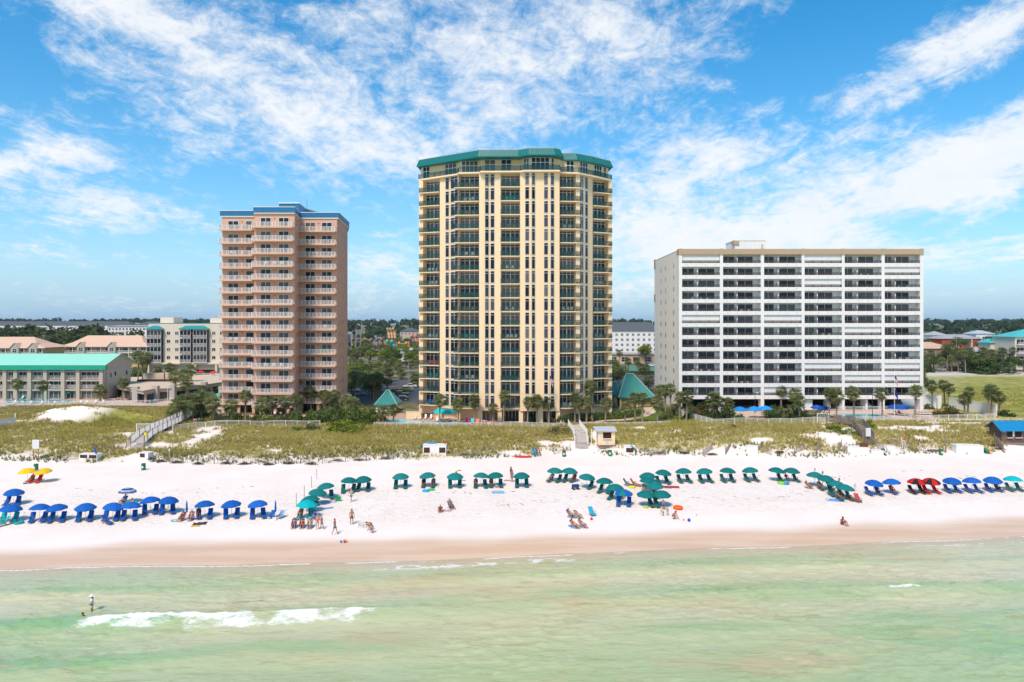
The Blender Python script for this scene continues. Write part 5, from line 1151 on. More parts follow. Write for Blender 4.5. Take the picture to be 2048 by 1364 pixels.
def _lowchair():
    fr = MB()
    for s in (-.28, .28):
        fr.tube((s, .46, .86), (s, -.02, .20), .014, n=5); fr.tube((s, .02, .22), (s, -.42, .26), .014, n=5); fr.tube((s, -.38, 0), (s, .24, .52), .014, n=5); fr.tube((s, .36, 0), (s, -.30, .42), .014, n=5); fr.box(s-.03, -.32, .43, s+.03, .2, .46)
    fr.tube((-.28, .36, .02), (.28, .36, .02), .014, n=5); fr.tube((-.28, -.38, .02), (.28, -.38, .02), .014, n=5)
    b = MB(); b.poly([(-.27, .45, .86), (.27, .45, .86), (.27, -.02, .205), (-.27, -.02, .205)]); k = MB(); k.poly([(-.27, -.02, .205), (.27, -.02, .205), (.27, -.42, .26), (-.27, -.42, .26)])
    bb = MB(); bb.box(-.27, 0, 0, .27, .025, .80, M=Matrix.Translation((0, 0, .2)) @ Matrix.Rotation(R(-36), 4, 'X')); kk = MB(); kk.box(-.27, -.42, .205, .27, 0, .235)
    return [('frame', fr.mesh('frame', M['steel']), False), ('backrest', bb.mesh('backrest', M['cloth']), True), ('seat', kk.mesh('seat', M['cloth']), True)]
LOWCHAIR = _lowchair()
def lowchair(label, loc, rz, col, group, s=1.0):
    t = thing('folding_beach_chair', label, 'beach chair', loc, rz, group, s)
    for n, me, tin in LOWCHAIR: put(n, me, t, color=col if tin else None)
    return t
def at(x, y, dx=0.0, dy=0.0):
    X, Y, _ = G(x, y); X += dx; Y += dy; return (X, Y, gz(X, Y))
SEATS = {}      # (cluster, number, side) -> (place, turn) for the people who sit there
COLN = {C_BLUE: 'blue', C_TEAL: 'teal', C_TURQ: 'turquoise', C_RED: 'red', C_BLACK: 'black', C_YEL: 'yellow'}
def row(key, phrase, group, col, items, rz, up='blue'):
    """items: (px, row of the pole's foot, chairs); a chair code is a letter for its colour or '.' for none"""
    n = len(items)
    for i, (x, y, chairs) in enumerate(items):
        ph = phrase.format(ORD[i] if isinstance(phrase, str) else '')
        umbrella(ph[0].lower()+ph[1:], at(x, y), col, group)
        k = len(chairs)
        for j, c in enumerate(chairs):
            u = (j-(k-1)/2)*1.35 if k == 2 else (j-(k-1)/2)*1.1; cc = {'b': C_BLUE, 't': C_TEAL, 'q': C_TURQ, 'k': C_BLACK, 'r': C_RED}.get(c.lower())
            loc = at(x, y, u*math.cos(R(rz)), -.15-abs(u)*.05+u*math.sin(R(rz))*.4); turn = R(rz+random.uniform(-7, 7)); SEATS[(key, i, j)] = (loc, turn)
            if cc is None: continue
            side = ('west', 'east')[j] if k == 2 else ('west', 'middle', 'east')[j]
            lounger(f'{side} {COLN[cc]} lounger under the {ph}', loc, turn, cc, group.replace('umbrellas', 'loungers'))
random.seed(11)
W1 = [(20, 1043, 'qq'), (27, 1009, 'bb'), (78, 1042, 'bb'), (116, 1042, 'bb'), (171, 1040, 'bb'), (224, 1039, 'bb'), (260, 1038, 'bb'), (302, 1026, 'bb'), (336, 1026, 'bb'), (410, 1035, 'bb'), (464, 1034, 'bb'), (517, 1034, 'bb')]
row('w', '{} blue umbrella from the west end of the beach', 'blue umbrellas on the west beach', C_BLUE, W1, 20)
row('m', '{} teal umbrella from the west in the middle row', 'teal umbrellas in the middle row', C_TEAL, [(697, 984, 'tt'), (727, 981, 'tt'), (801.6, 975, 'tt'), (857, 973, 'tt'), (910, 974, 'tt'), (961, 974, 'tt'), (992, 973, 'tt'), (1043.5, 973, 'tt')], 4)
row('d', '{} teal umbrella uphill of the turquoise one', 'teal umbrellas stepping up from the turquoise one', C_TEAL, [(622, 1024, 't'), (632.6, 1009, 't'), (654, 996, '.t')], 25)
row('s', '{} teal umbrella down the slanting line', 'teal umbrellas in the slanting line', C_TEAL, [(1109, 963, 'tt'), (1138, 963, 'tt'), (1172, 976, '.t'), (1209, 985, 'tt'), (1230, 998, 'tt')], -30)
row('c', '{} teal umbrella from the top of the crowded cluster', 'teal umbrellas in the crowded cluster', C_TEAL, [(1296, 973, '.'), (1296, 983, '.'), (1310.5, 995, 't'), (1323, 1012, 't.'), (1291, 1012, '.t')], 8)
row('r', '{} teal umbrella from the west in the long eastern row', 'teal umbrellas in the long eastern row', C_TEAL, [(1325, 967, 'tt'), (1368, 964, 'tt'), (1410.5, 964, 'tt'), (1454.5, 963, 'tt'), (1502, 962, 'tt'), (1551, 962, '.t'), (1582.6, 963, '.t')], 10)
row('f', '{} teal umbrella from the top of the four slanting down', 'four teal umbrellas slanting down', C_TEAL, [(1629, 972, '.'), (1650, 979, 'tt'), (1671, 991, 'tt'), (1688, 999, 'tt')], 2)
row('e', '{} blue umbrella from the west on the east beach', 'blue umbrellas on the east beach', C_BLUE, [(1746, 989, 'bb'), (1784.7, 987, 'b'), (1903.5, 984, 'bb'), (1945, 984, 'bb'), (1985.5, 982, 'bb')], 2)
def pairchairs(key, x, y, rz, cols, ph, group):
    for j, c in enumerate(cols):
        u = (j-.5)*1.35; loc = at(x, y, u*math.cos(R(rz)), -.2+u*math.sin(R(rz))*.4); SEATS[(key, 0, j)] = (loc, R(rz))
        if c is not None: lounger(f"{('west', 'east')[j]} {COLN[c]} lounger under the {ph}", loc, R(rz+random.uniform(-5, 5)), c, group)
def solo(key, x, y, ph, col, kind, rz, cols, s=1.0, group=None):
    umbrella(ph, at(x, y), col, group, kind, s); pairchairs(key, x, y, rz, cols, ph, None)
solo('q', 612, 1036, 'turquoise umbrella above the row of seated women', C_TURQ, 'plain', 0, (C_TURQ, C_TURQ), 1.06)
solo('z', 2027, 981, 'turquoise umbrella at the east edge of the beach', C_TURQ, 'plain', 2, (C_TEAL, C_TEAL))
solo('x', 1247, 1010, 'teal umbrella with blue panels below the slanting line', C_TEAL, 'blue', -12, (C_BLUE, C_BLUE))
solo('k', 1832.6, 986, 'western red umbrella with black panels', C_RED, 'black', 3, (C_BLACK, C_BLACK))
solo('l', 1861, 985, 'eastern red umbrella with black panels', C_RED, 'black', 3, (C_RED, C_RED))
solo('y', 55, 964, 'western plain yellow umbrella near the green bin', C_YEL, 'plain', 5, (None, C_RED))
solo('Y', 89, 964, 'eastern yellow umbrella with a grey patch', C_YEL, 'plain', 5, (C_RED, None))
def patch():
    u = [o for o in bpy.data.objects if o.get('label') == 'eastern yellow umbrella with a grey patch'][0]; b = MB(); P = []
    for (a, r) in ((-2.2, .35), (-2.5, .75), (-1.8, .80), (-1.6, .40)): P.append((math.cos(a)*r*1.16, math.sin(a)*r*1.16, float(np.interp(r, [0, .12, .35, .65, .88, 1], [.52, .515, .46, .31, .13, 0]))+.035))
    b.poly(P); b.build('patch', mat('grey patch', (.36, .37, .45), .9, .1), u, (0, 0, 1.48), -.2)
patch()
umbrella('navy umbrella with pale stripes above two seated people', at(254, 1005), C_NAVY, None, 'stripe', .95)
def closed_umbrella(label, loc, col, lean=0.0, rz=0.0, L=2.3):
    t = thing('closed_umbrella', label, 'closed umbrella', loc, rz); t.rotation_euler = (0, lean, rz); b = MB(); b.tube((0, 0, -.1), (0, 0, 1.0), .025, n=6); b.build('pole', M['frame'], t)
    b = MB(); b.lathe([(.03, L), (.09, L-.35), (.13, 1.25), (.10, .95), (.035, .9)], 10); o = b.build('canopy', M['canvas'], t, smooth=True); o.color = (*col, 1); return t
closed_umbrella('closed blue umbrella upright between two seated people', at(373.5, 1040), C_BLUE); closed_umbrella('closed blue umbrella upright beside the towelled chair', at(551, 1039), C_BLUE)
closed_umbrella('tied blue umbrella leaning on the white equipment box', at(196, 921), (.006, .10, .45), -.25, 0, 2.4)
closed_umbrella('tied teal umbrella leaning on the long white equipment box', at(832, 908), C_TEAL, .6, 0, 2.3); closed_umbrella('tied teal umbrella leaning on the small open box', at(1281, 911), C_TEAL, -.75, 0, 2.5)
lounger('blue lounger set apart before the sixth blue umbrella', at(214, 1048), R(62), C_BLUE, None); lounger('turquoise lounger pulled out at the west edge', at(5, 1052), R(-30), C_TURQ, None)
lounger('teal lounger beside the yellow float', at(1256, 972), R(60), C_TEAL, None); lounger('towelled orange lounger left of the crowded cluster', at(1270, 972), R(58), (.50, .12, .03), None)
lounger('teal lounger at the foot of the four slanting umbrellas', at(1708, 1003), R(60), C_TEAL, None)
lowchair('blue chair behind the white round bucket', at(544, 1036), R(-10), C_BLUE, None); lowchair('blue chair under a blue and white towel', at(561.5, 1036), R(-20), (.22, .38, .60), None)
lowchair('empty turquoise chair beside the seated foursome', at(1184, 1031), R(25), (.02, .38, .55), None, 1.15)
lowchair('red white and blue striped chair east of the teal umbrellas', at(1716, 1004), R(5), (.55, .05, .07), None, 1.2)
# ---- small beach gear
def gear(name, label, cat, b, mats, loc, rz=0.0, col=None, group=None, smooth=False):
    o = put(name, b.mesh(name, mats, smooth) if isinstance(b, MB) else b, None, loc, rz, None, col); return tag(o, label, cat, group)
def towel(label, x, y, w, d, col, rz=0.0, stripes=None):
    b = MB(); n = 8; m = 6
    for i in range(n):
        for j in range(m):
            p = []
            for (di, dj) in ((0, 0), (1, 0), (1, 1), (0, 1)):
                u = -w/2+w*(i+di)/n; v = -d/2+d*(j+dj)/m; p.append((u, v, .03+.015*math.sin(u*9+v*7)))
            b.poly(p, (j % 2) if stripes else 0)
    mats = [M['cloth']]
    if stripes: mats.append(mat('towel stripe', stripes, .9, .1))
    return gear('beach_towel', label, 'towel', b, mats, at(x, y), rz, col)
towel('black beach mat with a yellow end before a blue umbrella', 400, 1047, 1.5, 1.1, (.06, .05, .07), R(12)); towel('yellow end towel on the black mat', 391, 1052, 1.0, .5, (.75, .48, .02), R(12))
towel('white and blue towel with red pattern beside the green cooler', 659, 1003, 1.9, 1.3, (.62, .68, .85), R(10), (.55, .25, .3)); towel('pale blue patterned towel before the middle row', 996, 984.5, 1.7, 1.5, (.22, .48, .66), R(4))
towel('blue towel spread below the four slanting umbrellas', 1668.6, 1000, 2.2, 1.4, (.08, .33, .75), R(-8), (.20, .45, .80)); towel('red patterned blanket east of the crowded cluster', 1341, 974, 2.4, 1.2, (.45, .05, .06), R(-6)); towel('blue towel on the red blanket', 1336, 976, 1.0, .5, (.05, .12, .6), R(-10))
towel('pink towel laid out behind the middle row', 1015, 961, 1.1, .8, (.60, .25, .28), 0); towel('striped red and white beach blanket behind two sitters', 889, 1021, 1.8, .9, (.7, .62, .62), 0, (.4, .06, .12)); towel('red towel stretched on the sand behind an umbrella', 925, 961, .9, .5, (.6, .28, .25), 0)
def ring(label, x, y, r, t, col, name='swim_ring', sq=1.0):
    b = MB(); n, k = 20, 8; o = len(b.v)
    for i in range(n):
        a = 2*math.pi*i/n
        for j in range(k): q = 2*math.pi*j/k; b.v.append(((r+t*math.cos(q))*math.cos(a), (r*sq+t*math.cos(q))*math.sin(a), t+t*math.sin(q)))
    for i in range(n):
        for j in range(k): b.f.append((i*k+j, ((i+1) % n)*k+j, ((i+1) % n)*k+(j+1) % k, i*k+(j+1) % k)); b.m.append(0)
    return gear(name, label, 'swim ring', b, [M['tint']], at(x, y), 0, col, None, True)
ring('orange inflatable boat ring lying on the sand', 1356, 1018, .42, .2, (.85, .12, .01)); ring('lime swim ring by the crowded cluster', 1291.5, 1015, .26, .11, (.45, .60, .05)); ring('yellow inflatable float beside the teal lounger', 1264, 976, .38, .14, (.80, .62, .02), sq=.55)
ring('blue swim float before the middle row', 851.6, 983, .38, .12, (.01, .40, .75)); ring('green swim float before the middle row', 862.5, 980.5, .42, .1, (.02, .50, .07), sq=.6); ring('turquoise noodle ring beside seated people', 349, 1042, .36, .05, (.01, .45, .42), 'pool_noodle'); ring('lime float beside the easternmost teal row', 1563, 968, .42, .16, (.22, .62, .03), sq=.7); ring('blue float beside the lime float', 1571, 968.5, .38, .15, (.01, .28, .55)); ring('turquoise float left by the western chairs', 38, 1047, .4, .12, (.01, .33, .36))
def board(label, x, y, L, w, col, rz=0.0, lean=0.0, up=.05, name='paddle_board', roll=0.0):
    b = MB(); n = 14; pts = []
    for i in range(n+1): u = -1+2*i/n; pts.append((u*L/2, w/2*math.sqrt(max(0, 1-abs(u)**2.6))))
    out = [(x_, y_) for x_, y_ in pts]+[(x_, -y_) for x_, y_ in pts[::-1][1:-1]]
    b.prism(out, -.05, .05); o = gear(name, label, 'board', b, [M['tint']], at(x, y), 0, col); o.location.z += up; o.rotation_euler = (roll, lean, rz); return o
board('turquoise inflatable board behind the crowded cluster', 1312, 1012, 1.7, .75, (.01, .50, .48), .1, up=.12); board('blue skim board lying below the teal umbrellas', 657, 1017, 1.2, .35, (.10, .28, .55), .45)
board('blue flip board in front of the seated foursome', 1143, 1052, .9, .45, (.12, .35, .70), .4, name='body_board'); board('second pale blue board before the seated foursome', 1148, 1056, .9, .45, (.25, .50, .78), .1, name='body_board')
board('turquoise paddle board leaning on the dune rack', 1067, 911, 3.2, .85, (.01, .42, .65), R(90), 0, .75, roll=R(50)); board('blue paddle board leaning behind the turquoise board', 1072, 910, 3.1, .85, (.02, .25, .60), R(90), 0, .85, roll=R(50)); board('orange kayak leaning at the end of the paddle boards', 1078, 910, 2.9, .85, (.75, .16, .03), R(90), 0, .85, name='kayak', roll=R(55))
board('turquoise kayak leaning on the eastern white lockers', 1968, 905, 2.6, .7, (.01, .30, .36), R(80), 0, .5, name='kayak', roll=R(50)); board('yellow and green kayak beside the turquoise kayak', 1972.5, 905, 2.7, .7, (.42, .58, .03), R(80), 0, .58, name='kayak', roll=R(50)); board('orange kayak at the end of the eastern lockers', 1977.5, 905, 2.6, .7, (.85, .30, .02), R(80), 0, .52, name='kayak', roll=R(50))
def kayak():
    b = MB(); n = 16; sec = 8; L = 3.0
    for i in range(n+1):
        u = -1+2*i/n; w = .38*math.sqrt(max(.002, 1-u*u)); z0 = .12*u*u
        for j in range(sec): q = 2*math.pi*j/sec; b.v.append((u*L/2, w*math.cos(q), z0+.18+.17*math.sin(q)*(1 if math.sin(q) < 0 else .6)))
    for i in range(n):
        for j in range(sec): b.f.append((i*sec+j, i*sec+(j+1) % sec, (i+1)*sec+(j+1) % sec, (i+1)*sec+j)); b.m.append(0)
    b.ball((0, 0, .26), .5, .22, .06, 10, 6, 1); gear('kayak', 'long red kayak lying on the sand by the paddle boards', 'kayak', b, [mat('red hull', (.72, .03, .012), .35, .5), M['dark']], at(1046, 915), R(-4))
kayak()
def bin_(label, x, y):
    t = thing('litter_bin', label, 'litter bin', at(x, y), random.uniform(-.3, .3), 'green beach litter bins'); b = MB(); b.lathe([(.0, 0), (.29, 0), (.31, .05), (.31, .92), (.28, .95)], 14); b.build('body', mat('green paint', (.008, .17, .06), .5, .4, .15, 4), t)
    b = MB(); b.lathe([(.325, .90), (.325, .96), (.28, 1.02), (.0, 1.04)], 14); b.build('lid', mat('rusty lid', (.06, .09, .04), .6, .3), t); b = MB(); b.box(-.13, -.335, .35, .13, -.318, .65); b.build('notice', M['frame'], t)
for x, y, d in ((72, 941, 'at the far west above the yellow umbrellas'), (287, 940, 'below the west boardwalk stairs'), (1128, 913, 'beside the paddle boards'), (1220, 912, 'in front of the yellow kiosk'), (1766, 909, 'under the small white notice'), (1882, 910, 'beside the eastern wrack post')): bin_('green beach litter bin '+d, x, y)
def cooler(label, x, y, col, s=1.0):
    t = thing('cooler_box', label, 'cooler', at(x, y), .2, None, s); b = MB(); b.box(-.32, -.2, .02, .32, .2, .36); o = b.build('body', M['tint'], t); o.color = (*col, 1); b = MB(); b.box(-.34, -.22, .365, .34, .22, .45); b.build('lid', M['frame'] if col[0] > .05 else M['tint'], t).color = (*[c*.8 for c in col], 1); b = MB(); b.tube((-.36, 0, .3), (-.36, 0, .52), .015); b.tube((.36, 0, .3), (.36, 0, .52), .015); b.tube((-.36, 0, .52), (.36, 0, .52), .015); b.build('handle', M['dark'], t)
cooler('green cooler box beside the patterned towel', 676, 1002, (.01, .32, .10), 1.1); cooler('small white round bucket before the closed blue umbrella', 549, 1040, (.72, .72, .70), .7); cooler('blue cooler under the westernmost yellow umbrella', 50, 968, (.06, .10, .45), .6); cooler('pink and blue cooler between two sitters', 389, 1039, (.5, .05, .25), .7); cooler('turquoise bag beside the seated man', 258, 1008, (.02, .40, .38), .8); cooler('blue cooler bag under the middle row', 975, 975, (.03, .12, .18), .8); cooler('red beach bag under the middle row', 993, 975, (.5, .03, .05), .6)
def wagon(label, x, y, col):
    t = thing('beach_wagon', label, 'wagon', at(x, y), .25); b = MB(); b.box(-.45, -.26, .30, .45, .26, .33)
    for (p, q) in (((-.45, -.26), (.45, -.26)), ((.45, -.26), (.45, .26)), ((.45, .26), (-.45, .26)), ((-.45, .26), (-.45, -.26))): b.poly([(*p, .3), (*q, .3), (q[0]*1.05, q[1]*1.05, .68), (p[0]*1.05, p[1]*1.05, .68)])
    o = b.build('body', M['cloth'], t); o.color = (*col, 1)
    for sx in (-.36, .36):
        for sy in (-.30, .30): b = MB(); b.tube((sx, sy-.04, .14), (sx, sy+.04, .14), .14, n=10); b.build('wheel', M['dark'], t)
    b = MB(); b.tube((.47, 0, .35), (.95, 0, .85), .018); b.tube((.95, -.12, .85), (.95, .12, .85), .018); b.build('handle', M['dark'], t)
wagon('navy folding wagon below the slanting teal line', 1151, 979, (.02, .05, .22))
def ball(label, x, y, r, col): b = MB(); b.ball((0, 0, r), r, n=14, k=10); gear('beach_ball', label, 'ball', b, [M['tint']], at(x, y), 0, col, None, True)
ball('blue ball on the sand near the crouching woman', 1378, 1043, .19, (.02, .08, .50)); ball('small red ball beside the blue ball', 1367, 1041, .09, (.6, .05, .04)); ball('red ball bag near the turquoise chair', 1183, 1040, .16, (.65, .02, .03)); ball('tiny lime ball on the trodden sand', 1393, 1031, .08, (.3, .55, .05))
def toys():
    for k, (dx, dy, c, nm) in enumerate(((-.3, -.1, (.02, .3, .75), 'blue'), (.0, .12, (.35, .6, .02), 'lime'), (.25, .0, (.75, .45, .02), 'yellow'), (.1, -.15, (.75, .03, .25), 'pink'))):
        b = MB(); b.lathe([(.0, 0), (.09, 0), (.13, .22), (.12, .22), (.08, .03)], 10); b.tube((-.12, 0, .22), (0, 0, .34), .01); b.tube((.12, 0, .22), (0, 0, .34), .01); gear('toy_bucket', f'{nm} toy bucket in the little heap near the waterline', 'toy', b, [M['tint']], at(688, 1085, dx, dy), k, c, 'toys near the waterline')
toys()
def netgame():
    t = thing('net_game', 'round low net game ringed by black hoop between the players', 'game', at(726, 1053)); b = MB(); n = 20
    for i in range(n): a, c = 2*math.pi*i/n, 2*math.pi*(i+1)/n; b.tube((.5*math.cos(a), .5*math.sin(a), .32), (.5*math.cos(c), .5*math.sin(c), .32), .022, n=5, caps=False)
    for i in range(5): a = 2*math.pi*i/5; b.tube((.5*math.cos(a), .5*math.sin(a), .32), (.56*math.cos(a), .56*math.sin(a), 0), .018, n=5)
    b.build('hoop', M['dark'], t); b = MB()
    for k in range(-4, 5): d = k*.11; w = math.sqrt(max(0, .25-d*d)); b.tube((-w, d, .31), (w, d, .31), .005, n=4); b.tube((d, -w, .305), (d, w, .305), .005, n=4)
    b.build('net', M['frame'], t)
netgame()
def pole_(label, x, y, h, m, sign=None, name='marker_post', r=.035):
    t = thing(name, label, 'post', at(x, y)); b = MB(); b.tube((0, 0, -.3), (0, 0, h), r, n=7); b.build('post', m, t)
    if sign: b = MB(); b.box(-sign[0]/2, -.06, h-sign[1], sign[0]/2, -.037, h); b.build('sign_panel', sign[2], t)
for i, (x, y, h) in enumerate(((592.6, 1014, 1.75), (608.6, 995, 1.6), (623, 975, 1.6), (633.5, 958, 1.5))): pole_(f"{('lowest', 'second lowest', 'third lowest', 'highest')[i]} of four thin posts beside the teal umbrellas", x, y, h, M['wood'])
SG = mat('small notice', (.45, .46, .55), .6, .3)
for i, (x, y, h) in enumerate(((1629.5, 968, 2.3), (1645, 970, 2.0), (1678, 985, 2.0), (1709.6, 996, 1.9))): pole_(f"{ORD[i]} notice post down the slanting teal umbrellas", x, y, h, M['steel'], (.22, .42, SG if i in (0, 3) else M['wood']))
pole_('weathered thick post beside the eastern green bin', 1891, 906, 2.6, M['wood'], None, 'timber_post', .1); pole_('thin white post on the west dune edge', 112, 924, 2.1, M['frame'], (.2, .3, M['frame'])); pole_('white post right of the equipment box', 219, 923, 1.9, M['steel']); pole_('small white notice post among the dune grass', 153, 900, .7, M['frame'], (.18, .35, M['frame'])); pole_('white notice post in the centre dune', 536, 899, .8, M['frame'], (.35, .35, M['frame'])); pole_('white marker post beside the dune fence', 339, 912, 1.2, M['frame'], (.22, .4, M['frame'])); pole_('thin white pipe at the dune edge', 692, 904, 1.1, M['frame']); pole_('narrow white notice post below the white stairs', 1186, 908, 1.4, M['frame'], (.28, .5, M['frame']))
for i, x in enumerate((1174, 1183)): pole_(f"{('western', 'eastern')[i]} white timber pole beside the yellow kiosk", x, 888, 2.7, M['white'], None, 'timber_pole', .09)
def notice_board(label, x, y, w, h, top, postm):
    t = thing('notice_board', label, 'notice board', at(x, y), 0)
    for s in (-w*.38, w*.38): b = MB(); b.box(s-.05, -.05, -.3, s+.05, .05, top-.05); b.build('post', postm, t)
    b = MB(); b.box(-w/2, -.09, top-h, w/2, -.055, top); b.build('panel', M['frame'], t); b = MB(); r = random.Random(int(x))
    for k in range(10): b.box(-w*.40, -.097, top-h*.12-k*h*.08, -w*.40+w*r.uniform(.5, .8), -.092, top-h*.12-k*h*.08+.018)
    b.build('small_print', mat('grey print', (.42, .44, .52), .8, .1), t)
notice_board('white notice board on two orange posts at the west dune', 72, 917, 1.1, 1.45, 3.1, mat('cedar post', (.45, .21, .08), .8, .2)); notice_board('white notice board beside the grey stairway', 1736, 886, .85, 1.5, 2.7, M['wood']); notice_board('small white notice by the eastern green bin', 1771, 905, .65, .6, 1.35, M['wood'])
def lifeguard():
    t = thing('lifeguard_stand', 'slim white lifeguard chair with a red float on top', 'lifeguard chair', at(1807, 905)); b = MB()
    for sx in (-.45, .45):
        b.tube((sx, -.4, 0), (sx*.45, -.05, 2.0), .03); b.tube((sx, .4, 0), (sx*.45, .25, 2.0), .03)
    for z in (.5, 1.0, 1.5): k = 1-.55*z/2; b.tube((-.45*k, -.4+.175*z, z), (.45*k, -.4+.175*z, z), .022)
    b.box(-.25, -.1, 2.0, .25, .3, 2.06); b.box(-.25, .26, 2.06, .25, .30, 2.6); b.build('frame', M['frame'], t); b = MB(); b.ball((0, .1, 2.45), .15, .12, .42, 10, 8); b.build('rescue_float', mat('coral float', (.65, .12, .10), .5, .3), t)
lifeguard()
def locker(label, x, y, w, h, d, openings=(), rz=0.0, flap=False):
    t = thing('storage_box', label, 'storage box', at(x, y), rz); b = MB(); b.box(-w/2, 0, -.1, w/2, d, h); b.box(-w/2-.05, -.05, h, w/2+.05, d+.05, h+.05); b.build('body', M['white'], t)
    for (a, c, z0, z1) in openings: q = MB(); q.box(-w/2+w*a, -.012, z0, -w/2+w*c, -.003, z1); q.build('opening', mat('box interior', (.075, .035, .025), .9, .1), t)
    for k in range(1, int(w/1.2)+1):
        u = -w/2+w*k/(int(w/1.2)+1); q = MB(); q.box(u-.008, -.008, .05, u+.008, -.001, h-.05); q.box(u+.1, -.03, h*.7, u+.2, -.002, h*.74); q.build('door_seam', M['steel'], t)
    if flap: q = MB(); q.box(-w/2+w*flap[0], -.02, h+.055, -w/2+w*flap[1], .03, h+.75, M=Matrix.Translation((0, 0, 0))); q.build('lid_flap', mat('brown plywood', (.13, .05, .03), .8, .2), t)
    return t
locker('open white equipment box holding blue umbrellas at the west', 176, 921, 3.2, 1.0, 1.2, ((.06, .46, .38, .9), (.55, .97, .38, .9)), R(-6)); locker('small white equipment box below the west stairs', 287, 920, 1.7, 1.15, 1.3, ((.1, .65, .42, 1.05),), R(-12))
locker('long white equipment box with two dark windows', 869, 911, 3.9, 1.75, 1.4, ((.04, .30, .45, 1.35), (.70, .97, .45, 1.35)))
locker('small white box with red open front by the kiosk', 1259, 910, 1.9, 1.45, 1.3, ((.2, .85, .45, 1.2),), R(-8)); locker('tall plain white box at the dune edge', 1504, 911, 1.8, 1.5, 1.5, (), R(-22)); locker('white lockers with a brown lid propped open', 1717, 909, 3.4, 1.25, 1.4, (), R(-10), (.55, .95)); locker('low white box joined to the open lockers', 1755, 910, 2.0, .75, 1.0, (), R(-4)); locker('row of plain white lockers beside the kayaks', 1940, 909, 4.4, 1.5, 1.6, (), R(-6))
def box_floats():
    for lab, x, y, c, w in (('turquoise inflatable on top of the long white box', 862, 909, (.01, .34, .60), 1.7), ('red inflatable at the end of the long white box', 889, 909, (.65, .05, .02), .5)):
        o = board(lab, x, y, w, .6, c, 0, 0, 1.88, 'inflatable_float'); o.location.y += .7
box_floats()
def brush(label, x, y, w, seed):
    r = random.Random(seed); b = MB()
    for k in range(90):
        a = r.uniform(0, 3.14); L = r.uniform(.3, .9); px, py = r.gauss(0, w*.22), r.gauss(0, .22); z = max(.02, .32*(1-(px/(w*.5))**2))*r.uniform(.2, 1)
        b.tube((px-math.cos(a)*L/2, py-math.sin(a)*L*.3, z), (px+math.cos(a)*L/2, py+math.sin(a)*L*.3, z+r.uniform(-.12, .14)), .022, .012, 4, 0, False)
    gear('brush_pile', label, 'brush pile', b, [mat('dry brush', (.10, .065, .045), .95, .1, .3, 6)] if 'dry brush' not in bpy.data.materials else [bpy.data.materials['dry brush']], at(x, y), 0, None, 'brush piles along the dune fence')
BR = [(304, 919), (320, 924), (354, 926), (396, 929), (452, 928), (490, 929), (537, 930), (578, 928), (622, 929), (675, 922), (718, 921), (770, 918)]
for i, (x, y) in enumerate(BR): brush(f'{ORD[i]} dry brush pile from the west along the dune fence', x, y, 1.9, i)
for i, (x, y) in enumerate(((928, 911), (1320, 907), (1366, 907), (1424, 910), (1560, 906), (1868, 903), (2000, 899), (1990, 893))): brush(f'{ORD[i]} dry brush pile east of the long white box', x, y, 1.8 if i != 5 else 3.6, 40+i)
# ---- fences
def sand_fence(label, pts, h=1.15, gap=.17, slat=.022, postgap=2.4, missing=0.0):
    t = thing('slat_fence', label, 'fence', (0, 0, 0)); P = [Vector(G(*p)[:2]) for p in pts]; r = random.Random(int(pts[0][0])); s = MB(); n_p = 0
    for i in range(len(P)-1):
        d = P[i+1]-P[i]; L = d.length
        for k in range(int(L/gap)):
            if r.random() < missing: continue
            q = P[i]+d*(k*gap/L); z = gz(q.x, q.y); hh = h*r.uniform(.85, 1); s.box(q.x-slat, q.y-.01, z-.1, q.x+slat, q.y+.01, z+hh*.92)
        for u in (.25, .5, .8):
            for k in range(max(1, int(L/1.2))):
                m_ = max(1, int(L/1.2)); a = P[i]+d*(k/m_); c = P[i]+d*((k+1)/m_); s.tube((a.x, a.y+.015, gz(a.x, a.y)+h*u), (c.x, c.y+.015, gz(c.x, c.y)+h*u), .008, n=3, caps=False)
        m_ = max(1, int(L/postgap))
        for k in range(m_+1 if i == len(P)-2 else m_):
            q = P[i]+d*(k/m_); b = MB(); b.tube((q.x, q.y, gz(q.x, q.y)-.3), (q.x, q.y, gz(q.x, q.y)+h*1.12), .055, n=6); b.build('post', M['wood'], t)
    s.build('slats', mat('grey slats', (.30, .25, .215), .9, .1, .3, 4) if 'grey slats' not in bpy.data.materials else bpy.data.materials['grey slats'], t)
sand_fence('grey slat fence beside the western equipment box', [(124, 922), (160, 918)]); sand_fence('slat fence running up to the west boardwalk stairs', [(203, 904), (228, 901), (252, 895), (263, 887)])
sand_fence('long slat fence along the toe of the centre dune', [(306, 922), (360, 926), (464, 929), (557, 927), (645, 927), (691, 924), (733, 922), (786, 919), (807, 911), (829, 903)], 1.2, .32, .02, 2.6, .2)
sand_fence('slat fence either side of the sand east of the long white box', [(907, 914), (945, 914), (968, 902), (1004, 899)], 1.2, .26, .02, 2.4, .1); sand_fence('slat fence ending beside the bin and paddle boards', [(1108, 909), (1126, 905), (1140, 902)], 1.2, .3, .02, 2.2, .1)
for lab, pts in (('first', [(1289, 910), (1330, 911)]), ('second', [(1406, 912), (1424, 898)]), ('third', [(1451, 910), (1461, 893)]), ('fourth', [(1515, 897), (1542, 911)]), ('fifth', [(1588, 908), (1610, 899)]), ('sixth', [(1632, 908), (1640, 893)]), ('seventh', [(1675, 907), (1683, 893)])): sand_fence(f'{lab} short slat fence from the yellow kiosk eastward', pts, 1.15, .17, .022, 2.0)
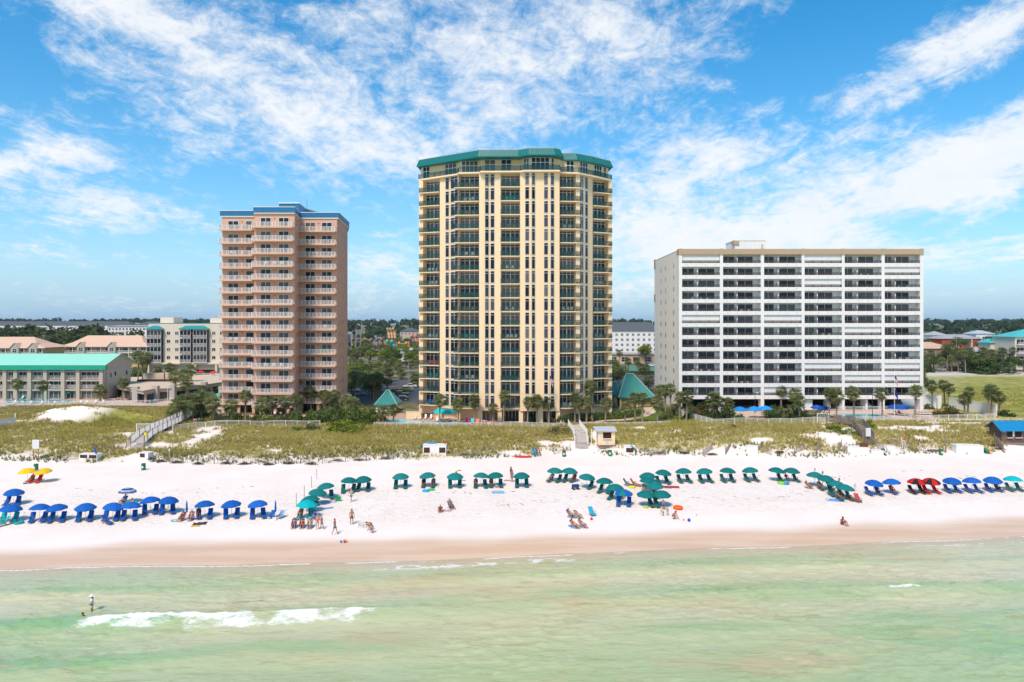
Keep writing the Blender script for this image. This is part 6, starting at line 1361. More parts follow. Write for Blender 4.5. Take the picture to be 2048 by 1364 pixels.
sand_fence('slat fence beside the grey stairway notice', [(1740, 882), (1752, 893), (1766, 904)]); sand_fence('slat fence behind the lifeguard chair', [(1776, 888), (1793, 893), (1822, 898)]); sand_fence('slat fence beside the eastern brush heap', [(1834, 900), (1878, 906)], 1.0, .25); sand_fence('slat fence running down from the blue roofed kiosk', [(1989, 884), (2007, 905)], 1.5, .14)
def rail_fence(label, pts, h=1.15, up=0.0, gap=.22, m='rail_white', post=2.3, name='railing_fence'):
    t = thing(name, label, 'fence', (0, 0, 0)); P = [Vector(p[:2]) for p in pts]; mid = M[m]; pm = MB(); pm.box(-.045, -.045, -.3, .045, .045, h+.08); pm = pm.mesh('post', mid)
    for i in range(len(P)-1):
        d = P[i+1]-P[i]; L = d.length; k_ = max(1, round(L/post))
        for k in range(k_):
            a = P[i]+d*(k/k_); c = P[i]+d*((k+1)/k_); za, zc = gz(a.x, a.y)+up, gz(c.x, c.y)+up; put('post', pm, t, (a.x, a.y, za)); s = MB()
            for zz, r in ((h, .035), (h-.22, .02), (.12, .02)): s.tube((a.x, a.y, za+zz), (c.x, c.y, zc+zz), r, n=4, caps=False)
            n = max(1, int((c-a).length/gap))
            for j in range(1, n): u = j/n; q = a.lerp(c, u); z = za+(zc-za)*u; s.box(q.x-.011, q.y-.011, z+.12, q.x+.011, q.y+.011, z+h)
            s.build('rail_panel', mid, t)
    put('post', pm, t, (P[-1].x, P[-1].y, gz(*P[-1])+up))
rail_fence('white railing fence before the salmon tower pool deck', [G(345, 864), G(392, 857), G(430, 853.5), G(640, 852.5)], 1.2); rail_fence('white railing fence before the yellow tower pool', [G(748, 856), G(1000, 857), G(1128, 856)], 1.15)
rail_fence('low white railing along the lawn with the curved path', [G(1172, 851), G(1300, 850), G(1340, 848)], .6); rail_fence('white fence slanting down past the lawn palms', [G(1342, 822), G(1372, 836), G(1424, 850)], 1.3, gap=.14); rail_fence('white railing fence before the blue patio umbrellas', [G(1424, 850.5), G(1560, 849), G(1650, 847)], 1.2); rail_fence('white railing fence before the eastern pool', [G(1712, 846), G(1840, 843), G(1990, 839)], 1.2)
rail_fence('white railing fence behind the eastern pool', [G(1672, 827), G(1782, 826)], 1.5); rail_fence('white railing fence round the hotel pool', [G(-10, 812), G(150, 811.5), G(300, 810), G(345, 806), G(340, 802)], 1.2); rail_fence('white railing of the terrace below the screened hotel', [(pxy(392, 226)[0], 226), (pxy(450, 226)[0], 226)], 1.3, 3.2)
def gate(label, x, y, w=2.0, h=2.2):
    t = thing('pool_gate', label, 'gate', at(x, y)); b = MB(); b.box(-w/2, -.05, -.2, -w/2+.1, .05, h); b.box(w/2-.1, -.05, -.2, w/2, .05, h); b.box(-w/2+.1, -.05, h-.1, w/2-.1, .05, h); b.build('frame', M['rail_white'], t); b = MB()
    for k in range(int(w/.14)): b.box(-w/2+.12+k*.14, -.01, .1, -w/2+.145+k*.14, .01, h-.15)
    b.build('gate_leaf', M['rail_white'], t)
gate('white pool gate at the head of the grey stairway', 1646, 846, 2.4, 2.0); gate('white gate frame at the top of the west stairs', 290, 866, 3.2, 1.7)
# ---- boardwalks and stairs
def boardwalk(label, pts, w, m, railm, lift=.45, steps=5, rail=(1, 1), h=1.05, posts=True, name='boardwalk'):
    t = thing(name, label, 'boardwalk', (0, 0, 0)); P = [Vector(G(*p)) for p in pts]; Z = [gz(p.x, p.y)+lift for p in P]; d = MB()
    for i in range(len(P)-1):
        a, c = P[i].to_2d(), P[i+1].to_2d(); L = (c-a).length; dr = (c-a).normalized(); s = Vector((-dr.y, dr.x)); n = max(1, int(L/.32))
        for k in range(n):
            p = a.lerp(c, (k+.06)/n); q = a.lerp(c, (k+.94)/n); z = Z[i]+(Z[i+1]-Z[i])*(k+.5)/n; o = len(d.v)
            for pp in (p, q):
                for e in (-w/2, w/2):
                    for zz in (z-.06, z): d.v.append((pp.x+s.x*e, pp.y+s.y*e, zz))
            for f in ((0, 1, 3, 2), (4, 6, 7, 5), (1, 5, 7, 3), (0, 2, 6, 4), (0, 4, 5, 1), (2, 3, 7, 6)): d.f.append(tuple(o+v for v in f)); d.m.append(0)
        for e, on in ((-1, rail[0]), (1, rail[1])):
            if not on: continue
            pa = a+s*e*w/2; pc = c+s*e*w/2; rl = MB()
            for zz, r in ((h, .045), (h*.6, .03), (h*.25, .03)): rl.tube((pa.x, pa.y, Z[i]+zz), (pc.x, pc.y, Z[i+1]+zz), r, n=4)
            nn = max(1, int(L/.2))
            for j in range(nn): u = j/nn; q = pa.lerp(pc, u); z = Z[i]+(Z[i+1]-Z[i])*u; rl.box(q.x-.03, q.y-.015, z, q.x+.03, q.y+.015, z+h)
            rl.build('railing', railm, t); k_ = max(1, int(L/2.2))
            for k in range(k_+1): q = pa.lerp(pc, k/k_); z = Z[i]+(Z[i+1]-Z[i])*k/k_; b = MB(); b.box(q.x-.07, q.y-.07, z-.9, q.x+.07, q.y+.07, z+h*(1.25 if posts else 1.05)); b.build('post', M['wood'] if posts else railm, t)
    d.build('deck', m, t); a, c = P[0].to_2d(), P[1].to_2d(); dr = (c-a).normalized(); s = Vector((-dr.y, dr.x))
    for k in range(steps): p = a-dr*(.3*(k+.5)); z = Z[0]-.14*(k+1); b = MB(); q0, q1 = p-s*w/2, p+s*w/2; b.prism([(q0.x-dr.x*.15, q0.y-dr.y*.15), (q1.x-dr.x*.15, q1.y-dr.y*.15), (q1.x+dr.x*.13, q1.y+dr.y*.13), (q0.x+dr.x*.13, q0.y+dr.y*.13)], z-.06, z); b.build('step', m, t)
M['bleached'] = mat('bleached timber', (.55, .49, .44), .9, .2, .15, 3)
boardwalk('white railed dune stairs beside the yellow kiosk', [(1163, 892), (1161, 876), (1152, 862), (1148, 856)], 2.3, M['bleached'], M['rail_white'], .65, 5, posts=False)
boardwalk('west boardwalk with stairs and white side fence climbing to the towers', [(275, 893), (292, 877), (322, 862), (352, 848), (400, 823), (450, 800)], 2.2, M['bleached'], M['rail_white'], .6, 5)
boardwalk('grey weathered timber stairway over the eastern dune', [(1737, 885), (1724, 866), (1716, 857), (1690, 852), (1660, 847)], 1.9, M['wood'], M['wood'], .7, 4, posts=False)
def corner_wall():
    t = thing('slatted_deck_wall', 'white slatted deck wall at the far west dune', 'deck'); f = Fr(G(-70, 872)[:2], G(31, 849)[:2])
    for k in range(9): b = MB(); b.box(0, 0, 0, f.w, .05, .17); b.build('slat', M['white'], t, (f.a.x, f.a.y, gz(f.a.x, f.a.y)+.1+k*.21), f.rz)
    for u in (0, .5, 1): x, y = f.at(f.w*u, -.1); b = MB(); b.box(-.08, 0, -.5, .08, .15, 2.2); b.build('post', M['white'], t, (x, y, gz(x, y)+.1))
corner_wall()
def yellow_kiosk():
    X, Y, z = G(1213, 893); t = thing('beach_kiosk', 'small yellow beach kiosk with pale metal roof and serving hatch', 'kiosk', (X, Y, z)); w, d, h = 3.0, 2.4, 2.75
    b = MB(); b.box(-w/2, 0, .25, w/2, d, h); b.build('wall', M['yellow'], t); b = MB(); o = len(b.v); b.box(-w/2-.5, -.45, h, w/2+.3, d+.5, h+.08); b.v = [(x, y, zz+(.30 if y > 1 else 0)) for x, y, zz in b.v]; b.build('roof', mat('pale tin roof', (.52, .56, .60), .4, .4), t)
    b = MB(); b.box(-.62, -.02, 1.45, .85, -.004, 2.5); b.build('hatch', mat('hatch interior', (.06, .02, .015), .9, .1), t); b = MB(); b.box(-.72, -.22, 1.33, .95, -.005, 1.42); b.build('counter', M['yellow_slab'], t)
    for (x0, z0, x1, z1) in ((-1.25, 1.5, -.78, 2.2), (-.25, .45, .45, 1.25)):
        b = MB(); b.box(x0, -.03, z0, x1, -.005, z1); p = b.build('notice', M['frame'], t); b = MB()
        for k in range(4): b.box(x0+.06, -.036, z1-.15-k*.16, x1-.08, -.032, z1-.11-k*.16)
        b.build('small_print', mat('blue print', (.15, .2, .4), .8, .1), p)
    for k in range(3): b = MB(); b.box(-w/2-.1+k*.1, -.35-.35*k, .18-.14*k, w/2+.2, -.02-.35*k, .24-.14*k); b.build('step', M['teak'] if k < 1 else M['wood'], t)
    b = MB(); b.box(-w/2-.45, -.3, 0, -w/2-.3, -.15, h); b.build('post', M['white'], t)
yellow_kiosk()
def blue_kiosk():
    X, Y, z = G(2003, 885); t = thing('beach_kiosk', 'brown beach kiosk with bright blue pitched roof at the east edge', 'kiosk', (X, Y, z)); w, d, h = 8.0, 3.2, 2.35; wallm = mat('brown siding', (.17, .105, .085), .85, .2, .12, 1)
    b = MB(); b.box(0, 0, 0, w, d, h); b.poly([(-.002, 0, h), (-.002, d, h), (-.002, d/2, h+1.2)]); b.build('wall', wallm, t); r = MB(); r.poly([(-.6, -.6, h-.1), (w, -.6, h-.1), (w, d/2, h+1.35), (-.6, d/2, h+1.35)]); r.poly([(-.6, d/2, h+1.35), (w, d/2, h+1.35), (w, d+.6, h-.1), (-.6, d+.6, h-.1)]); r.poly([(-.6, -.6, h-.22), (w, -.6, h-.22), (w, -.6, h-.1), (-.6, -.6, h-.1)])
    for k in range(20): x = -.5+k*.42; r.tube((x, -.6, h-.08), (x, d/2, h+1.37), .025, n=4)
    r.build('roof', mat('bright blue roof', (.01, .23, .48), .4, .5, .05, .6), t); b = MB(); b.poly([(-.62, -.62, h-.25), (-.62, d/2, h+1.2), (-.62, d/2, h+1.34), (-.62, -.62, h-.1)]); b.poly([(-.62, d+.62, h-.25), (-.62, d/2, h+1.2), (-.62, d/2, h+1.34), (-.62, d+.62, h-.1)]); b.build('bargeboard', wallm, t)
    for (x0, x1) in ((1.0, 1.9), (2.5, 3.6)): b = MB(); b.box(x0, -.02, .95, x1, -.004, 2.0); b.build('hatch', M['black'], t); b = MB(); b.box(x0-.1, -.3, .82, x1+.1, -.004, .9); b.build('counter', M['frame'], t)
    b = MB(); b.box(2.05, -.03, 1.1, 2.3, -.004, 2.1); b.build('notice', M['frame'], t); b = MB(); b.box(.15, -.04, 1.75, .85, -.006, 2.25); b.box(.15, -.045, 2.1, .85, -.041, 2.2, 1); b.box(.3, -.045, 1.92, .7, -.041, 1.99, 1); b.build('sign', [mat('blue sign', (.02, .22, .50), .5, .3), mat('yellow letters', (.75, .60, .05), .5, .3)], t); b = MB(); b.box(-.6, -.9, -.25, w, -.01, -.02); b.build('deck', M['wood'], t)
blue_kiosk()
# ---- poolside
def patio_umbrella(label, x, y, h, col, group, s=1.25):
    t = umbrella(label, at(x, y), col, group, 'plain', 1.0, cat='patio umbrella', name='patio_umbrella'); t.scale = (s, s, h/2.0)
for i, (x, y) in enumerate(((1480, 838), (1508, 837), (1531, 836))): patio_umbrella(f"{('western', 'middle', 'eastern')[i]} bright blue patio umbrella over the picnic tables", x, y, 2.6, (.01, .25, .68), 'bright blue patio umbrellas', 1.3)
for i, (x, y) in enumerate(((1633, 832), (1650, 834))): patio_umbrella(f"{('western', 'eastern')[i]} deep blue umbrella west of the eastern pool", x, y, 2.4, (.006, .08, .42), 'deep blue pool umbrellas', 1.15)
for i, (x, y) in enumerate(((1787, 830), (1806, 831))): patio_umbrella(f"{('western', 'eastern')[i]} deep blue umbrella at the east end of the pool", x, y, 2.3, (.006, .08, .42), 'deep blue pool umbrellas', 1.15)
for i, (x, y) in enumerate(((881, 841), (899, 843))): patio_umbrella(f"{('western', 'eastern')[i]} turquoise umbrella by the yellow tower pool", x, y, 2.75, (.0, .48, .48), 'turquoise pool umbrellas', 1.25)
patio_umbrella('green umbrella before the hotel glass', 140, 798, 2.3, (.01, .12, .07), None, 1.2); patio_umbrella('turquoise umbrella behind the boardwalk palms', 440, 804, 2.6, (.02, .45, .40), None, 1.1)
for i, (x, Yd) in enumerate(((401, 232), (427, 230))): t = umbrella(f"{('western', 'eastern')[i]} red umbrella on the screened hotel terrace", (pxy(x, Yd)[0], Yd, 6.2), (.7, .02, .015), 'red terrace umbrellas', cat='patio umbrella', name='patio_umbrella')
def sunbeds(desc, group, pts, rz, col=(.72, .72, .70)):
    for i, (x, y) in enumerate(pts): lounger(f'{ORD[i]} white sunbed from the west {desc}', at(x, y), R(rz), col, group, 'sunbed', 'sunbed')
sunbeds('before the yellow tower hedge', 'sunbeds by the yellow tower pool', [(831, 838), (841, 838), (851, 838), (862, 838)], 0); sunbeds('by the small pool house', 'sunbeds by the pool house', [(752, 831), (762, 831), (772, 831), (782, 831)], 0); sunbeds('at the east end of the eastern pool', 'sunbeds by the eastern pool', [(1796, 831), (1806, 832), (1816, 833), (1834, 829), (1840, 829), (1846, 829), (1852, 829), (1858, 829)], 35); sunbeds('before the salmon tower', 'sunbeds of the salmon tower', [(528, 833), (550, 833), (562, 834), (583, 834), (596, 834)], 20); sunbeds('before the restaurant windows', 'sunbeds by the restaurant', [(231, 801), (236, 800), (241, 799), (256, 801), (261, 800), (266, 799)], -60); sunbeds('along the hotel pool fence', 'sunbeds along the hotel pool', [(28, 809), (60, 810), (82, 810), (108, 810), (160, 809), (172, 809), (190, 808), (205, 808)], 10)
for lab, x, y, c in (('pink folding chair by the yellow tower pool', 934, 846, (.75, .05, .25)), ('pale blue folding chair by the yellow tower pool', 945, 847, (.12, .45, .60)), ('orange folding chair by the yellow tower pool', 955, 848, (.8, .22, .10)), ('pink chair by the hotel pool', 27, 799, (.7, .03, .2)), ('mint chair by the hotel pool', 44, 799, (.3, .6, .5)), ('turquoise chair inside the pool fence corner', 308, 806, (.05, .35, .45)), ('blue chair on the lowest balcony of the yellow tower', 1192, 838, (.02, .18, .55))): lowchair(lab, at(x, y), 0, c, None, 1.25)
def picnic(label, x, y):
    t = thing('picnic_table', label, 'table', at(x, y), .3); b = MB(); b.box(-.9, -.4, .70, .9, .4, .75); b.build('tabletop', M['teak'], t)
    for s in (-.75, .75): b = MB(); b.box(-.9, s-.14, .42, .9, s+.14, .46); b.build('bench_seat', M['teak'], t)
    for s in (-.6, .6): b = MB(); b.tube((s, -.7, 0), (s, -.2, .7), .04); b.tube((s, .7, 0), (s, .2, .7), .04); b.build('leg', M['teak'], t)
for i, (x, y) in enumerate(((1479, 840), (1508, 839.5), (1532, 838.5))): picnic(f"{('western', 'middle', 'eastern')[i]} picnic table under the bright blue umbrellas", x, y)
def cafe_set(label, x, y, c=(.7, .7, .68)):
    t = thing('cafe_table', label, 'table', at(x, y)); b = MB(); b.lathe([(0, .72), (.45, .72), (.45, .75), (0, .75)], 12); b.build('tabletop', M['frame'], t); b = MB(); b.tube((0, 0, 0), (0, 0, .72), .04); b.build('leg', M['frame'], t)
cafe_set('white round table under the western turquoise umbrella', 881, 842); cafe_set('white round table under the eastern turquoise umbrella', 900, 844); cafe_set('white table on the pavilion terrace', 1298, 829)
for i, (x, y) in enumerate(((874, 843), (888, 843), (893, 846), (907, 845), (1293, 830), (1303, 830))): lowchair(f'{ORD[i]} white chair from the west among the round tables', at(x, y), i, (.72, .72, .7), 'white chairs at the round tables', 1.1)
def flagpole(label, x, y, h, flags, m):
    X, Y, z = G(x, y); t = thing('flagpole', label, 'flagpole', (X, Y, z)); b = MB(); b.tube((0, 0, -.3), (0, 0, h), .06, .03, 8); b.ball((0, 0, h+.06), .07, n=8, k=5); b.build('pole', m, t)
    for kind, z0 in flags:
        b = MB(); L, H = 2.2, 1.3; n = 12; rows = 13
        for i in range(n):
            for j in range(rows):
                p = []
                for di, dj in ((0, 0), (1, 0), (1, 1), (0, 1)):
                    u = (i+di)/n; v = (j+dj)/rows; p.append((.05+u*L*.30+.02*math.sin(v*4), .10*math.sin(u*7+v*2), z0-v*H-u*u*1.35+.06*math.sin(u*9)))
                if kind == 'stars': m_ = 2 if (i < n*.42 and j < 7) else (j % 2)
                else: m_ = 2
                b.poly(p, m_)
        b.build('flag', [mat('flag red', (.42, .02, .04), .8, .1), mat('flag white', (.75, .74, .74), .8, .1), mat('flag blue', (.015, .03, .20), .8, .1)], t)
flagpole('brown flagpole with drooping striped flag before the yellow tower', 1099, 849, 11.0, (('stars', 10.4),), M['wood']); flagpole('white flagpole with striped and blue flags before the white block', 1789, 843, 10.4, (('stars', 9.5), ('blue', 6.6)), M['white'])
def lamp(label, x, y, h, m):
    t = thing('street_lamp', label, 'lamp post', at(x, y)); b = MB(); b.tube((0, 0, -.2), (0, 0, h), .08, .05, 8); b.build('pole', m, t); b = MB(); b.tube((0, 0, h), (.5, -.3, h+.1), .04); b.ball((.5, -.3, h), .2, .2, .12, 10, 6); b.build('lamp_head', M['frame'], t)
lamp('white lamp post by the hotel pool', 98, 811, 5.4, M['white']); lamp('white lamp post at the corner of the restaurant terrace', 335, 811, 5.2, M['white']); lamp('dark lamp post before the eastern pool', 1745, 837, 5.2, M['dark']); lamp('dark lamp post behind the patio umbrellas', 1510, 826, 4.6, M['dark']); lamp('dark lamp post beside the white wall', 1874, 822, 3.0, M['dark'])
def far_lamp(label, x, Yd, ztop):
    X = pxy(x, Yd)[0]; z = gz(X, Yd); t = thing('street_lamp', label, 'lamp post', (X, Yd, z)); b = MB(); b.tube((0, 0, 0), (0, 0, ztop-z), .12, .08, 6); b.build('pole', M['steel'], t); b = MB(); b.box(-.9, -.2, ztop-z, .9, .2, ztop-z+.15); b.build('lamp_head', M['steel'], t)
far_lamp('tall mast rising above the water park trees', 723, 520, 29.0); far_lamp('utility pole among the eastern palms', 1913, 330, 18.5); far_lamp('second utility pole before the brick building', 1943, 400, 20.0); far_lamp('third utility pole near the cream house', 1969, 410, 18.5); far_lamp('light mast between the peach roofed houses', 87, 330, 18.5); far_lamp('parking lot lamp beside the yellow tower', 817, 225, 12)
# ---- cars
def car_meshes(L, pick=False):
    W2 = .9; body = MB(); prof = [(-L/2, .35), (-L/2+.05, .72), (-L/2+.9, .88), (-L/2+1.6, 1.42), (L/2-1.5, 1.45), (L/2-.55, .98), (L/2-.05, .92), (L/2, .40)]
    if pick: prof = [(-L/2, .45), (-L/2+.05, .98), (-L/2+1.3, 1.05), (-L/2+1.9, 1.72), (L/2-2.4, 1.74), (L/2-2.2, 1.12), (L/2-.03, 1.10), (L/2, .5)]
    for s in (-1, 1): body.poly([(x, s*W2, z) for x, z in (prof if s < 0 else prof[::-1])])
    for i in range(len(prof)): (x0, z0), (x1, z1) = prof[i], prof[(i+1) % len(prof)]; body.poly([(x0, -W2, z0), (x0, W2, z0), (x1, W2, z1), (x1, -W2, z1)])
    g = MB(); a, c = prof[2], prof[3]; d, e = prof[4], prof[5]
    for s in (-1, 1): P = [(a[0]+.35, s*(W2+.006), a[1]+.06), (c[0]+.12, s*(W2+.006), c[1]-.08), (d[0]-.08, s*(W2+.006), d[1]-.08), (e[0]-.25, s*(W2+.006), e[1]+.06)]; g.poly(P if s > 0 else P[::-1])
    for p, q in ((a, c), (e, d)):
        dx = -.012 if p is a else .012; g.poly([(p[0]+(q[0]-p[0])*.12+dx, -.74, p[1]+(q[1]-p[1])*.12+.012), (p[0]+(q[0]-p[0])*.12+dx, .74, p[1]+(q[1]-p[1])*.12+.012), (p[0]+(q[0]-p[0])*.9+dx, .66, p[1]+(q[1]-p[1])*.9+.012), (p[0]+(q[0]-p[0])*.9+dx, -.66, p[1]+(q[1]-p[1])*.9+.012)])
    w = MB(); w.tube((0, -.11, 0), (0, .11, 0), .34, n=14); w.tube((0, -.115, 0), (0, .115, 0), .2, n=10, m=1); hl = MB(); hl.box(-.03, -.2, -.07, .03, .2, .07)
    return body.mesh('body', mat('car paint %d' % pick, (1, 1, 1), .25, .5, .03, 1, tint=True)), g.mesh('windows', M['glass']), w.mesh('wheel', [M['dark'], M['steel']]), hl.mesh('headlight', M['frame']), L
CARS = {'car': car_meshes(4.5), 'van': car_meshes(4.8), 'pickup': car_meshes(5.6, True)}
def car(label, X, Y, rz, col, kind='car', z=None, cat='car', group='parked cars'):
    bm, gm, wm, hm, L = CARS[kind]; t = thing('parked_'+('pickup' if kind == 'pickup' else 'car'), label, cat, (X, Y, (gz(X, Y)+.05) if z is None else z), rz, group); put('body', bm, t, color=col); put('windows', gm, t)
    for sx in (-L*.3, L*.3):
        for sy in (-.83, .83): put('wheel', wm, t, (sx, sy, .34))
    for sy in (-.62, .62): put('headlight', hm, t, (-L/2-.01, sy, .62)); 
for lab, x, Y, rz, c, k in (('beige estate car parked beside the yellow tower', 812, 217, 0, (.42, .36, .28), 'van'), ('white car behind the beige estate car', 820, 228, .1, (.75, .75, .74), 'car'), ('dark pickup in front of the flat parking lot hedge', 800, 200, 0, (.05, .055, .06), 'pickup'), ('black car at the front of the parking lot', 802, 190, .1, (.02, .02, .025), 'car'), ('white car by the salmon tower corner', 706, 215, 0, (.72, .72, .72), 'car'), ('silver van before the white car by the salmon tower', 714, 203, 0, (.45, .47, .50), 'van'), ('grey car among the thicket palms', 748, 222, 0, (.25, .26, .28), 'car'), ('white car in the open garage near the eastern pool', 1726, 164.5, R(90), (.7, .7, .7), 'car'), ('silver car parked deep in the east garage bay', 1794, 164.5, R(78), (.5, .5, .52), 'car'), ('dark red car in the west garage bay', 1572, 165, R(90), (.10, .02, .02), 'car'), ('white hatchback before the tan restaurant', 1852, 350, 0, (.7, .7, .7), 'car'), ('dark car before the tan restaurant', 1862, 345, 0, (.05, .05, .06), 'car'), ('white car beside the low peach building', 1304, 322, 0, (.7, .7, .7), 'van')):
    X = pxy(x, Y)[0]; car(lab, X, Y, rz, c, k, z=4.0 if 'garage' in lab else None)
# ---- water park far behind
def slide(label, x, Y, zt, col, w=12, turns=3, name='water_slide'):
    X = pxy(x, Y)[0]; z0 = gz(X, Y); t = thing(name, label, 'water slide', (X, Y, z0)); b = MB(); H = zt-z0
    for k in range(turns): u0 = -w/2+w*k/turns; pts = [(u0+w*.55*q/7, 2*math.sin(q*1.2), H*(1-q/8.0)) for q in range(8)]; b.path(pts, [.9]*8, 7)
    o = b.build('chute', M['tint'], t); o.color = (*col, 1); s = MB()
    for k in range(4): x_ = -w/2+w*k/3; s.tube((x_, 1, 0), (x_, 1, H*.95), .25, n=5)
    s.box(-w/2, 0, H*.9, -w/2+4, 4, H*.95); s.build('tower_frame', M['steel'], t)
slide('orange and yellow row of tall slides on the skyline', 783, 560, 20.5, (.65, .33, .12), 7, 3); slide('yellow tube slide at the edge of the salmon tower', 697, 430, 18.5, (.80, .55, .01), 9, 1); slide('dark slide tower beside the yellow tube', 706, 440, 19.5, (.06, .06, .10), 9, 2); slide('turquoise slide tower in the middle of the water park', 783, 430, 13.5, (.01, .42, .40), 6, 2); slide('red slide tower beside the yellow tower', 832, 520, 15.5, (.60, .10, .06), 6, 2); slide('orange slide in the water park', 812, 440, 12.0, (.75, .25, .02), 9, 2); slide('low yellow slide in the water park', 795, 435, 11.0, (.78, .55, .02), 9, 1); slide('low red slide near the white hall', 812, 420, 8.5, (.65, .08, .05), 8, 1); slide('white and yellow slide house in the water park', 765, 400, 9.0, (.7, .6, .3), 12, 2); slide('brown slide deck in the water park', 752, 460, 14.0, (.32, .16, .09), 14, 4); slide('wide brown slide deck below the mast', 716, 470, 14.0, (.30, .16, .10), 16, 4); slide('small blue slide in the water park', 757, 470, 15.5, (.05, .25, .60), 4, 1)
# ---- chairs on the balconies
def _bchair():
    b = MB(); b.box(-.27, -.27, .40, .27, .24, .44); b.box(-.27, .22, .44, .27, .27, .98)
    for sx in (-.25, .21):
        for sy in (-.26, .2): b.box(sx, sy, 0, sx+.04, sy+.05, .40)
        b.box(sx, -.26, .62, sx+.05, .22, .65)
    return b.mesh('balcony_chair', M['tint'])
BCH = _bchair()
def balcony_chairs():
    bld = {'A': 'far west stack of the yellow tower', 'B': 'second stack of the yellow tower', 'D': 'middle stack of the yellow tower', 'F': 'fourth stack of the yellow tower', 'H': 'far east stack of the yellow tower', 'PL': 'west stack of the salmon tower', 'PC': 'middle stack of the salmon tower', 'PR': 'east stack of the salmon tower'}
    F_ = {(k, i): (f, z) for k, i, f, z in FURN}; WH, TQ, OR, TN, GR, BL = ('white', (.72, .72, .70)), ('turquoise', (.01, .42, .38)), ('orange', (.70, .10, .03)), ('tan', (.34, .22, .13)), ('dark green', (.01, .09, .08)), ('blue', (.03, .25, .65))
    L = [('A', 6, WH, 3), ('A', 7, WH, 3), ('A', 9, TN, 2), ('A', 10, TN, 1), ('A', 11, WH, 3), ('A', 13, OR, 4), ('A', 14, TQ, 2), ('A', 1, GR, 2), ('A', 3, GR, 2), ('A', 12, TN, 1), ('A', 16, BL, 3), ('A', 15, GR, 3), ('B', 1, WH, 3), ('B', 5, WH, 2), ('B', 7, TN, 2), ('B', 2, TN, 3), ('B', 9, TN, 3), ('B', 11, TQ, 2), ('B', 8, GR, 3), ('B', 12, TN, 3), ('B', 14, WH, 2), ('B', 0, TN, 2), ('D', 1, TQ, 3), ('D', 6, WH, 2), ('D', 9, WH, 2), ('D', 11, WH, 3), ('D', 7, TN, 2), ('D', 3, TN, 2), ('D', 14, GR, 3), ('D', 0, GR, 2), ('F', 2, TN, 3), ('F', 3, WH, 2), ('F', 5, GR, 3), ('F', 9, WH, 3), ('F', 10, TN, 2), ('F', 14, BL, 1), ('F', 12, TN, 2), ('F', 16, WH, 3), ('H', 7, WH, 3), ('H', 9, WH, 3), ('H', 11, WH, 2), ('H', 13, WH, 2), ('H', 3, GR, 2), ('H', 5, GR, 2), ('H', 12, GR, 2),
         ('PL', 0, TQ, 3), ('PL', 9, WH, 3), ('PL', 11, TQ, 3), ('PL', 13, TQ, 2), ('PL', 2, WH, 2), ('PC', 3, WH, 3), ('PC', 4, TQ, 2), ('PC', 9, TN, 3), ('PC', 10, TN, 3), ('PC', 11, WH, 3), ('PC', 7, BL, 1), ('PR', 7, BL, 2), ('PR', 8, WH, 3), ('PR', 10, TQ, 4), ('PR', 2, WH, 1), ('PR', 11, TN, 2), ('PR', 0, GR, 2)]
    for i in range(6):
        for f in range(12):
            if ('W%d' % i, f) in F_ and (i*5+f*3) % 4 != 0: L.append(('W%d' % i, f, [TN, ('brown', (.18, .09, .05)), TN, WH, TQ, ('brown', (.20, .10, .06))][(i*7+f*5) % 6], 2+(i+f) % 2))
    for key, fl, (cn, c), n in L:
        f, z = F_[(key, fl)]; r = random.Random(fl*31+ord(key[-1]))
        wing = bld.get(key) or f'{ORD[int(key[1])]} bay of the white block'; st = f'{ORD[fl]} balcony down'
        for k in range(n):
            u = f.w*(.2+.62*(k+.5)/n)+r.uniform(-.15, .15); x, y = f.at(u, -.55-r.uniform(0, .4)); pos = '' if n == 1 else ('west ', 'east ')[k] if n == 2 else ('west ', 'middle ', 'east ')[k] if n == 3 else ('west ', 'inner west ', 'inner east ', 'east ')[k]
            tag(put('balcony_chair', BCH, None, (x, y, z+.005), f.rz+r.uniform(-.8, .8), 1.1, c), f'{pos}{cn} chair on the {st}, {wing}', 'chair', f'chairs on balconies of the {"white block" if key[0] == "W" else "salmon tower" if key[0] == "P" else "yellow tower"}')
balcony_chairs()
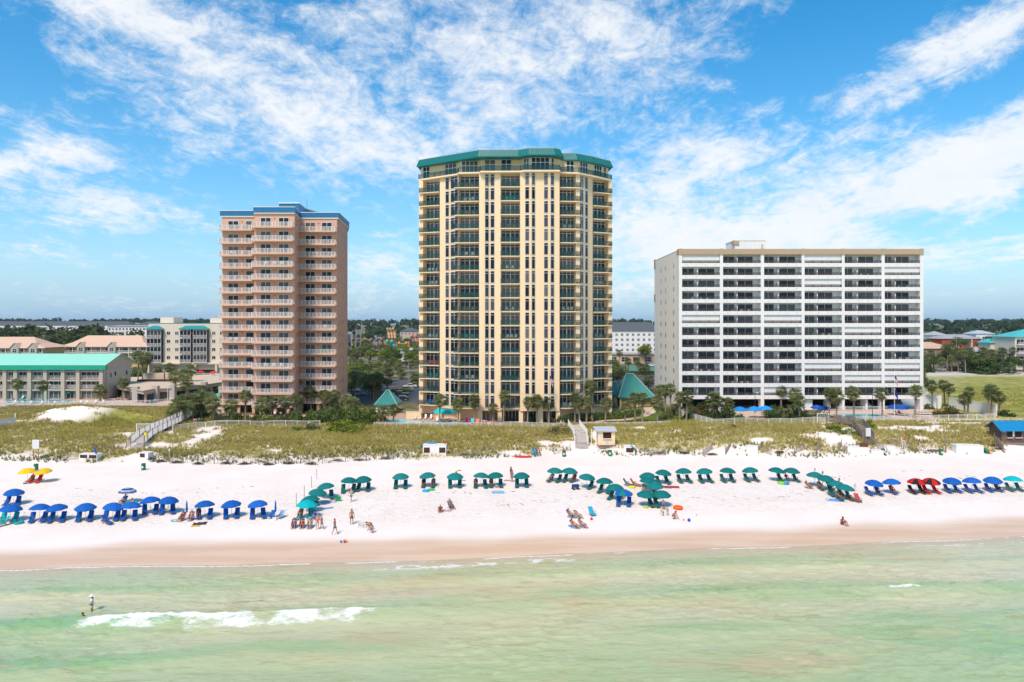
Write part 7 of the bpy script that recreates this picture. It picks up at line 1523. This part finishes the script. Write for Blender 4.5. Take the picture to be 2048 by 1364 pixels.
# ================================================================ people
def sym(d):
    o = {}
    for k, v in d.items():
        if k[0] == '*': o[k[1:]+'L'] = v; o[k[1:]+'R'] = (-v[0], v[1], v[2])
        else: o[k] = v
    return o
POSE = {
 'stand': sym({'pel': (0, 0, .95), 'bel': (0, 0, 1.12), 'che': (0, .01, 1.33), 'nek': (0, .02, 1.48), 'hd': (0, -.01, 1.60), 'top': (0, 0, 1.70), '*sh': (.18, .01, 1.42), '*el': (.25, .04, 1.14), '*wr': (.27, -.06, .90), '*hip': (.10, 0, .90), '*kn': (.11, -.02, .50), '*an': (.12, .02, .09), '*to': (.14, -.16, .03)}),
 'recline': sym({'pel': (0, .12, .47), 'bel': (0, .26, .62), 'che': (0, .40, .82), 'nek': (0, .49, .97), 'hd': (0, .50, 1.09), 'top': (0, .53, 1.19), '*sh': (.18, .46, .92), '*el': (.29, .22, .70), '*wr': (.20, -.05, .64), '*hip': (.10, .06, .47), '*kn': (.13, -.33, .60), '*an': (.12, -.78, .37), '*to': (.13, -.90, .44)}),
 'lowsit': sym({'pel': (0, .02, .32), 'bel': (0, .12, .46), 'che': (0, .25, .66), 'nek': (0, .32, .81), 'hd': (0, .30, .93), 'top': (0, .31, 1.03), '*sh': (.18, .29, .75), '*el': (.29, .05, .56), '*wr': (.16, -.18, .48), '*hip': (.10, -.03, .31), '*kn': (.15, -.42, .44), '*an': (.14, -.64, .09), '*to': (.16, -.80, .04)}),
 'ground': sym({'pel': (0, .05, .13), 'bel': (0, .06, .29), 'che': (0, 0, .48), 'nek': (0, -.06, .62), 'hd': (0, -.12, .73), 'top': (0, -.12, .83), '*sh': (.18, -.02, .57), '*el': (.25, -.2, .36), '*wr': (.12, -.42, .33), '*hip': (.10, 0, .13), '*kn': (.15, -.36, .48), '*an': (.13, -.58, .08), '*to': (.15, -.74, .03)}),
 'bend': sym({'pel': (0, .12, .84), 'bel': (0, -.03, .93), 'che': (0, -.24, 1.0), 'nek': (0, -.39, 1.04), 'hd': (0, -.50, 1.05), 'top': (0, -.58, 1.10), '*sh': (.18, -.30, 1.02), '*el': (.21, -.40, .75), '*wr': (.12, -.50, .52), '*hip': (.10, .09, .81), '*kn': (.13, -.08, .46), '*an': (.14, .10, .09), '*to': (.15, -.07, .03)}),
 'crouch': sym({'pel': (0, .12, .36), 'bel': (0, .02, .49), 'che': (0, -.12, .64), 'nek': (0, -.22, .76), 'hd': (0, -.28, .86), 'top': (0, -.30, .96), '*sh': (.18, -.16, .72), '*el': (.23, -.34, .48), '*wr': (.11, -.52, .26), '*hip': (.10, .07, .35), '*kn': (.17, -.28, .43), '*an': (.14, 0, .09), '*to': (.15, -.16, .03)}),
}
w_ = dict(POSE['stand']); w_.update({'knL': (.10, -.16, .52), 'anL': (.10, -.26, .11), 'toL': (.11, -.43, .05), 'knR': (-.10, .06, .50), 'anR': (-.10, .32, .13), 'toR': (-.11, .18, .03), 'elL': (.25, .12, 1.15), 'wrL': (.25, .10, .90), 'elR': (-.25, -.08, 1.15), 'wrR': (-.23, -.28, .98)}); POSE['walk'] = w_
h_ = dict(POSE['stand']); h_.update({'elR': (-.32, -.02, 1.18), 'wrR': (-.16, -.14, 1.02), 'elL': (.34, .05, 1.17), 'wrL': (.17, -.12, 1.03)}); POSE['hips'] = h_
t_ = dict(POSE['bend']); t_.update({'elR': (-.26, -.55, 1.05), 'wrR': (-.24, -.80, 1.08), 'elL': (.26, -.5, .95), 'wrL': (.22, -.74, .98)}); POSE['reach'] = t_
RAD = {'pel': .125, 'bel': .115, 'che': .13, 'nek': .052, 'hd': .088, 'top': .075, 'sh': .062, 'el': .042, 'wr': .030, 'hip': .088, 'kn': .058, 'an': .036, 'to': .032}
EDG = [('pel', 'bel'), ('bel', 'che'), ('che', 'nek'), ('nek', 'hd'), ('hd', 'top')]+[(a, b) for s in 'LR' for a, b in (('che', 'sh'+s), ('sh'+s, 'el'+s), ('el'+s, 'wr'+s), ('pel', 'hip'+s), ('hip'+s, 'kn'+s), ('kn'+s, 'an'+s), ('an'+s, 'to'+s))]
def skin(name, V, E, Rr, m, root=0, sub=1):
    me = bpy.data.meshes.new(name); me.from_pydata(V, E, []); o = bpy.data.objects.new(name, me); COL.objects.link(o); md = o.modifiers.new('skin', 'SKIN'); md.use_smooth_shade = True
    for i, r in enumerate(Rr): sv = me.skin_vertices[0].data[i]; sv.radius = (r, r); sv.use_root = (i == root)
    if sub: s = o.modifiers.new('sub', 'SUBSURF'); s.levels = s.render_levels = sub
    dg = bpy.context.evaluated_depsgraph_get(); dg.update(); out = bpy.data.meshes.new_from_object(o.evaluated_get(dg)); out.name = name
    bpy.data.objects.remove(o); out.materials.clear(); out.materials.append(m); return out
def rad(k): return RAD[k] if k in RAD else RAD[k[:-1]]
def body_mesh(P):
    ks = list(P); ks.remove('pel'); ks = ['pel']+ks; V = [P[k] for k in ks]; ix = {k: i for i, k in enumerate(ks)}; E = [(ix[a], ix[b]) for a, b in EDG]; Rr = [rad(k) for k in ks]
    for s in 'LR':
        w = Vector(P['wr'+s]); d = (w-Vector(P['el'+s])).normalized(); sd = d.cross(Vector((0, 0, 1))); sd = sd.normalized() if sd.length > .05 else Vector((1, 0, 0)); palm = w+d*.075; pi = len(V); V.append(tuple(palm)); Rr.append(.026); E.append((ix['wr'+s], pi)); cu = Vector((0, -.02, -.01))
        for j, (off, ln) in enumerate(((-.028, .060), (-.010, .075), (.009, .070), (.027, .052))):
            a = len(V); V.append(tuple(palm+d*.030+sd*off)); V.append(tuple(palm+d*(.030+ln*.55)+sd*off*1.15)); V.append(tuple(palm+d*(.03+ln)+sd*off*1.2+cu)); Rr += [.009, .0085, .007]; E += [(pi, a), (a, a+1), (a+1, a+2)]
        a = len(V); V.append(tuple(w+d*.045-sd*.036)); V.append(tuple(w+d*.085-sd*.058+cu*.5)); Rr += [.010, .008]; E += [(pi, a), (a, a+1)]
    hd = Vector(P['hd']); up = (Vector(P['top'])-hd).normalized(); f = Vector((0, -1, 0)); f = (f-up*f.dot(up)).normalized(); a = len(V); V.append(tuple(hd+f*.098+up*.012)); Rr.append(.014); E.append((ix['hd'], a))
    for s in (-1, 1): a = len(V); V.append(tuple(hd+Vector((s*.096, .005, .02)))); Rr.append(.016); E.append((ix['hd'], a))
    return skin('person_body', V, E, Rr, M['skin'])
def lerp(a, b, u): return tuple(Vector(a).lerp(Vector(b), u))
def garment(P, kind):
    if kind == 'shorts': V = [P['pel'], lerp(P['pel'], P['bel'], .42), P['hipL'], lerp(P['hipL'], P['knL'], .62), P['hipR'], lerp(P['hipR'], P['knR'], .62)]; E = [(0, 1), (0, 2), (2, 3), (0, 4), (4, 5)]; Rr = [.142, .13, .112, .098, .112, .098]
    elif kind == 'shirt': V = [P['bel'], P['pel'], lerp(P['che'], P['nek'], .35), P['che'], P['shL'], lerp(P['shL'], P['elL'], .6), P['shR'], lerp(P['shR'], P['elR'], .6)]; V[1] = lerp(P['bel'], P['pel'], .8); E = [(0, 1), (0, 3), (3, 2), (3, 4), (4, 5), (3, 6), (6, 7)]; Rr = [.136, .140, .09, .15, .082, .068, .082, .068]
    else: V = [P['pel'], P['bel'], lerp(P['bel'], P['che'], .85), P['hipL'], P['hipR']]; V[3] = lerp(P['pel'], P['hipL'], .6); V[4] = lerp(P['pel'], P['hipR'], .6); E = [(0, 1), (1, 2), (0, 3), (0, 4)]; Rr = [.136, .126, .143, .10, .10]
    return skin(kind, V, E, Rr, M['cloth'])
def hair_mesh(P, long):
    hd = Vector(P['hd']); up = (Vector(P['top'])-hd).normalized(); b = MB(); c = hd+up*.055+Vector((0, .022, 0)); b.ball(tuple(c), .102, .106, .088, 12, 8)
    if long: b.ball(tuple(hd+Vector((0, .065, -.06))), .085, .05, .15, 10, 6)
    return b.mesh('hair', M['cloth'], True)
def face_mesh(P):
    hd = Vector(P['hd']); up = (Vector(P['top'])-hd).normalized(); f = Vector((0, -1, 0)); f = (f-up*f.dot(up)).normalized(); b = MB()
    for s in (-1, 1): b.ball(tuple(hd+f*.087+up*.035+Vector((s*.034, 0, 0))), .012, n=6, k=4)
    b.ball(tuple(hd+f*.086-up*.035), .022, .008, .006, 6, 4, 1); return b.mesh('face', [M['dark'], mat('lips', (.35, .09, .08), .6, .3) if 'lips' not in bpy.data.materials else bpy.data.materials['lips']])
CACHE = {}
def cached(fn, *k):
    if (fn.__name__, *k) not in CACHE: CACHE[(fn.__name__, *k)] = fn(POSE[k[0]], *k[1:])
    return CACHE[(fn.__name__, *k)]
def person(label, pose, loc, rz=0.0, s=1.0, skin_c=(.46, .225, .135), hair=(.05, .03, .02), long=False, wear=(('shorts', (.02, .06, .2)),), hat=None):
    t = thing('person', label, 'person', loc, rz, None, s); put('body', cached(body_mesh, pose), t, color=skin_c)
    for kind, c in wear: put({'shorts': 'swim_shorts', 'shirt': 'shirt', 'suit': 'swimsuit'}[kind], cached(garment, pose, kind), t, color=c)
    put('hair', cached(hair_mesh, pose, long), t, color=hair); put('face', cached(face_mesh, pose), t)
    if hat:
        hd = Vector(POSE[pose]['top']); b = MB(); b.lathe([(0, .07), (.09, .06), (.115, -.03), (.21, -.045), (.21, -.055), (.10, -.05)], 14, c=tuple(hd)); put('hat', b.mesh('hat', M['cloth']), t, color=hat)
    return t
T1, T2, T3, DK = (.50, .24, .14), (.40, .17, .09), (.55, .30, .20), (.20, .09, .05)
BR_, BL_, GY_ = (.05, .03, .02), (.42, .28, .12), (.35, .33, .3)
def seat(label, key, dz=0.0, pose='recline', **k): loc, rz = SEATS[key]; return person(label, pose, (loc[0], loc[1], loc[2]+dz), rz, **k)
# on their feet
person('man in patterned navy swim shorts standing with arms at his sides', 'stand', at(703.5, 1049), R(15), 1.04, T2, BR_, wear=(('shorts', (.06, .06, .14)),))
person('young man in turquoise swim shorts walking east along the sand', 'walk', at(669.5, 1069), R(72), 1.03, T2, BR_, wear=(('shorts', (.01, .24, .36)),))
person('boy in grey swim shorts bending over towards the net game', 'bend', at(744.5, 1066), R(-62), .92, T2, BR_, wear=(('shorts', (.22, .25, .34)),)); person('bending boy behind the other at the net game', 'bend', at(741, 1061), R(-55), .95, T1, BR_, wear=(('shorts', (.06, .08, .13)),))
person('man in blue swim shorts carrying things past the teal umbrellas', 'walk', at(702.5, 1004), R(-20), 1.0, T3, GY_, wear=(('shorts', (.02, .22, .40)),)); 
person('shirtless man in light blue shorts standing behind the middle row', 'hips', at(1024.5, 964), R(-60), 1.0, T2, BR_, wear=(('shorts', (.06, .32, .55)),)); person('man in dark top standing behind the shirtless man', 'stand', at(1022, 957), R(60), 1.02, T2, BR_, wear=(('shirt', (.10, .10, .22)), ('shorts', (.10, .10, .16))))
person('child in yellow top bending and reaching behind an umbrella', 'reach', at(913, 954), R(75), .95, T2, BR_, wear=(('shirt', (.75, .45, .05)), ('shorts', (.3, .15, .05))))
person('girl in pink swimsuit standing by the seated women', 'stand', at(635, 1059), R(20), .95, T3, BL_, True, (('suit', (.80, .04, .16)),)); person('boy in grey shorts stepping beside the girl in pink', 'walk', at(643.5, 1058.5), R(60), .82, T2, BR_, wear=(('shorts', (.12, .2, .25)),))
person('grey haired woman in black swimsuit walking on the footpath', 'walk', at(1184, 845), R(10), 1.0, T3, BR_, True, (('suit', (.02, .02, .025)),)); person('person in white shirt at the head of the white dune stairs', 'stand', at(1122, 856), R(30), .98, T3, GY_, wear=(('shirt', (.65, .70, .75)), ('shorts', (.1, .12, .2)))); person('person in dark top beside the white dune stairs', 'stand', at(1127, 855), R(-60), .96, T1, BR_, wear=(('shirt', (.08, .05, .05)), ('shorts', (.1, .1, .12))))
_w = G(197, 1228); person('wading person in white sun hat and white shirt in the sea', 'hips', (_w[0], 24*F/(1222-HY), -.42), R(-70), 1.03, T2, GY_, wear=(('shirt', (.74, .76, .84)), ('shorts', (.40, .50, .56))), hat=(.82, .82, .82))
person('swimmer with only a dark haired head above the wave', 'stand', ((158-1024)/F*24*F/(1243-HY), 24*F/(1243-HY)+.5, -1.22), R(60), 1.0, T2, (.02, .012, .01))
person('toddler in turquoise top standing by the crowded cluster', 'stand', at(1335, 1031), R(-40), .56, T2, BR_, wear=(('shirt', (.02, .45, .45)), ('shorts', (.65, .45, .05)))); person('toddler in lime shirt bending over beside the other toddler', 'bend', at(1326.5, 1031.5), R(-80), .58, T2, BR_, wear=(('shirt', (.45, .60, .02)), ('shorts', (.04, .06, .03))))
person('woman in black swimsuit crouching over the dug sand', 'crouch', at(1347, 1038), R(55), 1.05, T2, BR_, True, (('suit', (.03, .03, .035)),)); person('adult in patterned trunks leaning away from the camera by the float', 'bend', at(1327, 1020), R(170), 1.0, T2, BR_, wear=(('shorts', (.16, .14, .35)),))
person('deeply tanned man sitting alone with bent knees near the sea', 'ground', at(1684, 1049), R(28), 1.12, (.33, .10, .055), BR_, wear=(('shorts', (.25, .06, .04)),))
# seated groups
def chaired(label, x, y, rz, chair, **k): p = at(x, y); lowchair(chair, p, R(rz), k.pop('col', C_NAVY), None, 1.05); return person(label, 'lowsit', p, R(rz), **k)
chaired('seated woman in violet bikini, westmost of the row of women', 588, 1055, 8, 'low chair under the woman in violet', col=(.10, .08, .25), skin_c=T2, long=True, wear=(('suit', (.30, .12, .35)),)); chaired('seated woman with bare tanned legs, second of the row of women', 604, 1055, 14, 'low dark chair of the second seated woman', col=(.10, .05, .16), skin_c=T2, long=True, wear=(('suit', (.45, .12, .10)),)); chaired('seated woman in pale green suit beside the girl in pink', 619.5, 1055.5, 5, 'low grey chair under the woman in pale green', col=(.25, .3, .36), skin_c=T1, hair=BL_, long=True, wear=(('suit', (.40, .55, .45)),))
chaired('person in royal blue shirt resting behind the girl in pink', 631, 1039, 50, 'blue chair of the person in the royal blue shirt', col=C_BLUE, skin_c=T1, wear=(('shirt', (.02, .08, .50)), ('shorts', (.05, .05, .2))))
chaired('man reclining in a navy chair, back left of the foursome', 1141, 1035, 58, 'navy chair of the reclining man', col=(.02, .06, .32), skin_c=T2, wear=(('shorts', (.03, .05, .20)),)); chaired('woman in striped suit and visor, back right of the foursome', 1155, 1036, 58, 'pale chair of the woman in the striped suit', col=(.5, .5, .5), skin_c=T1, hair=GY_, wear=(('suit', (.35, .33, .32)),), hat=(.7, .72, .5)); chaired('woman in orange stripes at the front of the foursome', 1148, 1056, 58, 'striped orange chair at the front of the foursome', col=(.65, .12, .05), skin_c=T2, long=True, wear=(('suit', (.65, .16, .08)),)); chaired('woman in pink stripes, front right of the foursome', 1164, 1055, 58, 'white and pink chair, front right of the foursome', col=(.6, .35, .42), skin_c=T2, long=True, wear=(('suit', (.55, .30, .38)),))
chaired('person in red sitting west of the closed blue umbrella', 364, 1041, -8, 'red chair west of the closed blue umbrella', col=(.45, .04, .05), skin_c=T2, wear=(('shirt', (.10, .07, .08)), ('shorts', (.40, .04, .05)))); chaired('sunbather east of the closed blue umbrella', 382, 1040, 5, 'small blue chair east of the closed umbrella', col=(.05, .15, .35), skin_c=T1, wear=(('shorts', (.05, .25, .35)),))
chaired('man in blue shirt seated below the striped navy umbrella', 247, 1007, -14, 'navy chair below the striped umbrella', col=C_NAVY, s=1.1, skin_c=T1, wear=(('shirt', (.02, .20, .55)), ('shorts', (.02, .02, .05)))); person('child in white sitting below the striped navy umbrella', 'ground', at(266, 1009), R(-30), 1.0, T1, BR_, True, (('suit', (.7, .68, .7)),)); gear('beach_bag', 'turquoise bag beside the child in white', 'bag', (lambda b: (b.lathe([(.0, 0), (.22, .02), (.25, .25), (.2, .45), (.14, .46)], 10), b)[1])(MB()), [M['cloth']], at(272, 1008), 0, (.01, .45, .42))
person('person in dark red shirt sitting on the striped blanket', 'ground', at(881, 1023.5), R(0), 1.05, T2, GY_, wear=(('shirt', (.25, .02, .04)), ('shorts', (.2, .05, .08)))); chaired('person in sun hat on a low chair beside the striped blanket', 901.5, 1017, 35, 'low chair beside the striped blanket', col=(.12, .06, .12), s=1.12, skin_c=T2, wear=(('shirt', (.16, .18, .25)), ('shorts', (.05, .05, .08))), hat=(.62, .42, .22))
# under the umbrellas
seat('person reclining in dark clothes under the fourth middle row umbrella', ('m', 3, 0), skin_c=T2, wear=(('shirt', (.03, .02, .03)), ('shorts', (.03, .02, .03)))); seat('person in lilac reclining under the fourth middle row umbrella', ('m', 3, 1), skin_c=T2, long=True, wear=(('suit', (.35, .28, .55)),)); seat('person in the shade under the sixth middle row umbrella', ('m', 5, 0), skin_c=DK, wear=(('shorts', (.05, .12, .1)),)); seat('person with bare legs under the seventh middle row umbrella', ('m', 6, 0), skin_c=T2, wear=(('shorts', (.12, .08, .15)),)); seat('person in white under the first slanting row umbrella', ('s', 0, 0), skin_c=T2, wear=(('shirt', (.6, .58, .58)), ('shorts', (.5, .5, .5)))); seat('person in bright red under the second slanting row umbrella', ('s', 1, 1), skin_c=T2, wear=(('shirt', (.75, .05, .02)), ('shorts', (.75, .07, .02))))
seat('person reading under the tenth blue umbrella from the west', ('w', 9, 0), skin_c=DK, wear=(('shorts', (.05, .03, .03)),)); seat('sunbather under the western yellow umbrella', ('y', 0, 1), skin_c=(.38, .15, .07), wear=(('shorts', (.75, .38, .02)),)); seat('person in blue under the first blue umbrella of the east beach', ('e', 0, 1), skin_c=T2, wear=(('shirt', (.03, .05, .20)), ('shorts', (.03, .05, .2)))); seat('person in bright red on the lounger under the second eastern blue umbrella', ('e', 1, 0), skin_c=T2, wear=(('shirt', (.75, .02, .02)), ('shorts', (.65, .03, .03)))); seat('bare legged sunbather under the fifth eastern blue umbrella', ('e', 4, 1), skin_c=DK, wear=(('shorts', (.10, .04, .04)),)); seat('person in the shade of the turquoise umbrella', ('q', 0, 0), skin_c=T2, wear=(('shorts', (.1, .2, .25)),)); seat('person in the shade under the last umbrella of the long eastern row', ('r', 6, 0), skin_c=DK, wear=(('shirt', (.10, .06, .07)), ('shorts', (.06, .05, .06))))
chaired('person in red sitting at the top of the four slanting umbrellas', 1617, 977, 40, 'red chair at the top of the four slanting umbrellas', col=(.62, .03, .03), skin_c=T2, wear=(('shorts', (.5, .04, .03)),)); seat('person resting under the second of the four slanting umbrellas', ('f', 1, 0), skin_c=T2, wear=(('shorts', (.35, .06, .05)),)); seat('second sunbather under the four slanting umbrellas', ('f', 1, 1), skin_c=DK, wear=(('shorts', (.1, .1, .2)),)); seat('sunbather under the lowest of the four slanting umbrellas', ('f', 3, 0), skin_c=T2, wear=(('shorts', (.1, .15, .2)),))
chaired('person in the shade at the top of the crowded cluster', 1291, 985, 30, 'green chair at the top of the crowded cluster', col=C_TEAL, skin_c=T2, wear=(('shorts', (.05, .12, .1)),)); person('sunbather lying back on the lounger in the crowded cluster', 'recline', *SEATS[('c', 2, 0)], 1.0, T2, BR_, True, (('suit', (.10, .25, .22)),))
for lab, x, y, c in (('woman in red seated by the yellow tower pool', 966, 849, (.6, .04, .05)), ('person in dark suit seated by the yellow tower pool', 972, 850, (.05, .05, .08)), ('bather in orange among the boardwalk palms', 399, 846, (.7, .25, .15)), ('bather in red under the boardwalk palms', 389, 847, (.6, .08, .06)), ('bather in blue at the spa pool', 422, 843, (.05, .2, .45)), ('bather in violet on the eastern sunbeds', 1800, 830, (.25, .05, .3))): chaired(lab, x, y, 10, 'poolside chair under the '+lab.split(' by')[0].split(' among')[0].split(' under')[0].split(' at')[0].split(' on')[0], col=(.65, .65, .63), skin_c=T2, wear=(('shirt', c), ('shorts', c)))
def robe():
    p = at(284, 893); t = person('person wrapped in a bright yellow towel at the top of the west stairs', 'stand', (p[0], p[1]+1.2, p[2]+.75), R(170), 1.0, T2, BR_, wear=(('shorts', (.1, .1, .1)),)); b = MB(); b.lathe([(.30, .72), (.28, 1.1), (.22, 1.40), (.10, 1.50)], 14); put('towel_wrap', b.mesh('towel_wrap', M['cloth']), t, color=(.85, .72, .0))
robe()
